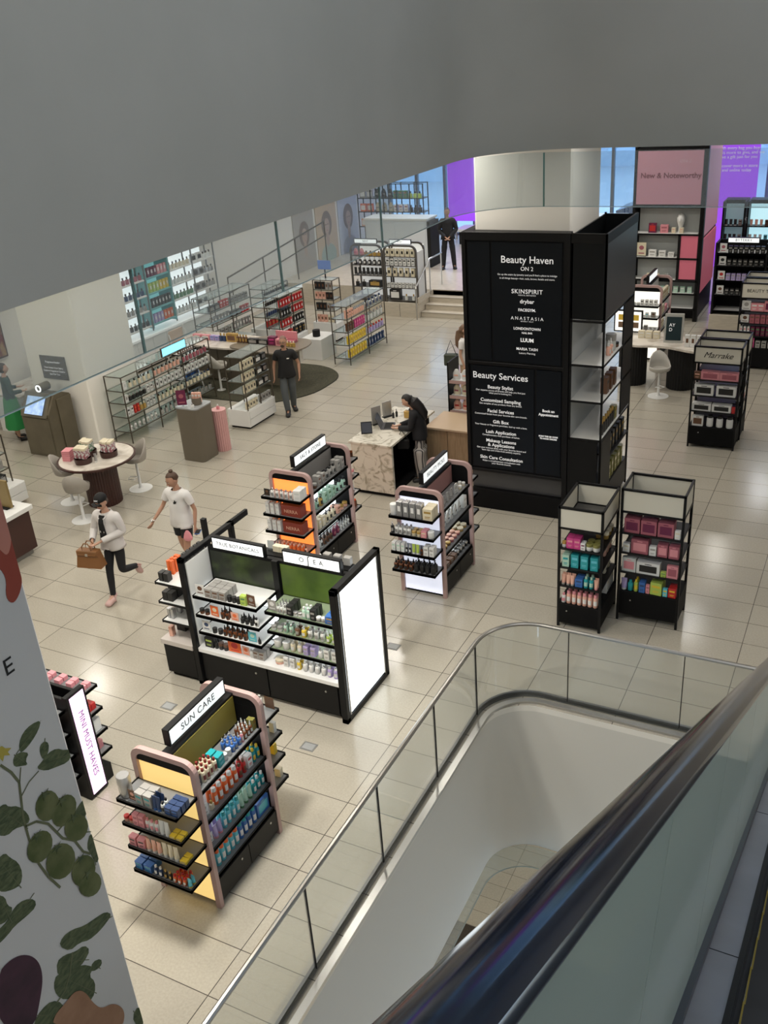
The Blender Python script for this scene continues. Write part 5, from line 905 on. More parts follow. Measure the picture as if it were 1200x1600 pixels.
t = thing('tester_plinth', 'black cylinder tester on the white cabinet near the dark rack', 'tester', (-2.0, 11.6, 0)); bx('white_cabinet', t, -.3, -.25, 0, .3, .5, .55, M_WHITETOP); g = MB(); g.cyl(0, .05, .55, .72, .1, M_INK, 16); g.build('tester', t, smooth=True)
# low drawer counter and brown cabinet at the side
t = thing('drawer_counter', 'white two-drawer counter with glass rack of black boxes at the photo edge', 'counter', (-3.3, 1.6, 0)); bx('drawer_body', t, -1.2, -.9, .06, .55, .55, .42, M_WHITETOP); bx('plinth', t, -1.1, -.8, 0, .45, .45, .06, M_INK)
for k in (0, 1):
    bx('drawer_front', t, .55, -.88, .07+k*.175, .565, .53, .235+k*.175, M_WHITETOP, .003)
    bx('drawer_front', t, -1.18, -.915, .07+k*.175, .53, -.9, .235+k*.175, M_WHITETOP, .003)
t = rack('perfume_rack', 'bronze framed rack of black boxes on the white drawer counter', -4.3, -2.95, [.85, 1.45, 2.05], 1.35, [.7, 1.0], m=M_BRONZE, base=.42)
for k, z in enumerate([.43, .71, 1.01]):
    for b in (0, 1): R('E', -2.97, .88+b*.6, z, .52, .45, [('kit', 2, ('black', 'grey', 'silver')[k], .2, .16, 'grey', 2)], ('near-bay ', 'far-bay ')[b] + ('lower', 'middle', 'upper')[k] + ' shelf', 'the black-box rack')
t = thing('cabinet_counter', 'dark brown cabinet with thick white top and gold sign by the printed column', 'counter', (-1.9, .3, 0)); bx('cabinet_body', t, -1.0, -.5, .1, .9, .36, .8, M_DBROWN, .004); bx('white_top', t, -1.03, -.55, .8, .97, .4, .88, M_WHITETOP, .006); bx('toe_kick', t, -.95, -.45, 0, .84, .3, .1, mat('steel_kick', (.25, .24, .22), .4, .5))
t = thing('gold_sign', 'flat gold sign board standing on the white-topped brown cabinet', 'sign', (-1.2, .45, .88)); bx('board', t, -.55, -.02, .02, .1, .02, .5, mat('brass_board', (.25, .18, .07), .4, .3)); bx('foot', t, -.5, -.08, 0, .05, .08, .02, M_INK)
# painting behind the pale column
t = thing('painting', 'framed dark red and gold abstract painting on the far wall behind the pale column', 'painting', (-6.49, 5.1, 2.0)); bx('frame', t, -.01, -.5, -.5, .03, .5, .5, M_DBROWN); MB().box(.03, -.46, -.46, .034, .46, .46, noise_mat('painted_canvas', (.16, .015, .02), (.4, .27, .1), scale=2.2, rough=.6, lo=.45, hi=.6, distort=1.5)).build('canvas', t)
t = thing('cash_counter', 'pale counter behind the column beside the person in green', 'counter', (-5.9, 5.4, 0)); bx('counter_body', t, -.4, -.6, 0, .4, .6, .85, M_WHITETOP); bx('counter_top', t, -.45, -.65, .85, .45, .65, .9, M_MARBW)
# right-hand counter
t = thing('drum_counter', 'curved pale counter on two black fluted drums behind the text tower', 'counter', (6.8, 11.7, 0))
slab('pale_worktop', t, rounded_poly([(5.6, 12.0), (6.2, 11.3), (6.9, 11.45), (7.75, 11.1), (7.9, 11.9), (6.9, 12.4), (5.8, 12.7)], .3), .93, .975, M_MARBW, 6.8, 11.7)
for a, b in ((6.22, 11.75), (7.3, 11.7)): o = flute(.3, 0, .93, 30, M_INK, .01); o.v = [(p+a-6.8, q+b-11.7, r_) for p, q, r_ in o.v]; o.build('fluted_drum', t)
stool('swivel_stool', 'pale bucket stool on a white stem between the two black fluted drums', 6.98, 10.95, .4, col=(.42, .38, .32))
t = thing('lit_screen', 'framed bright screen of gold products on the curved pale counter', 'screen', (5.95, 12.3, .975)); bx('frame', t, -.32, -.03, .02, .32, .03, .52, M_INK); MB().box(-.29, -.034, .05, .29, -.03, .49, mat('screen_white', (.9, .9, .85), .4, emit=.9)).build('display', t)
for k, z in enumerate((.29, .12)): MB().box(-.22, -.038, z, .24, -.034, z+.13, mat('screen_gold' if k == 0 else 'screen_brown', (.5, .33, .04) if k == 0 else (.12, .07, .04), .4, emit=.3)).build('screen_image', t)
t = thing('tilted_tablet', 'grey-framed tablet with dark screen standing on the curved pale counter', 'tablet', (7.07, 11.75, .975), .1); g = MB(); g.prism([(-.05, 0), (.04, .62), (.09, .62), (.06, 0)], -.2, .2, mat('tablet_shell', (.4, .4, .37), .4), T=lambda a, b, c: (c, a, b)); g.build('shell', t)
g = MB(); g.add([(-.16, -.045, .06), (.16, -.045, .06), (.16, .03, .56), (-.16, .03, .56)], [(0, 1, 2, 3)], mat('dark_display', (.015, .03, .035), .2)); g.v = [(a, b-.008, c) for a, b, c in g.v]; g.build('display', t)
lettering('AY\nD', .1, M_WINK, t, (-.1, -.035, .34), (PI/2-.14, 0, 0), align='LEFT')
R('S', 7.35, 11.45, .977, .5, .4, [('pbox', 4, 'white', .1, .26, 'brown', 3)], 'east end', 'the drum counter'); R('S', 6.25, 11.9, .977, .5, .4, [('box', 3, 'cream', .14, .16, 'white', 2)], 'middle', 'the drum counter')
# pink and black rack between desk and tower
t = thing('display_rack', 'black rack with pink shelf edges and small gift bags left of the tower', 'display stand', (4.35, 7.0, 0))
g = MB()
for a in (-.45, .45): g.box(a-.015, -.25, 0, a+.015, .25, 1.8, M_BLACK)
g.build('side_panel', t); UR = 'the pink-edged rack'
for z in (.5, .85, 1.15, 1.45): tray(t, -.43, -.24, .43, .24, z, 'S', m=M_WHITETOP); bx('pink_edge', t, -.43, -.255, z-.05, .43, -.242, z+.01, M_PINKM, .002)
for k, (z, c, ac) in enumerate([(.5, 'grey', 'green'), (.85, 'peach', 'red'), (1.15, 'cream', 'rose'), (1.45, 'white', 'peach')]): R('S', 3.94, 6.77, z+.003, .82, .4, [('pouch', 4, c, .16, .2, ac, 1), ('jar', 1, ac, .1, .08, c)], ('bottom', 'third', 'second', 'top')[k] + ' shelf', UR)

# ---------------------------------------------------------------- back of the shop
M_RRF = mat('rounded_rack_grey', (.1, .09, .08), .4, .3)
t = thing('rounded_rack', 'two-bay rounded dark frame rack on the stone plinth beside the steps', 'shelving unit', (-2.1, 16.1, .42))
for a in (-1.08, .02): portal('arch_frame', t, a, a+1.08, -.28, 1.66, .05, .05, M_RRF, r=.2); portal('arch_frame', t, a, a+1.08, .25, 1.66, .05, .05, M_RRF, r=.2)
bx('side_panel', t, 1.04, -.25, .06, 1.08, .28, 1.45, mat('pale_side', (.6, .6, .58), .5)); bx('back_board', t, -1.05, .27, .05, 1.07, .29, 1.6, mat('lit_rack_back', (.8, .8, .76), .5, emit=.5), .002)
for z in (.06, .42, .75, 1.06, 1.32):
    for a in (-1.03, .07): bx('shelf', t, a, -.26, z-.02, a+.98, .26, z, M_RRF, .002)
header_sign(t, -.9, -.15, -.28, -.24, 1.68, 1.82, 'NEXT', .07, 'S'); header_sign(t, .25, .95, -.28, -.24, 1.68, 1.82, 'BABY', .07, 'S')
UQ = 'the rounded rack'
R('S', -3.13, 15.84, 1.742, .96, .4, [('pouch', 2, 'pink', .16, .2, 'magenta'), ('perf', 4, 'gold', .1, .14, 'brown')], 'top west shelf', UQ); R('S', -2.03, 15.84, 1.742, .96, .4, [('pbox', 6, 'cream', .12, .22, 'black')], 'top east shelf', UQ)
R('S', -3.13, 15.84, 1.482, .96, .4, [('drop', 6, 'black', .09, .24, 'white')], 'second west shelf', UQ); R('S', -2.03, 15.84, 1.482, .96, .4, [('box', 7, 'white', .1, .2, 'black', 2)], 'second east shelf', UQ)
R('S', -3.13, 15.84, 1.172, .96, .4, [('tube', 7, 'black', .09, .22, 'silver')], 'third west shelf', UQ); R('S', -2.03, 15.84, 1.172, .96, .4, [('pbox', 5, 'cream', .12, .24, 'black')], 'third east shelf', UQ)
R('S', -3.13, 15.84, .842, .96, .4, [('perf', 2, 'black', .1, .2, 'grey'), ('kit', 1, 'black', .4, .18, 'gold')], 'fourth west shelf', UQ); R('S', -2.03, 15.84, .842, .96, .4, [('box', 8, 'white', .09, .14, 'black', 2)], 'fourth east shelf', UQ)
R('S', -2.03, 15.84, .482, .96, .4, [('kit', 1, 'black', .35, .3, 'white'), ('perf', 2, 'clear', .09, .18, 'gold')], 'bottom east shelf', UQ)
# step handrail
t = thing('step_handrail', 'brushed steel handrail beside the stone steps', 'handrail', (-.97, 15.6, 0))
g = MB(); g.tube([(0, 0, 0), (0, 0, .9), (0, .04, .96), (0, .95, 1.5), (0, 1.0, 1.54), (0, 1.9, 1.54)], .022, M_STEEL, 8); g.build('rail', t, smooth=True)
for yy, z0, z1 in ((1.0, .5, 1.53), (1.85, .6, 1.54)): g = MB(); g.tube([(0, yy, z0), (0, yy, z1)], .02, M_STEEL, 8); g.build('post', t, smooth=True)
# ramp rail along the left wall
t = thing('ramp_handrail', 'grey steel handrail climbing along the pale wall beside the portraits', 'handrail', (-6.0, 15.0, 0))
g = MB(); g.tube([(0, -1.5, 1.5), (0, 4.2, 2.1)], .025, M_BRONZE, 8); g.tube([(0, -1.5, 1.05), (0, 4.2, 1.65)], .02, M_BRONZE, 8); g.build('rail', t, smooth=True)
for k in range(4): g = MB(); g.tube([(0, -1.5+1.9*k, 0), (0, -1.5+1.9*k, 1.5+.2*k)], .02, M_BRONZE, 8); g.build('post', t, smooth=True)
# portraits: plain generic figures
def portrait(lab, y0, y1, z0, z1, bg, skin, hair, cloth):
    t = thing('portrait_poster', lab, 'poster', (-6.49, (y0+y1)/2, (z0+z1)/2)); w = (y1-y0)/2; h = (z1-z0)/2; MB().box(0, -w, -h, .02, w, h, mat('poster_'+lab[:9].replace(' ', '_'), bg, .6)).build('poster_sheet', t)
    def ell(nm, cy, cz, ry, rz_, m, x): g = MB(); g.prism([(cy+ry*math.cos(2*PI*k/24), cz+rz_*math.sin(2*PI*k/24)) for k in range(24)], 0, .002, m, T=lambda a, b, c: (x+c, a, b)); g.build(nm, t)
    ell('printed_hair', 0, h*.28, w*.5, h*.42, mat('poster_hair', hair, .7), .021); ell('printed_shoulders', 0, -h*.75, w*.75, h*.4, mat('poster_cloth_'+lab[:5].strip(), cloth, .7), .022); ell('printed_neck', 0, -h*.2, w*.15, h*.25, mat('poster_skin', skin, .7), .024); ell('printed_face', 0, h*.22, w*.26, h*.25, mat('poster_skin', skin, .7), .026)
    for s in (-1, 1): ell('printed_eye', s*w*.1, h*.27, w*.045, h*.018, M_INK, .029)
    ell('printed_mouth', 0, h*.08, w*.07, h*.015, cm('rose'), .029)
    g = MB()
portrait('grey-brown portrait poster of a dark-fringed figure on the wall', 18.0, 19.3, .5, 2.5, (.4, .37, .33), (.45, .33, .27), (.2, .16, .14), (.4, .36, .32))
portrait('peach portrait poster of a curly-haired figure on the wall', 19.45, 20.85, .5, 2.6, (.55, .42, .29), (.5, .36, .28), (.24, .17, .13), (.35, .42, .36))
portrait('silver-grey portrait poster of a figure near the window', 21.0, 22.4, .5, 2.6, (.5, .52, .55), (.4, .38, .37), (.28, .28, .28), (.36, .37, .38))
t = thing('lit_wall_sign', 'long white lit header strip along the wall below the portraits', 'sign', (-5.6, 17.4, .45)); 
for k in range(4): bx('lit_segment', t, -.02, -3.2+k*1.6, 0, .02, -1.64+k*1.6, .16, mat('pale_lit_strip', (.7, .78, .8), .4, emit=.25), .003)
# white counters on the platform, shelving in the window
t = thing('platform_counter', 'white long counter with steel trim on the raised platform', 'counter', (-3.4, 19.6, .6)); bx('counter_body', t, -1.25, 0, 0, 1.0, .7, 1.5, mat('cool_white', (.6, .63, .66), .4)); bx('top_ledge', t, -1.28, -.05, 1.5, 1.05, .75, 1.56, M_WHITETOP)
for k in range(2): bx('panel', t, -1.2+k*1.1, -.015, .1, -.15+k*1.1, 0, 1.4, mat('cool_white', (0, 0, 0)), .003)
bx('dark_end_shelf', t, 1.0, 0, 0, 1.12, .7, 1.45, M_INK)
LG = [1.7, 2.0, 2.35, 2.7]

t = thing('window_rack', 'long dark rack of colourful stock in front of the back window', 'display rack', (-4.4, 21.2, .6))
g = MB()
for k in range(6):
    for yy in (-.2, .2): g.box(-1.25+k*.5, yy-.015, 0, -1.22+k*.5, yy+.015, 2.45, M_BLACK)
for z in (.5, 1.0, 1.5, 1.95, 2.42): g.box(-1.25, -.2, z, 1.28, -.18, z+.025, M_BLACK); g.box(-1.25, .18, z, 1.28, .2, z+.025, M_BLACK)
g.build('frame', t)
for z in (1.0, 1.5, 1.95): bx('shelf', t, -1.24, -.19, z, 1.27, .19, z+.02, M_BRONZE, .002)
for k, z in enumerate((1.622, 2.122, 2.572)): R('S', -5.6, 21.02, z, 2.4, .35, [('kit', 2, ('peach', 'orange', 'grey')[k], .22, .26, 'white'), ('pouch', 3, ('white', 'cream', 'black')[k], .2, .3, 'grey'), ('box', 3, ('pink', 'white', 'green')[k], .14, .24, 'rose'), ('perf', 3, ('lilac', 'black', 'lime')[k], .12, .22, 'black')], ('lower', 'middle', 'upper')[k] + ' shelf', 'the window rack')
M_VIO = mat('violet_panel', (.3, .06, .75), .5, emit=.55, ecol=(.42, .1, 1.0))
t = thing('violet_banner', 'tall glowing violet panel with small white lettering by the back window, left of the column', 'banner', (-2.55, 24.4, 1.25)); MB().box(-1.15, -.03, 0, 1.3, .03, 4.6, M_VIO).build('lit_panel', t); bx('stand_leg', t, -.9, -.03, -.65, -.84, .03, 0, M_STEEL); bx('stand_leg', t, .84, -.03, -.65, .9, .03, 0, M_STEEL)
for k in range(2): lettering(('Discover ways to glow', 'new for the season')[k], .13, M_WINK, t, (-.1, -.032, 2.72-k*.16), (PI/2, 0, 0))
t = thing('window_bench', 'pale window bench behind the person in dark clothes', 'bench', (-1.6, 24.0, .6)); bx('bench_top', t, -1.4, -.7, .45, 1.4, .2, .55, M_WHITETOP); bx('bench_base', t, -1.3, -.6, 0, 1.3, .15, .45, M_INK)
t = thing('violet_banner', 'violet lit panel with lines of white lettering, beyond the pink sign block', 'banner', (6.4, 23.8, 0)); MB().box(-.75, -.03, 0, .65, .03, 5.9, M_VIO).build('lit_panel', t)
for k, s in enumerate(['With every bag you buy', 'there is more to give, and we', 'have a gift just for you', '', 'Discover more in store', 'and online today']):
    if s: lettering(s, .13, M_WINK, t, (.0, -.032, 3.65-k*.13), (PI/2, 0, 0))
# New & Noteworthy block
NX, NY = 5.7, 17.0
t = thing('feature_block', 'tall black-framed block with pink New & Noteworthy sign and product niches', 'display wall', (NX, NY, 0))
def NB(nm, x0, y0, z0, x1, y1, z1, m, b=.004): return bx(nm, t, x0-NX, y0-NY, z0, x1-NX, y1-NY, z1, m, b)
M_MAUVE = mat('mauve_pink', (.45, .2, .25), .5, emit=.16, ecol=(.75, .35, .45)); M_CORAL = mat('coral_pink', (.55, .13, .18), .5, emit=.12, ecol=(.8, .2, .28))
NB('core', 4.85, 17.35, 0, 6.6, 19.3, 5.2, M_BLACK); NB('niche_back', 4.95, 17.33, .3, 6.52, 17.35, 3.0, mat('niche_grey', (.42, .44, .43), .5))
for a in (4.82, 6.04, 6.55): NB('upright', a, 17.0, .0 if a != 6.04 else 1.1, a+.07, 17.36, 4.5 if a != 6.04 else 2.3, M_BLACK)
for z in (.35, .75, 1.1, 1.68, 2.3, 3.0, 4.4): NB('shelf', 4.85, 17.0, z-.05, 6.6, 17.36, z, M_BLACK); 
for z in (1.1, 1.68, 2.3, .35, .75): NB('shelf_liner', 4.9, 17.01, z, 6.03 if 1.0 < z < 2 else 6.53, 17.33, z+.006, M_WHITETOP, .001)
NB('coral_panel', 6.11, 17.02, 1.12, 6.54, 17.06, 2.26, M_CORAL); s = NB('sign_board', 4.9, 17.0, 3.04, 6.54, 17.04, 4.36, M_MAUVE)
lettering('New & Noteworthy', .185, mat('dark_rose_letter', (.16, .01, .03), .6), s, (0.05, -.003, 3.75), (PI/2, 0, 0), bold=.004); lettering('ON 2', .12, mat('pale_rose_letter', (.6, .4, .45), .6), s, (.4, -.003, 4.1), (PI/2, 0, 0))

NB('side_panel_upper', 6.6, 17.2, 2.2, 6.64, 19.2, 5.1, M_MAUVE); NB('side_panel_lower', 6.6, 17.2, .7, 6.64, 19.2, 2.12, M_CORAL); NB('side_upright', 6.6, 17.0, 0, 6.66, 17.16, 4.5, M_BLACK)
UN = 'the pink-signed block'
R('S', 5.2, 17.03, 2.306, 1.0, .28, [('kit', 1, 'plum', .2, .25, 'red'), ('box', 1, 'pink', .2, .2, 'rose'), ('box', 2, 'cream', .1, .14, 'peach')], 'highest niche', UN)
R('S', 4.93, 17.03, 1.686, 1.05, .28, [('card', 1, 'cream', .26, .38, 'rose'), ('box', 1, 'white', .2, .18, 'silver'), ('box', 1, 'white', .18, .16, 'grey'), ('box', 1, 'white', .16, .12, 'silver')], 'middle niche', UN); R('S', 5.2, 17.03, 1.106, .7, .28, [('pbox', 2, 'cream', .1, .14, 'black'), ('box', 1, 'silver', .12, .14, 'black')], 'lower niche', UN)
R('S', 5.6, 17.03, .756, .9, .28, [('box', 5, 'mint', .12, .16, 'white')], 'mint niche', UN)
t = thing('mannequin_head', 'white mannequin head in the highest niche under the pink sign', 'mannequin', (6.05, 17.18, 2.306)); g = MB(); g.lathe([(.09, 0), (.06, .03), (.05, .14), (.07, .2), (.1, .3), (.105, .38), (.07, .46), (.01, .49)], M_WHITETOP, 16, sy=1.15); g.build('head_form', t, smooth=True); g = MB(); g.lathe([(.02, 0), (.022, .05), (.01, .07)], M_WHITETOP, 8, 0, -.11, .3); g.build('nose', t, smooth=True)
# black multi-shelf unit right of the block
BXX, BY = 8.6, 16.2
t = thing('black_shelving', 'wide black shelving with lit header signs on a beige stone base', 'shelving unit', (BXX, BY, 0)); bx('stone_base', t, -1.5, -.05, 0, 1.6, .6, .45, M_STONE)
bx('frame_back', t, -1.45, .5, .45, 1.6, .56, 2.25, M_BLACKM)
for a in (-1.48, -.28, .9): bx('upright', t, a, 0, .45, a+.05, .55, 2.25, M_BLACK)
for z in (.55, .95, 1.32, 1.68, 2.0):
    for a in (-1.43, -.23): tray(t, a, 0, a+1.14, .5, z, 'S', m=M_WHITETOP)
header_sign(t, -1.2, -.45, -.02, .03, 2.26, 2.4, 'BYTERRY', .09, 'S'); header_sign(t, -.1, .75, -.02, .03, 2.26, 2.4, 'ORIBE', .09, 'S')
UX = 'the wide black shelving'
for k, (z, c1, c2) in enumerate([(.95, 'black', 'black'), (1.32, 'lilac', 'grey'), (1.68, 'black', 'black'), (2.0, 'black', 'black')]):
    for b, a in enumerate((7.2, 8.4)): R('S', a, 16.22, z+.003, 1.1, .4, [('card', 1, 'white', .18, .24, ('brown', 'red', 'black', 'rose')[k])] + [('box', 7, c1 if b == 0 else c2, .1, .17, 'grey', 2)], ('fourth', 'third', 'second', 'top')[k] + (' west' if b == 0 else ' east') + ' shelf', UX)
# lit wall units behind
for k, (xa, wd, lit, lab) in enumerate([(6.75, .6, .15, 'narrow black cosmetics wall unit beside the aqua-lit one'), (7.4, .95, 1.0, 'aqua-lit cosmetics wall unit framed in black'), (8.45, .95, 1.0, 'second aqua-lit cosmetics wall unit, farther from the pink block'), (9.5, .95, 1.0, 'aqua-lit wall unit farthest from the pink block')]):
    t = thing('cosmetics_wall_unit', lab, 'shelving unit', (xa, 19.6, 0)); bx('carcass', t, 0, .05, 0, wd, .5, 2.75, M_BLACK)
    MB().box(.05, .03, .9, wd-.05, .05, 2.65, mat('aqua_lit_back' if lit > .5 else 'dim_lit_back', (.5, .7, .75), .5, emit=.8*lit, ecol=(.55, .9, 1))).build('lit_back_panel', t)
    for z in (.9, 1.3, 1.7, 2.1): bx('shelf', t, .03, -.25, z-.03, wd-.03, .05, z, M_BLACK)
    for s in (0, wd-.04): bx('side_panel', t, s, -.28, 0, s+.04, .05, 2.75, M_BLACK)
    if k < 3:
        for j, z in enumerate((.902, 1.302, 1.702, 2.102)): R('S', xa+.05, 19.36, z, wd-.1, .25, [('tube', 3, ('aqua', 'blue', 'white', 'peach')[j] if lit > .5 else 'black', .07, .17, 'white'), ('box', 3 if wd > .7 else 1, ('blue', 'white', 'aqua', 'brown')[j] if lit > .5 else 'grey', .09, .16, 'black')], ('lowest', 'second', 'third', 'top')[j] + ' shelf', ('the narrow wall unit', 'the aqua-lit unit', 'the second aqua-lit unit')[k])
t = thing('vitrine', 'white glass vitrine in front of the back window near the violet panel', 'display case', (8.0, 22.0, 0)); bx('case_body', t, -.9, -.3, 0, 1.6, .3, 2.0, mat('cool_white', (0, 0, 0))); bx('case_light', t, -.85, -.32, 1.85, 1.55, -.3, 1.92, M_LED); bx('case_top', t, -.95, -.35, 2.0, 1.65, .35, 2.06, M_WHITETOP)
for xx in (2.3, 3.0): 
    t = thing('window_table', ('black framed white table before the back window, closer to the steps', 'black framed white table before the back window, closer to the pink block')[xx > 2.5], 'table', (xx, 22.5, 0)); bx('table_top', t, -.3, -.3, 1.78, .34, .3, 1.84, M_WHITETOP)
    for a in (-.28, .3):
        for b in (-.27, .27): bx('leg', t, a-.015, b-.015, 0, a+.015, b+.015, 1.78, M_BLACK, .002)

# ---------------------------------------------------------------- mini must haves stand
M_PGL = mat('pink_glow', (.85, .6, .85), .4, emit=1.1, ecol=(1, .68, .98))
t = thing('mini_stand', 'black stand with glowing pink MINI MUST HAVES edge sign beside the printed column', 'display stand', (3.3, -3.4, 0)); bx('side_panel', t, -.76, -.16, 0, .74, -.12, 1.35, M_BLACK); bx('base_cabinet', t, -.76, -.12, 0, .7, .25, .2, M_BLACK)
bx('spine', t, -.74, .0, .2, .7, .04, 1.35, M_BLACK); e = bx('end_panel', t, .7, -.17, .02, .76, .1, 1.38, M_BLACK); MB().box(.76, -.13, .06, .764, .07, 1.35, M_PGL).build('lit_panel', e)
lettering('MINI MUST HAVES', .105, mat('violet_ink', (.3, .15, .35), .6), e, (.766, -.03, .7), (0, PI/2, 0), spacing=1.02)
for z in (.35, .62, .9, 1.2):
    tray(t, -.7, .04, .68, .34, z, 'N'); tray(t, -.7, -.42, .68, -.16, z, 'S')
UM = 'the mini must haves stand'
for k, (z, sp) in enumerate([(1.202, [('box', 2, 'peach', .07, .12, 'pink', 2), ('box', 1, 'magenta', .06, .08, 'pink'), ('box', 5, 'pink', .08, .05, 'white', 2)]), (.902, [('kit', 3, 'pink', .16, .06, 'red', 2), ('kit', 2, 'red', .16, .08, 'pink', 2)]), (.622, [('book', 9, 'white', .06, .16, 'grey')]), (.352, [('box', 5, 'pink', .09, .1, 'white', 2)])]):
    R('N', 3.98, -3.08, z, 1.3, .28, sp[::-1], ('top', 'second', 'third', 'bottom')[k] + ' shelf, aisle side', UM); R('S', 2.62, -3.8, z, 1.3, .24, [('box', 6, ('pink', 'rose', 'grey', 'pink')[k], .08, .08, 'white', 2)], ('top', 'second', 'third', 'bottom')[k] + ' shelf, near side', UM)

# ---------------------------------------------------------------- printed column
t = thing('printed_column', 'broad pale column wrapped in a botanical vegetable print', 'column wrap', (6.8, -5.78, 0)); bx('wrap', t, -.9, -4.0, 0, 0, 0, 6.25, mat('print_paper', (.55, .54, .53), .75), .02)
def chaikin(p, n=2):
    for _ in range(n): p = [q for i in range(len(p)) for q in ((p[i-1][0]*.75+p[i][0]*.25, p[i-1][1]*.75+p[i][1]*.25), (p[i-1][0]*.25+p[i][0]*.75, p[i-1][1]*.25+p[i][1]*.75))]
    return p
def decal(nm, pts, m, x, par=None):
    pts = chaikin(pts, 1 if 'leaf' in nm else 2) if nm in ('printed_leaf', 'printed_aubergine', 'printed_squash', 'printed_chili', 'printed_chili_shine') else pts; g = MB(); g.prism([(a+5.78, b) for a, b in pts], x, x+.0012, m, T=lambda a, b, c: (c, min(a, -.012), b)); return g.build(nm, par or t)
M_LEAF = noise_mat('print_leaf', (.035, .055, .02), (.10, .12, .055), scale=14, rough=.8, stretch=(1, 1, 2.5), distort=1); M_TOM = noise_mat('print_green_tomato', (.055, .075, .015), (.12, .13, .05), scale=7, rough=.8)
M_STEM = mat('print_stem', (.11, .12, .06), .8); M_AUB = noise_mat('print_aubergine', (.022, .006, .014), (.07, .02, .04), scale=3, rough=.8); M_SQ = noise_mat('print_squash', (.36, .2, .12), (.26, .13, .07), scale=4, rough=.8)
for k, l in enumerate(LEAVES): 
    o = decal('printed_leaf', l, M_LEAF, .001 + .0003*(k % 3)); c = (sum(p[0] for p in l)/len(l), sum(p[1] for p in l)/len(l)); far = max(l, key=lambda p: (p[0]-c[0])**2+(p[1]-c[1])**2); q = (2*c[0]-far[0], 2*c[1]-far[1]); d = Vector((far[1]-q[1], q[0]-far[0])).normalized()*.003
    decal('leaf_vein', [(far[0], far[1]), (q[0]+d.x, q[1]+d.y), (q[0]-d.x, q[1]-d.y)], M_STEM, .0024, o).parent = t
for (pts, w) in STEMS:
    w = w*.0016; P = [Vector(p) for p in pts]; A = []; B = []
    for i, p in enumerate(P): d = (P[min(i+1, len(P)-1)]-P[max(i-1, 0)]).normalized(); n_ = Vector((-d.y, d.x)); A.append(tuple(p+n_*w)); B.append(tuple(p-n_*w))
    decal('printed_stem', A + B[::-1], M_STEM, .0028)
for k, l in enumerate(TOMATOES): decal('printed_tomato', l, M_TOM, .0042 + .0004*k); c = (sum(p[0] for p in l)/16, max(p[1] for p in l)-.02); decal('printed_calyx', [(c[0]+.05*math.cos(a)*(1 if j % 2 else .3), c[1]+.04*math.sin(a)*(1 if j % 2 else .3)) for j, a in enumerate([2*PI*q/10 for q in range(10)])], M_LEAF, .0085)
decal('printed_aubergine', AUBERGINE, M_AUB, .003); decal('printed_squash', SQUASH, M_SQ, .006); decal('printed_flower', FLOWER, mat('print_yellow', (.4, .32, .05), .8), .004)
decal('printed_chili', CHILI, mat('print_red', (.28, .05, .03), .8), .002); decal('printed_chili_shine', CHILI_PALE, mat('print_salmon', (.5, .2, .15), .8), .0034)
lettering('E', .15, M_INK, t, (.002, -6.035+5.78, 4.15), (PI/2, 0, PI/2))

# ---------------------------------------------------------------- escalator in the stair well
HX, A30 = 10.7, math.radians(30); Dv = Vector((0, math.cos(A30), -math.sin(A30))); Nv = Vector((0, math.sin(A30), math.cos(A30))); O0 = Vector((10.95, -8.968, 7.193))
def EP(x, s, d): p = O0 + Dv*s - Nv*d; return (x, p.y, p.z)
S0, S1 = -4.5, 10.9
t = thing('escalator', 'escalator with shiny black handrail, glass balustrade and ridged steps', 'escalator', (HX, -9.0, 0)); t.location = (0, 0, 0)
M_RUB = noise_mat('handrail_rubber', (.004, .006, .012), (.008, .012, .022), scale=3, rough=.13, spec=.38); M_RUB.node_tree.nodes['Principled BSDF'].inputs['Specular Tint'].default_value = (.62, .8, 1, 1); M_EDECK = noise_mat('deck_aluminium', (.3, .29, .3), (.36, .35, .37), scale=2, rough=.38, metal=.7)  # blue in the rubber's base and specular tint imitates cool reflected light
M_EGL = glass_mat('escalator_glass', (.72, .8, .75), .3, haze=.5, hcol=(.52, .56, .48), rough=.08)  # grey-green diffuse mixed into clear glass for the lit wall behind it
prof = [(-.042, .028), (-.046, .012), (-.043, -.004), (-.03, -.014), (-.01, -.019), (.01, -.019), (.03, -.014), (.043, -.004), (.046, .012), (.042, .028), (.03, .033), (-.03, .033)]
vs = []; N = 16
for i in range(N+1):
    s = S0 + (S1-S0)*i/N
    for a, b in prof: vs.append(EP(HX+a, s, .42+b))
for yy, zz in ((.2, 1.05), (.6, .98), (1.3, .98)): vs += [(HX+a, yy+b*.2, zz+b) for a, b in prof]
N += 3
n = len(prof); fs = [(i*n+k, i*n+(k+1) % n, (i+1)*n+(k+1) % n, (i+1)*n+k) for i in range(N) for k in range(n)] + [tuple(range(n)), tuple(N*n+k for k in range(n))[::-1]]
g = MB(); g.add(vs, fs, M_RUB); g.build('handrail', t, smooth=True)
def ebar(nm, x0, x1, d0, d1, m, s0=S0, s1=S1, par=None):
    g = MB(); g.add([EP(x, s, d) for s in (s0, s1) for x, d in ((x0, d0), (x1, d0), (x1, d1), (x0, d1))], [(0, 1, 2, 3), (7, 6, 5, 4), (0, 4, 5, 1), (1, 5, 6, 2), (2, 6, 7, 3), (3, 7, 4, 0)], m); return g.build(nm, par or t)
ebar('handrail_guide', HX-.022, HX+.022, .452, .485, M_STEEL)
q = S0; 
while q < S1: ebar('glass_panel', HX-.005, HX+.005, .48, 1.42, M_EGL, q+.004, min(q+1.35, S1)-.004); q += 1.35
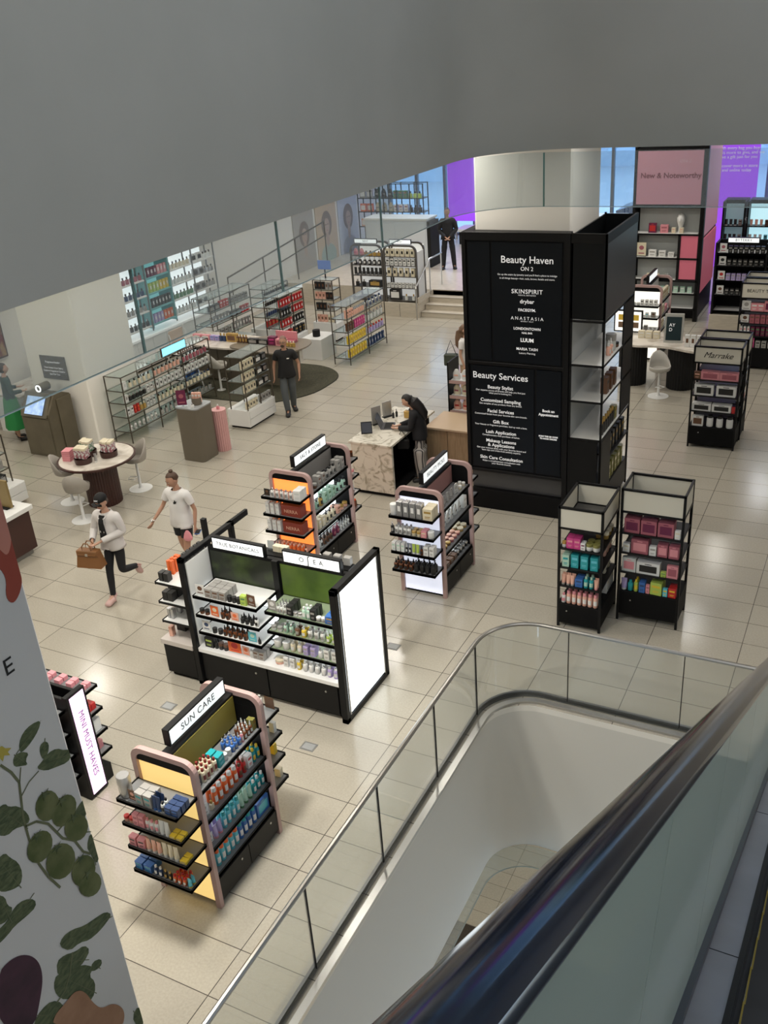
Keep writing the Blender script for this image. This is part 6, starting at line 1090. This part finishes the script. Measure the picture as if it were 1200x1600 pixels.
ebar('glass_clamp', HX-.028, HX+.028, 1.36, 1.42, mat('dark_gasket', (.03, .035, .045), .35)); ebar('outer_deck', HX-.25, HX-.02, 1.42, 1.47, M_EDECK); ebar('inner_deck', HX+.02, HX+.15, 1.4, 1.47, M_EDECK)
ebar('skirt', HX+.15, HX+.165, 1.4, 1.75, M_INK); ebar('outer_cladding', HX-.25, HX-.235, 1.47, 2.6, M_WHITE); ebar('soffit', HX-.25, HX+1.4, 2.6, 2.65, M_WHITE)
ebar('brush_strip', HX+.135, HX+.155, 1.385, 1.4, M_INK)
for k in range(7): ebar('deck_joint', HX+.02, HX+.15, 1.3985, 1.4005, M_INK, 1.35+(k-2)*2.6, 1.35+(k-2)*2.6+.005)
for k in range(36):
    s = S0 + .1 + k*.404; p = O0 + Dv*s - Nv*1.78; 
    if p.z < -.5: break
    g = MB(); g.box(HX+.17, p.y-.2, p.z-.02, HX+1.17, p.y+.2, p.z, mat('step_black', (.02, .02, .02), .5)); 
    for j in range(40 if k < 14 else 0): g.box(HX+.18+j*.024, p.y-.2, p.z, HX+.19+j*.024, p.y+.2, p.z+.012, M_STEEL)
    g.box(HX+.17, p.y+.19, p.z-.2, HX+1.17, p.y+.2, p.z-.02, M_STEEL); g.box(HX+.168, p.y-.2, p.z+.001, HX+.175, p.y+.2, p.z+.014, mat('step_yellow', (.3, .22, .03), .5)); st = g.build('step', t)
# ---------------------------------------------------------------- people
M_SKIN = mat('skin_light', (.5, .29, .2), .55); M_SKIN2 = mat('skin_tan', (.42, .23, .15), .55); M_LIP = mat('lips', (.35, .1, .09), .5)
def skin_mesh(nodes, edges, root, name, m, sub=2):
    """grow a surface round a skeleton: nodes {key: ((x,y,z), r or (rx,ry))}"""
    ks = list(nodes); ix = {k: i for i, k in enumerate(ks)}
    me = bpy.data.meshes.new(name); me.from_pydata([nodes[k][0] for k in ks], [(ix[a], ix[b]) for a, b in edges], [])
    o = bpy.data.objects.new(name, me); C.objects.link(o); md = o.modifiers.new('s', 'SKIN'); md.use_smooth_shade = True; md.branch_smoothing = .4
    sv = me.skin_vertices[0].data
    for k in ks:
        r = nodes[k][1]; sv[ix[k]].radius = r if isinstance(r, tuple) else (r, r)
        sv[ix[k]].use_root = (k == root)
    s = o.modifiers.new('b', 'SUBSURF'); s.levels = sub; s.render_levels = sub
    bpy.context.view_layer.update(); dg = bpy.context.evaluated_depsgraph_get(); out = bpy.data.meshes.new_from_object(o.evaluated_get(dg)); out.name = name
    bpy.data.objects.remove(o); out.materials.clear(); out.materials.append(m); out.shade_smooth(); return out
def ellipsoid(g, c, r, m, n=16, q=10, f=None):
    vs = []; fs = []
    for j in range(q+1):
        a = PI*j/q - PI/2
        for k in range(n):
            b = 2*PI*k/n; v = Vector((math.cos(a)*math.cos(b), math.cos(a)*math.sin(b), math.sin(a)))
            v = f(v) if f else v; vs.append((c[0]+v.x*r[0], c[1]+v.y*r[1], c[2]+v.z*r[2]))
    for j in range(q):
        for k in range(n): fs.append((j*n+k, j*n+(k+1) % n, (j+1)*n+(k+1) % n, (j+1)*n+k))
    g.add(vs, fs, m)
def headf(v):
    v = v.copy(); t = max(0, -v.z)
    v.x *= 1 - .38*t*t - .08*t; 
    if v.y < 0: v.y *= 1 + .02*t
    else: v.y *= 1.08 - .45*t
    return v
def add_head(g, skin, hairm, glasses=None, cap=None):
    """head about its own centre, face towards -y"""
    ellipsoid(g, (0, 0, 0), (.074, .092, .118), skin, 20, 14, headf)
    g.add([(-.012, -.088, -.018), (.012, -.088, -.018), (.017, -.086, -.034), (-.017, -.086, -.034), (0, -.118, -.03), (0, -.09, .022)], [(0, 5, 4), (5, 1, 4), (1, 2, 4), (2, 3, 4), (3, 0, 4)], skin)
    for s in (-1, 1):
        ellipsoid(g, (s*.03, -.082, .008), (.013, .007, .006), M_WHITE, 8, 6); ellipsoid(g, (s*.03, -.088, .008), (.006, .003, .006), M_INK, 8, 6)
        ellipsoid(g, (s*.03, -.085, .028), (.018, .005, .004), hairm, 8, 5); ellipsoid(g, (s*.075, .008, -.002), (.01, .02, .03), skin, 8, 8)
    ellipsoid(g, (0, -.084, -.056), (.023, .008, .008), M_LIP, 10, 6)
def vlerp(a, b, t): return tuple(a[i]*(1-t)+b[i]*t for i in range(3))
def person(name, label, loc, heading, J, W, H=1.7, female=False, head_pitch=0., head_yaw=0., skin=M_SKIN, extras=None):
    """J: joint positions (metres, facing -y, person's left = +x) for height 1.7; W: clothing dict"""
    P = dict(pel=(0, 0, .93), waist=(0, 0, 1.07), chest=(0, -.005, 1.26), nb=(0, .005, 1.4), neck=(0, .0, 1.46), hb=(0, -.005, 1.52),
        hL=(.085, 0, .88), kL=(.095, -.01, .49), aL=(.1, .02, .085), tL=(.115, -.13, .035), hR=(-.085, 0, .88), kR=(-.095, -.01, .49), aR=(-.1, .02, .085), tR=(-.115, -.13, .035),
        sL=(.165, .0, 1.375), eL=(.215, .03, 1.1), wL=(.22, -.05, .86), sR=(-.165, .0, 1.375), eR=(-.215, .03, 1.1), wR=(-.22, -.05, .86)); P.update(J)
    f = .9 if female else 1.
    t = thing(name, label, 'person', loc, heading); t.scale = (H/1.7,)*3
    N = dict(pel=(P['pel'], (.14*f+.01, .105)), waist=(P['waist'], (.125*f, .095)), chest=(P['chest'], (.15*f, .105)), nb=(P['nb'], (.075, .06)), neck=(P['neck'], .05*f), hb=(P['hb'], .05*f))
    E_ = [('pel', 'waist'), ('waist', 'chest'), ('chest', 'nb'), ('nb', 'neck'), ('neck', 'hb')]
    for s in 'LR':
        N['h'+s] = (P['h'+s], .085); N['m'+s] = (vlerp(P['h'+s], P['k'+s], .5), .068); N['k'+s] = (P['k'+s], .052); N['c'+s] = (vlerp(P['k'+s], P['a'+s], .35), .05); N['a'+s] = (P['a'+s], .034); N['t'+s] = (P['t'+s], (.036, .024))
        N['s'+s] = (P['s'+s], .052); N['u'+s] = (vlerp(P['s'+s], P['e'+s], .5), .043*f); N['e'+s] = (P['e'+s], .036*f); N['f'+s] = (vlerp(P['e'+s], P['w'+s], .35), .036*f); N['w'+s] = (P['w'+s], (.025, .02))
        E_ += [('pel', 'h'+s), ('h'+s, 'm'+s), ('m'+s, 'k'+s), ('k'+s, 'c'+s), ('c'+s, 'a'+s), ('a'+s, 't'+s), ('chest', 's'+s), ('s'+s, 'u'+s), ('u'+s, 'e'+s), ('e'+s, 'f'+s), ('f'+s, 'w'+s)]
        # hand: palm, four fingers, thumb
        w = Vector(P['w'+s]); d = (w - Vector(P['e'+s])).normalized() if 'g'+s not in J else Vector(J['g'+s]).normalized()
        side = d.cross(Vector((0, 0, 1)) if abs(d.z) < .8 else Vector((1, 0, 0))).normalized(); nn = side.cross(d).normalized(); bend = nn*(1 if nn.dot(Vector((0, 1, .3))) > 0 else -1)
        pc = w + d*.045; N['p'+s] = (tuple(pc), (.034, .016)); E_.append(('w'+s, 'p'+s))
        for q, (off, ln) in enumerate([(-.024, .07), (-.008, .08), (.009, .075), (.025, .058)]):
            b0 = pc + side*off + d*.03; b1 = b0 + d*ln*.45 + bend*.008; b2 = b1 + d*ln*.35 + bend*.022
            for nm, v, r in (('0', b0, .0095), ('1', b1, .0085), ('2', b2, .007)): N[f'q{s}{q}{nm}'] = (tuple(v), r)
            E_ += [('p'+s, f'q{s}{q}0'), (f'q{s}{q}0', f'q{s}{q}1'), (f'q{s}{q}1', f'q{s}{q}2')]
        th = w + d*.02; b1 = th - side*.032 + d*.02 + bend*.008; b2 = b1 - side*.01 + d*.03 + bend*.01
        N['y'+s+'1'] = (tuple(b1), .011); N['y'+s+'2'] = (tuple(b2), .008); E_ += [('p'+s, 'y'+s+'1'), ('y'+s+'1', 'y'+s+'2')]
    me = skin_mesh(N, E_, 'pel', 'body', skin, 2); body_src = me.copy()
    hair = W.get('hair', (.02, .013, .01)); hm = mat('hair_%d' % int(hair[0]*1000), hair, .55)
    # join the head onto the body mesh
    g = MB(); add_head(g, skin, hm); hc = Vector(P['hb']) + Vector((0, -.012, .07)); hc = Vector(P['hb']) + Euler((head_pitch, 0, head_yaw)).to_matrix() @ Vector((0, -.014, .078))
    R_ = Euler((head_pitch, 0, head_yaw)).to_matrix()
    hmsh = g.mesh('head', True); hmsh.transform(Matrix.Translation(hc) @ R_.to_4x4())
    bm = bmesh.new(); bm.from_mesh(me); nb = len(bm.faces); bm.from_mesh(hmsh); bm.faces.ensure_lookup_table()
    for i, m in enumerate(hmsh.materials):
        if m.name not in [x.name for x in me.materials]: me.materials.append(m)
    names = [x.name for x in me.materials]
    idx = [names.index(m.name) for m in hmsh.materials]
    for k, p in enumerate(hmsh.polygons): bm.faces[nb+k].material_index = idx[p.material_index]; bm.faces[nb+k].smooth = True
    bm.to_mesh(me); bm.free(); bpy.data.meshes.remove(hmsh); inst('body', me, t)
    BV = [v.co.copy() for v in body_src.vertices]; BN = [v.normal.copy() for v in body_src.vertices]
    seg = [(x, y, Vector(N[x][0]), Vector(N[y][0]), N[x][1] if isinstance(N[x][1], float) else sum(N[x][1])/2, N[y][1] if isinstance(N[y][1], float) else sum(N[y][1])/2) for x, y in E_]
    near = []
    for v in BV:
        best = None
        for x, y, A, B, ra, rb in seg:
            d = B - A; t_ = max(0, min(1, (v-A).dot(d)/d.length_squared)); q = (v - (A + d*t_)).length - (ra*(1-t_) + rb*t_)
            if best is None or q < best[0]: best = (q, x, y, t_)
        near.append(best[1:])
    def wear(nm, ok, push, m):
        bm = bmesh.new(); bm.from_mesh(body_src); bm.verts.ensure_lookup_table()
        keep = [ok(*near[i], BV[i]) for i in range(len(BV))]
        for i, v in enumerate(bm.verts): v.co = BV[i] + BN[i]*push(*near[i], BV[i])
        bmesh.ops.delete(bm, geom=[v for i, v in enumerate(bm.verts) if not keep[i]], context='VERTS')
        inner = [v for v in bm.verts if not v.is_boundary]
        for _ in range(2): bmesh.ops.smooth_vert(bm, verts=inner, factor=.4, use_axis_x=True, use_axis_y=True, use_axis_z=True)
        me_ = bpy.data.meshes.new(nm); bm.to_mesh(me_); bm.free(); me_.materials.clear(); me_.materials.append(m); me_.shade_smooth()
        o = inst(nm, me_, t); md = o.modifiers.new('thickness', 'SOLIDIFY'); md.thickness = .006; md.offset = 0; return o
    TOR = {('pel', 'waist'), ('waist', 'chest'), ('chest', 'nb')}
    lo_ = W.get('loose', .014)
    if 'bottom' in W:
        nm, c, ln = W['bottom'][:3]; wide = W.get('wide')
        def okb(x, y, t_, v):
            if (x, y) == ('pel', 'waist'): return t_ < .75
            if x == 'pel' or (x[0] == 'h' and y[0] == 'm'): return True
            if ln < .5: return x[0] == 'm' and t_ < .25
            return (x[0] == 'm') or (x[0] == 'k') or (x[0] == 'c' and y[0] == 'a' and t_ < .93)
        def pb(x, y, t_, v):
            if ln < .5: return .022
            base = .014 if 'legging' not in nm else .006
            if x[0] in 'mkc' and x != 'chest': base += (.05 if wide else .012 if 'legging' not in nm else 0)
            return base
        wear(nm, okb, pb, mat(W['bottom'][3], c, .85))
    if 'top' in W:
        nm, c, sl = W['top'][:3]
        def okt(x, y, t_, v):
            if (x, y) in TOR: return not ((x, y) == ('chest', 'nb') and v.z > P['nb'][2]+.03 and abs(v.x) < .07)
            if x == 'nb': return v.z < P['nb'][2]+.02
            if x == 'pel': return v.z > .82
            if x == 'chest' or x[0] == 's' or (x[0] == 'u' and sl): return True
            if x[0] == 'u': return t_ < .25
            if x[0] == 'h' and y[0] == 'm': return v.z > .82
            if sl: return (x[0] == 'e') or (x[0] == 'f' and t_ < .85)
            return False
        def pt(x, y, t_, v):
            g_ = lo_
            if (x, y) in (('pel', 'waist'), ('waist', 'chest')) or x in ('pel', 'hL', 'hR'): g_ += .022 if lo_ > .02 else .01
            if x[0] in 'sue' : g_ = lo_*.8
            if x[0] == 'f': g_ = lo_*.7
            return g_
        wear(nm, okt, pt, mat(W['top'][3], c, .85))
    if 'skirt' in W:
        g = MB(); hx, hy = (P['aL'][0]+P['aR'][0])/2, (P['aL'][1]+P['aR'][1])/2; n = 28; vs = []; fs = []
        for j, (z, r) in enumerate([(1.04, .13), (.92, .18), (.6, .23), (.3, .27)]):
            for k in range(n): a = 2*PI*k/n; rr = r*(1+.05*math.sin(7*a)*(j/3)); vs.append((rr*math.cos(a), rr*math.sin(a)*.8, z))
        for j in range(3):
            for k in range(n): fs.append((j*n+k, j*n+(k+1) % n, (j+1)*n+(k+1) % n, (j+1)*n+k))
        g.add(vs, fs, mat('skirt_green', W['skirt'], .8)); g.build('skirt', t, smooth=True)
    if 'shoes' in W:
        for s in 'LR':
            a, b = Vector(P['a'+s]), Vector(P['t'+s]); d = (b-a); d.z *= .6; up = Vector((0, 0, 0))
            base = a + (Vector((0, 0, -.035)) if abs(a.z - b.z) < .12 else (b-a).normalized()*.0)
            ax = (b - a).normalized(); heel = a - Vector((0, 0, .03)) - Vector((ax.x, ax.y, 0))*.03
            inst('shoe', skin_mesh({'a': (tuple(a), (.056, .056)), 'h': (tuple(heel), (.054, .048)), 'm': (vlerp(tuple(heel), P['t'+s], .55), (.06, .05)), 't': (tuple(Vector(P['t'+s]) + (Vector(P['t'+s])-heel).normalized()*.045), (.056, .038))}, [('a', 'h'), ('h', 'm'), ('m', 't')], 'h', 'shoe', mat('shoe_%d' % int(W['shoes'][0]*100), W['shoes'], .6), 2), t)
    # hair
    g = MB(); st = W.get('style', 'short')
    def hf(v):
        v = v.copy()
        if v.y < -.1 and v.z < .52: v.y *= .32; v.x *= .98
        if v.z < -.3: v *= (.6 if st in ('short', 'bun') else 1); 
        return v
    ellipsoid(g, (0, .012, .02), (.082, .1, .112), hm, 20, 14, hf)
    if st == 'bun': ellipsoid(g, (0, .05, .135), (.034, .034, .028), hm, 12, 8)
    if st == 'long':
        g.tube([(0, .06, .03), (0, .095, -.06), (.01, .12, -.2), (.01, .13, -.36), (.01, .12, -.46)], [.085, .105, .11, .095, .03], hm, 12, ry=[.075, .085, .08, .065, .02])
    if st == 'low': ellipsoid(g, (0, .1, -.04), (.045, .04, .05), hm, 12, 8)
    h = g.build('hair', t, smooth=True); h.location = hc; h.rotation_euler = Euler((head_pitch, 0, head_yaw))
    if extras: extras(t, P, hc, R_, (head_pitch, 0, head_yaw))
    return t
def at_head(o, hc, e): o.location = hc; o.rotation_euler = Euler(e)
# person with the tan bag: mid stride, right foot forward, left leg kicked back
def ex_bag(t, P, hc, R_, e):
    g = MB(); ellipsoid(g, (0, .012, .05), (.09, .104, .092), M_INK, 20, 10, lambda v: Vector((v.x, v.y, max(v.z, -.1)))); g.tube([(-.06, -.1, .045), (0, -.15, .035), (.06, -.1, .045)], .03, M_INK, 8, ry=.006); c = g.build('baseball_cap', t, smooth=True); at_head(c, hc, e)
    lettering('NYC', .03, M_WINK, c, (0, -.096, .085), (PI/2-.5, 0, 0))
    g = MB(); g.box(-.07, -.1, -.008, .07, -.09, .03, M_INK); s = g.build('sunglasses', t); at_head(s, hc, e)
    g = MB(); g.tube([(-.075, -.04, 1.41), (-.04, -.115, 1.36), (-.03, -.135, 1.15)], .022, mat('jacket_white', (.6, .57, .55), .8), 8, ry=.01); g.tube([(.075, -.04, 1.41), (.04, -.115, 1.36), (.03, -.135, 1.15)], .022, mat('jacket_white', (0, 0, 0)), 8, ry=.01); g.build('collar', t, smooth=True)
    g = MB(); g.prism([(-.045, 1.4), (.045, 1.4), (.04, 1.3), (.06, 1.02), (-.06, 1.02), (-.04, 1.3)], -.15, -.13, M_INK, T=lambda a, b, c: (a, c + (.05 if b > 1.35 else 0), b)); g.build('black_vest', t)
hb = person('person', 'person striding in black cap, black leggings, white jacket and pink trainers, holding a tan handbag', (1.40, .02, 0), math.radians(4), dict(
    pel=(0, .02, .93), hL=(.08, .03, .88), kL=(.08, .0, .47), aL=(.08, .33, .37), tL=(.08, .38, .24), hR=(-.08, .02, .88), kR=(-.07, -.1, .5), aR=(-.05, -.16, .09), tR=(-.04, -.31, .035),
    eL=(.22, .04, 1.12), wL=(.0, -.25, 1.05), eR=(-.26, -.02, 1.12), wR=(-.15, -.23, 1.03), gL=(-.6, -.5, -.3), gR=(.1, -.6, -.5), hb=(0, -.02, 1.52)),
    dict(top=('jacket', (.6, .57, .55), True, 'jacket_white'), loose=.03, bottom=('leggings', (.008, .008, .01), 1, 'black_legging'), shoes=(.55, .36, .33), hair=(.05, .03, .02), style='low'), H=1.72, female=True, head_pitch=.2, head_yaw=.1, extras=ex_bag)
q = Vector((-.14, -.34, 0))
t = thing('handbag', 'structured tan leather handbag held by the person in the black cap', 'bag', (1.40+q.x, .02+q.y, .69), math.radians(12)); M_TAN = mat('tan_leather', (.2, .085, .025), .45)
g = MB(); g.prism([(-.2, 0), (.2, 0), (.165, .26), (-.165, .26)], -.085, .085, M_TAN, T=lambda a, b, c: (a, c*(1 - .5*b/.26), b)); g.build('bag_body', t); bx('flap', t, -.168, -.075, .19, .168, .05, .275, M_TAN, .006)
for s in (-1, 1): g = MB(); g.tube([(-.075, s*.05, .25), (-.07, s*.05, .33), (-.03, s*.045, .385), (.03, s*.045, .385), (.07, s*.05, .33), (.075, s*.05, .25)], .009, M_TAN, 8); g.build('handle', t, smooth=True)
bx('belt_strap', t, -.15, -.083, .205, .15, -.074, .222, M_TAN, .002); bx('turn_lock', t, -.02, -.09, .198, .02, -.076, .235, M_STEEL, .002)
# person in white T-shirt
def ex_tee(t, P, hc, R_, e):
    g = MB(); g.tube([(P['wR'][0]+math.cos(a)*.03, P['wR'][1]+math.sin(a)*.03, P['wR'][2]+.02) for a in [2*PI*k/12 for k in range(12)]], .009, M_STEEL, 6, close=True); g.build('wristwatch', t, smooth=True)
    g = MB(); g.prism([(.03, 1.27), (.045, 1.25), (.075, 1.26), (.095, 1.3), (.07, 1.285), (.06, 1.31), (.05, 1.285)], -.155, -.14, M_INK, T=lambda a, b, c: (a, c, b)); g.build('chest_print', t)
person('person', 'person looking down while walking in white T-shirt and black shorts, holding a blue phone', (1.93, 1.0, 0), math.radians(-2), dict(
    wR=(-.36, -.24, .93), eR=(-.28, -.05, 1.13), sR=(-.165, -.01, 1.375), eL=(.24, .06, 1.1), wL=(.26, -.02, .86), kL=(.1, -.1, .49), aL=(.1, -.08, .085), tL=(.11, -.23, .035), kR=(-.09, .02, .5), aR=(-.09, .16, .12), tR=(-.1, .04, .04), gR=(-.3, -.5, -.8)),
    dict(top=('t_shirt', (.68, .66, .64), False, 'tee_white'), loose=.03, bottom=('shorts', (.01, .01, .012), .3, 'shorts_black'), shoes=(.6, .58, .55), hair=(.07, .035, .018), style='bun'), H=1.72, female=True, head_pitch=.35, head_yaw=-.35, skin=M_SKIN2, extras=ex_tee)
t = thing('smartphone', 'blue-cased phone in the hand of the person in the white T-shirt', 'phone', (2.24, .93, .8), .4); bx('phone_case', t, -.02, -.075, -.005, .06, .075, .005, cm('blue'), .003); bx('phone_screen', t, -.015, -.07, .005, .055, .07, .007, M_INK, .001)
t = thing('pink_cloth', 'folded pink cloth in the hand of the person in the white T-shirt', 'cloth', (2.15, .82, .74), .4); g = MB(); g.lathe([(.02, .12), (.05, .08), (.075, .0), (.06, -.04), (.02, -.06)], cm('pink'), 7, sy=.4); g.build('folded_cloth', t)
# person in black polo
def ex_man(t, P, hc, R_, e):
    g = MB(); 
    for s in (-1, 1): g.tube([(s*.03+.02*math.cos(a), -.096, .008+.015*math.sin(a)) for a in [2*PI*k/12 for k in range(12)]], .0025, M_INK, 5, close=True)
    g.tube([(-.05, -.094, .01), (-.075, 0, .01)], .0025, M_INK, 5); g.tube([(.05, -.094, .01), (.075, 0, .01)], .0025, M_INK, 5); o = g.build('glasses', t); at_head(o, hc, e)
    bx('chest_badge', t, .05, -.15, 1.26, .1, -.14, 1.28, M_WHITE, .001)
    g = MB(); ellipsoid(g, (-.0, -.075, -.07), (.04, .02, .035), mat('hair_50', (.05, .03, .02), .6), 10, 8); o = g.build('goatee', t, smooth=True); at_head(o, hc, e)
person('person', 'person walking in a black polo shirt, grey trousers and glasses beside the dark rug', (-.4, 7.72, 0), math.radians(28), dict(
    kR=(-.08, -.12, .5), aR=(-.05, -.13, .09), tR=(-.05, -.28, .035), kL=(.08, .05, .5), aL=(.05, .2, .1), tL=(.1, .08, .035), eL=(.27, .06, 1.1), wL=(.27, -.04, .87), eR=(-.26, .04, 1.1), wR=(-.27, -.05, .86)),
    dict(top=('polo_shirt', (.008, .008, .009), False, 'polo_black'), loose=.03, bottom=('trousers', (.075, .085, .09), 1, 'trousers_grey'), shoes=(.012, .012, .012), hair=(.22, .12, .09), style='short'), H=1.74, skin=M_SKIN2, head_yaw=-.2, extras=ex_man)
# person at the desk typing
person('person', 'person typing at the marble desk in a black jacket and striped trousers', (3.93, 5.35, 0), math.radians(-72), dict(
    chest=(0, -.05, 1.25), nb=(0, -.09, 1.39), neck=(0, -.12, 1.44), hb=(0, -.15, 1.49), sL=(.165, -.08, 1.36), sR=(-.165, -.08, 1.36), eL=(.2, -.14, 1.1), wL=(.07, -.38, 1.06), eR=(-.2, -.14, 1.1), wR=(-.07, -.38, 1.06), gL=(-.2, -1, -.1), gR=(.2, -1, -.1)),
    dict(top=('jacket', (.008, .008, .01), True, 'jacket_black'), loose=.03, bottom=('striped_trousers', (.3, .28, .26), 1, 'trousers_striped'), wide=True, shoes=(.02, .02, .02), hair=(.008, .006, .006), style='long'), H=1.68, female=True, head_pitch=.5)
m = MATS['trousers_striped']; n_, l_ = nodes_of(m); tc = n_.new('ShaderNodeTexCoord'); wv = n_.new('ShaderNodeTexWave'); wv.inputs['Scale'].default_value = 9; cr = n_.new('ShaderNodeValToRGB'); cr.color_ramp.elements[0].color = (.42, .4, .37, 1); cr.color_ramp.elements[1].color = (.06, .06, .06, 1); cr.color_ramp.elements[0].position = .6; cr.color_ramp.elements[1].position = .7
l_.new(tc.outputs['Object'], wv.inputs[0]); l_.new(wv.outputs[0], cr.inputs[0]); l_.new(cr.outputs[0], n_['Principled BSDF'].inputs['Base Color'])
t = thing('shoulder_bag', 'small black bag hanging at the waist of the person typing at the desk', 'bag', (3.75, 5.02, .82), .3); bx('bag_body', t, -.11, -.05, -.09, .11, .05, .09, M_INK, .02); g = MB(); g.tube([(-.1, 0, .08), (-.02, 0, .26), (.1, 0, .08)], .008, M_INK, 6); g.build('strap', t)
# person in a suit beyond the curtain glass
person('person', 'person in a black suit standing on the platform above the steps with clasped hands', (-1.62, 19.5, .6), math.radians(20), dict(wL=(.04, -.2, .92), wR=(-.04, -.21, .92), eL=(.25, .02, 1.12), eR=(-.25, .02, 1.12), aL=(.16, .02, .085), aR=(-.16, .02, .085), kL=(.13, 0, .49), kR=(-.13, 0, .49), tL=(.19, -.12, .035), tR=(-.19, -.12, .035), gL=(-.6, -.3, -.4), gR=(.6, -.3, -.4)),
    dict(top=('suit_jacket', (.008, .008, .01), True, 'suit_black'), loose=.035, bottom=('suit_trousers', (.008, .008, .01), 1, 'suit_black_trousers'), shoes=(.01, .01, .01), hair=(.03, .02, .015)), H=1.9, skin=M_SKIN2)
# person in green, seen from behind
person('person', 'person in a dark green top and bright green skirt beside the brown kiosk', (-5.45, 4.5, 0), math.radians(150), dict(eL=(.25, -.05, 1.12), wL=(.2, -.25, 1.1), eR=(-.25, -.02, 1.12), wR=(-.12, -.26, 1.08)),
    dict(top=('blouse', (.015, .045, .035), True, 'blouse_green'), loose=.02, skirt=(.015, .2, .05), shoes=(.015, .015, .015), hair=(.03, .02, .015), style='low'), H=1.72, female=True)
person('person', 'person in a plum jumper at the pale counter half hidden by the column', (-6.05, 6.2, 0), math.radians(0), dict(), dict(top=('jumper', (.06, .04, .08), True, 'jumper_plum'), bottom=('trousers', (.02, .02, .03), 1, 'trousers_dark'), shoes=(.02, .02, .02), hair=(.02, .012, .01)), H=1.6, female=True)
# person half hidden behind the tower
person('person', 'person in white T-shirt and beige trousers half hidden behind the text tower', (3.02, 9.65, 0), math.radians(95), dict(eL=(.24, -.02, 1.1), wL=(.16, -.2, .98)), dict(top=('t_shirt', (.66, .64, .62), False, 'tee_white_plain'), loose=.03, bottom=('trousers', (.42, .3, .2), 1, 'trousers_beige'), shoes=(.05, .04, .04), hair=(.16, .09, .05), style='long'), H=1.68, female=True)
t = thing('shoulder_bag', 'dark green bag carried by the person half hidden behind the tower', 'bag', (2.76, 9.5, .95), .2); bx('bag_body', t, -.15, -.07, -.14, .15, .07, .12, mat('bag_green', (.04, .05, .035), .6), .02); g = MB(); g.tube([(-.12, 0, .1), (.0, 0, .42), (.12, 0, .1)], .009, M_INK, 6); g.build('strap', t)
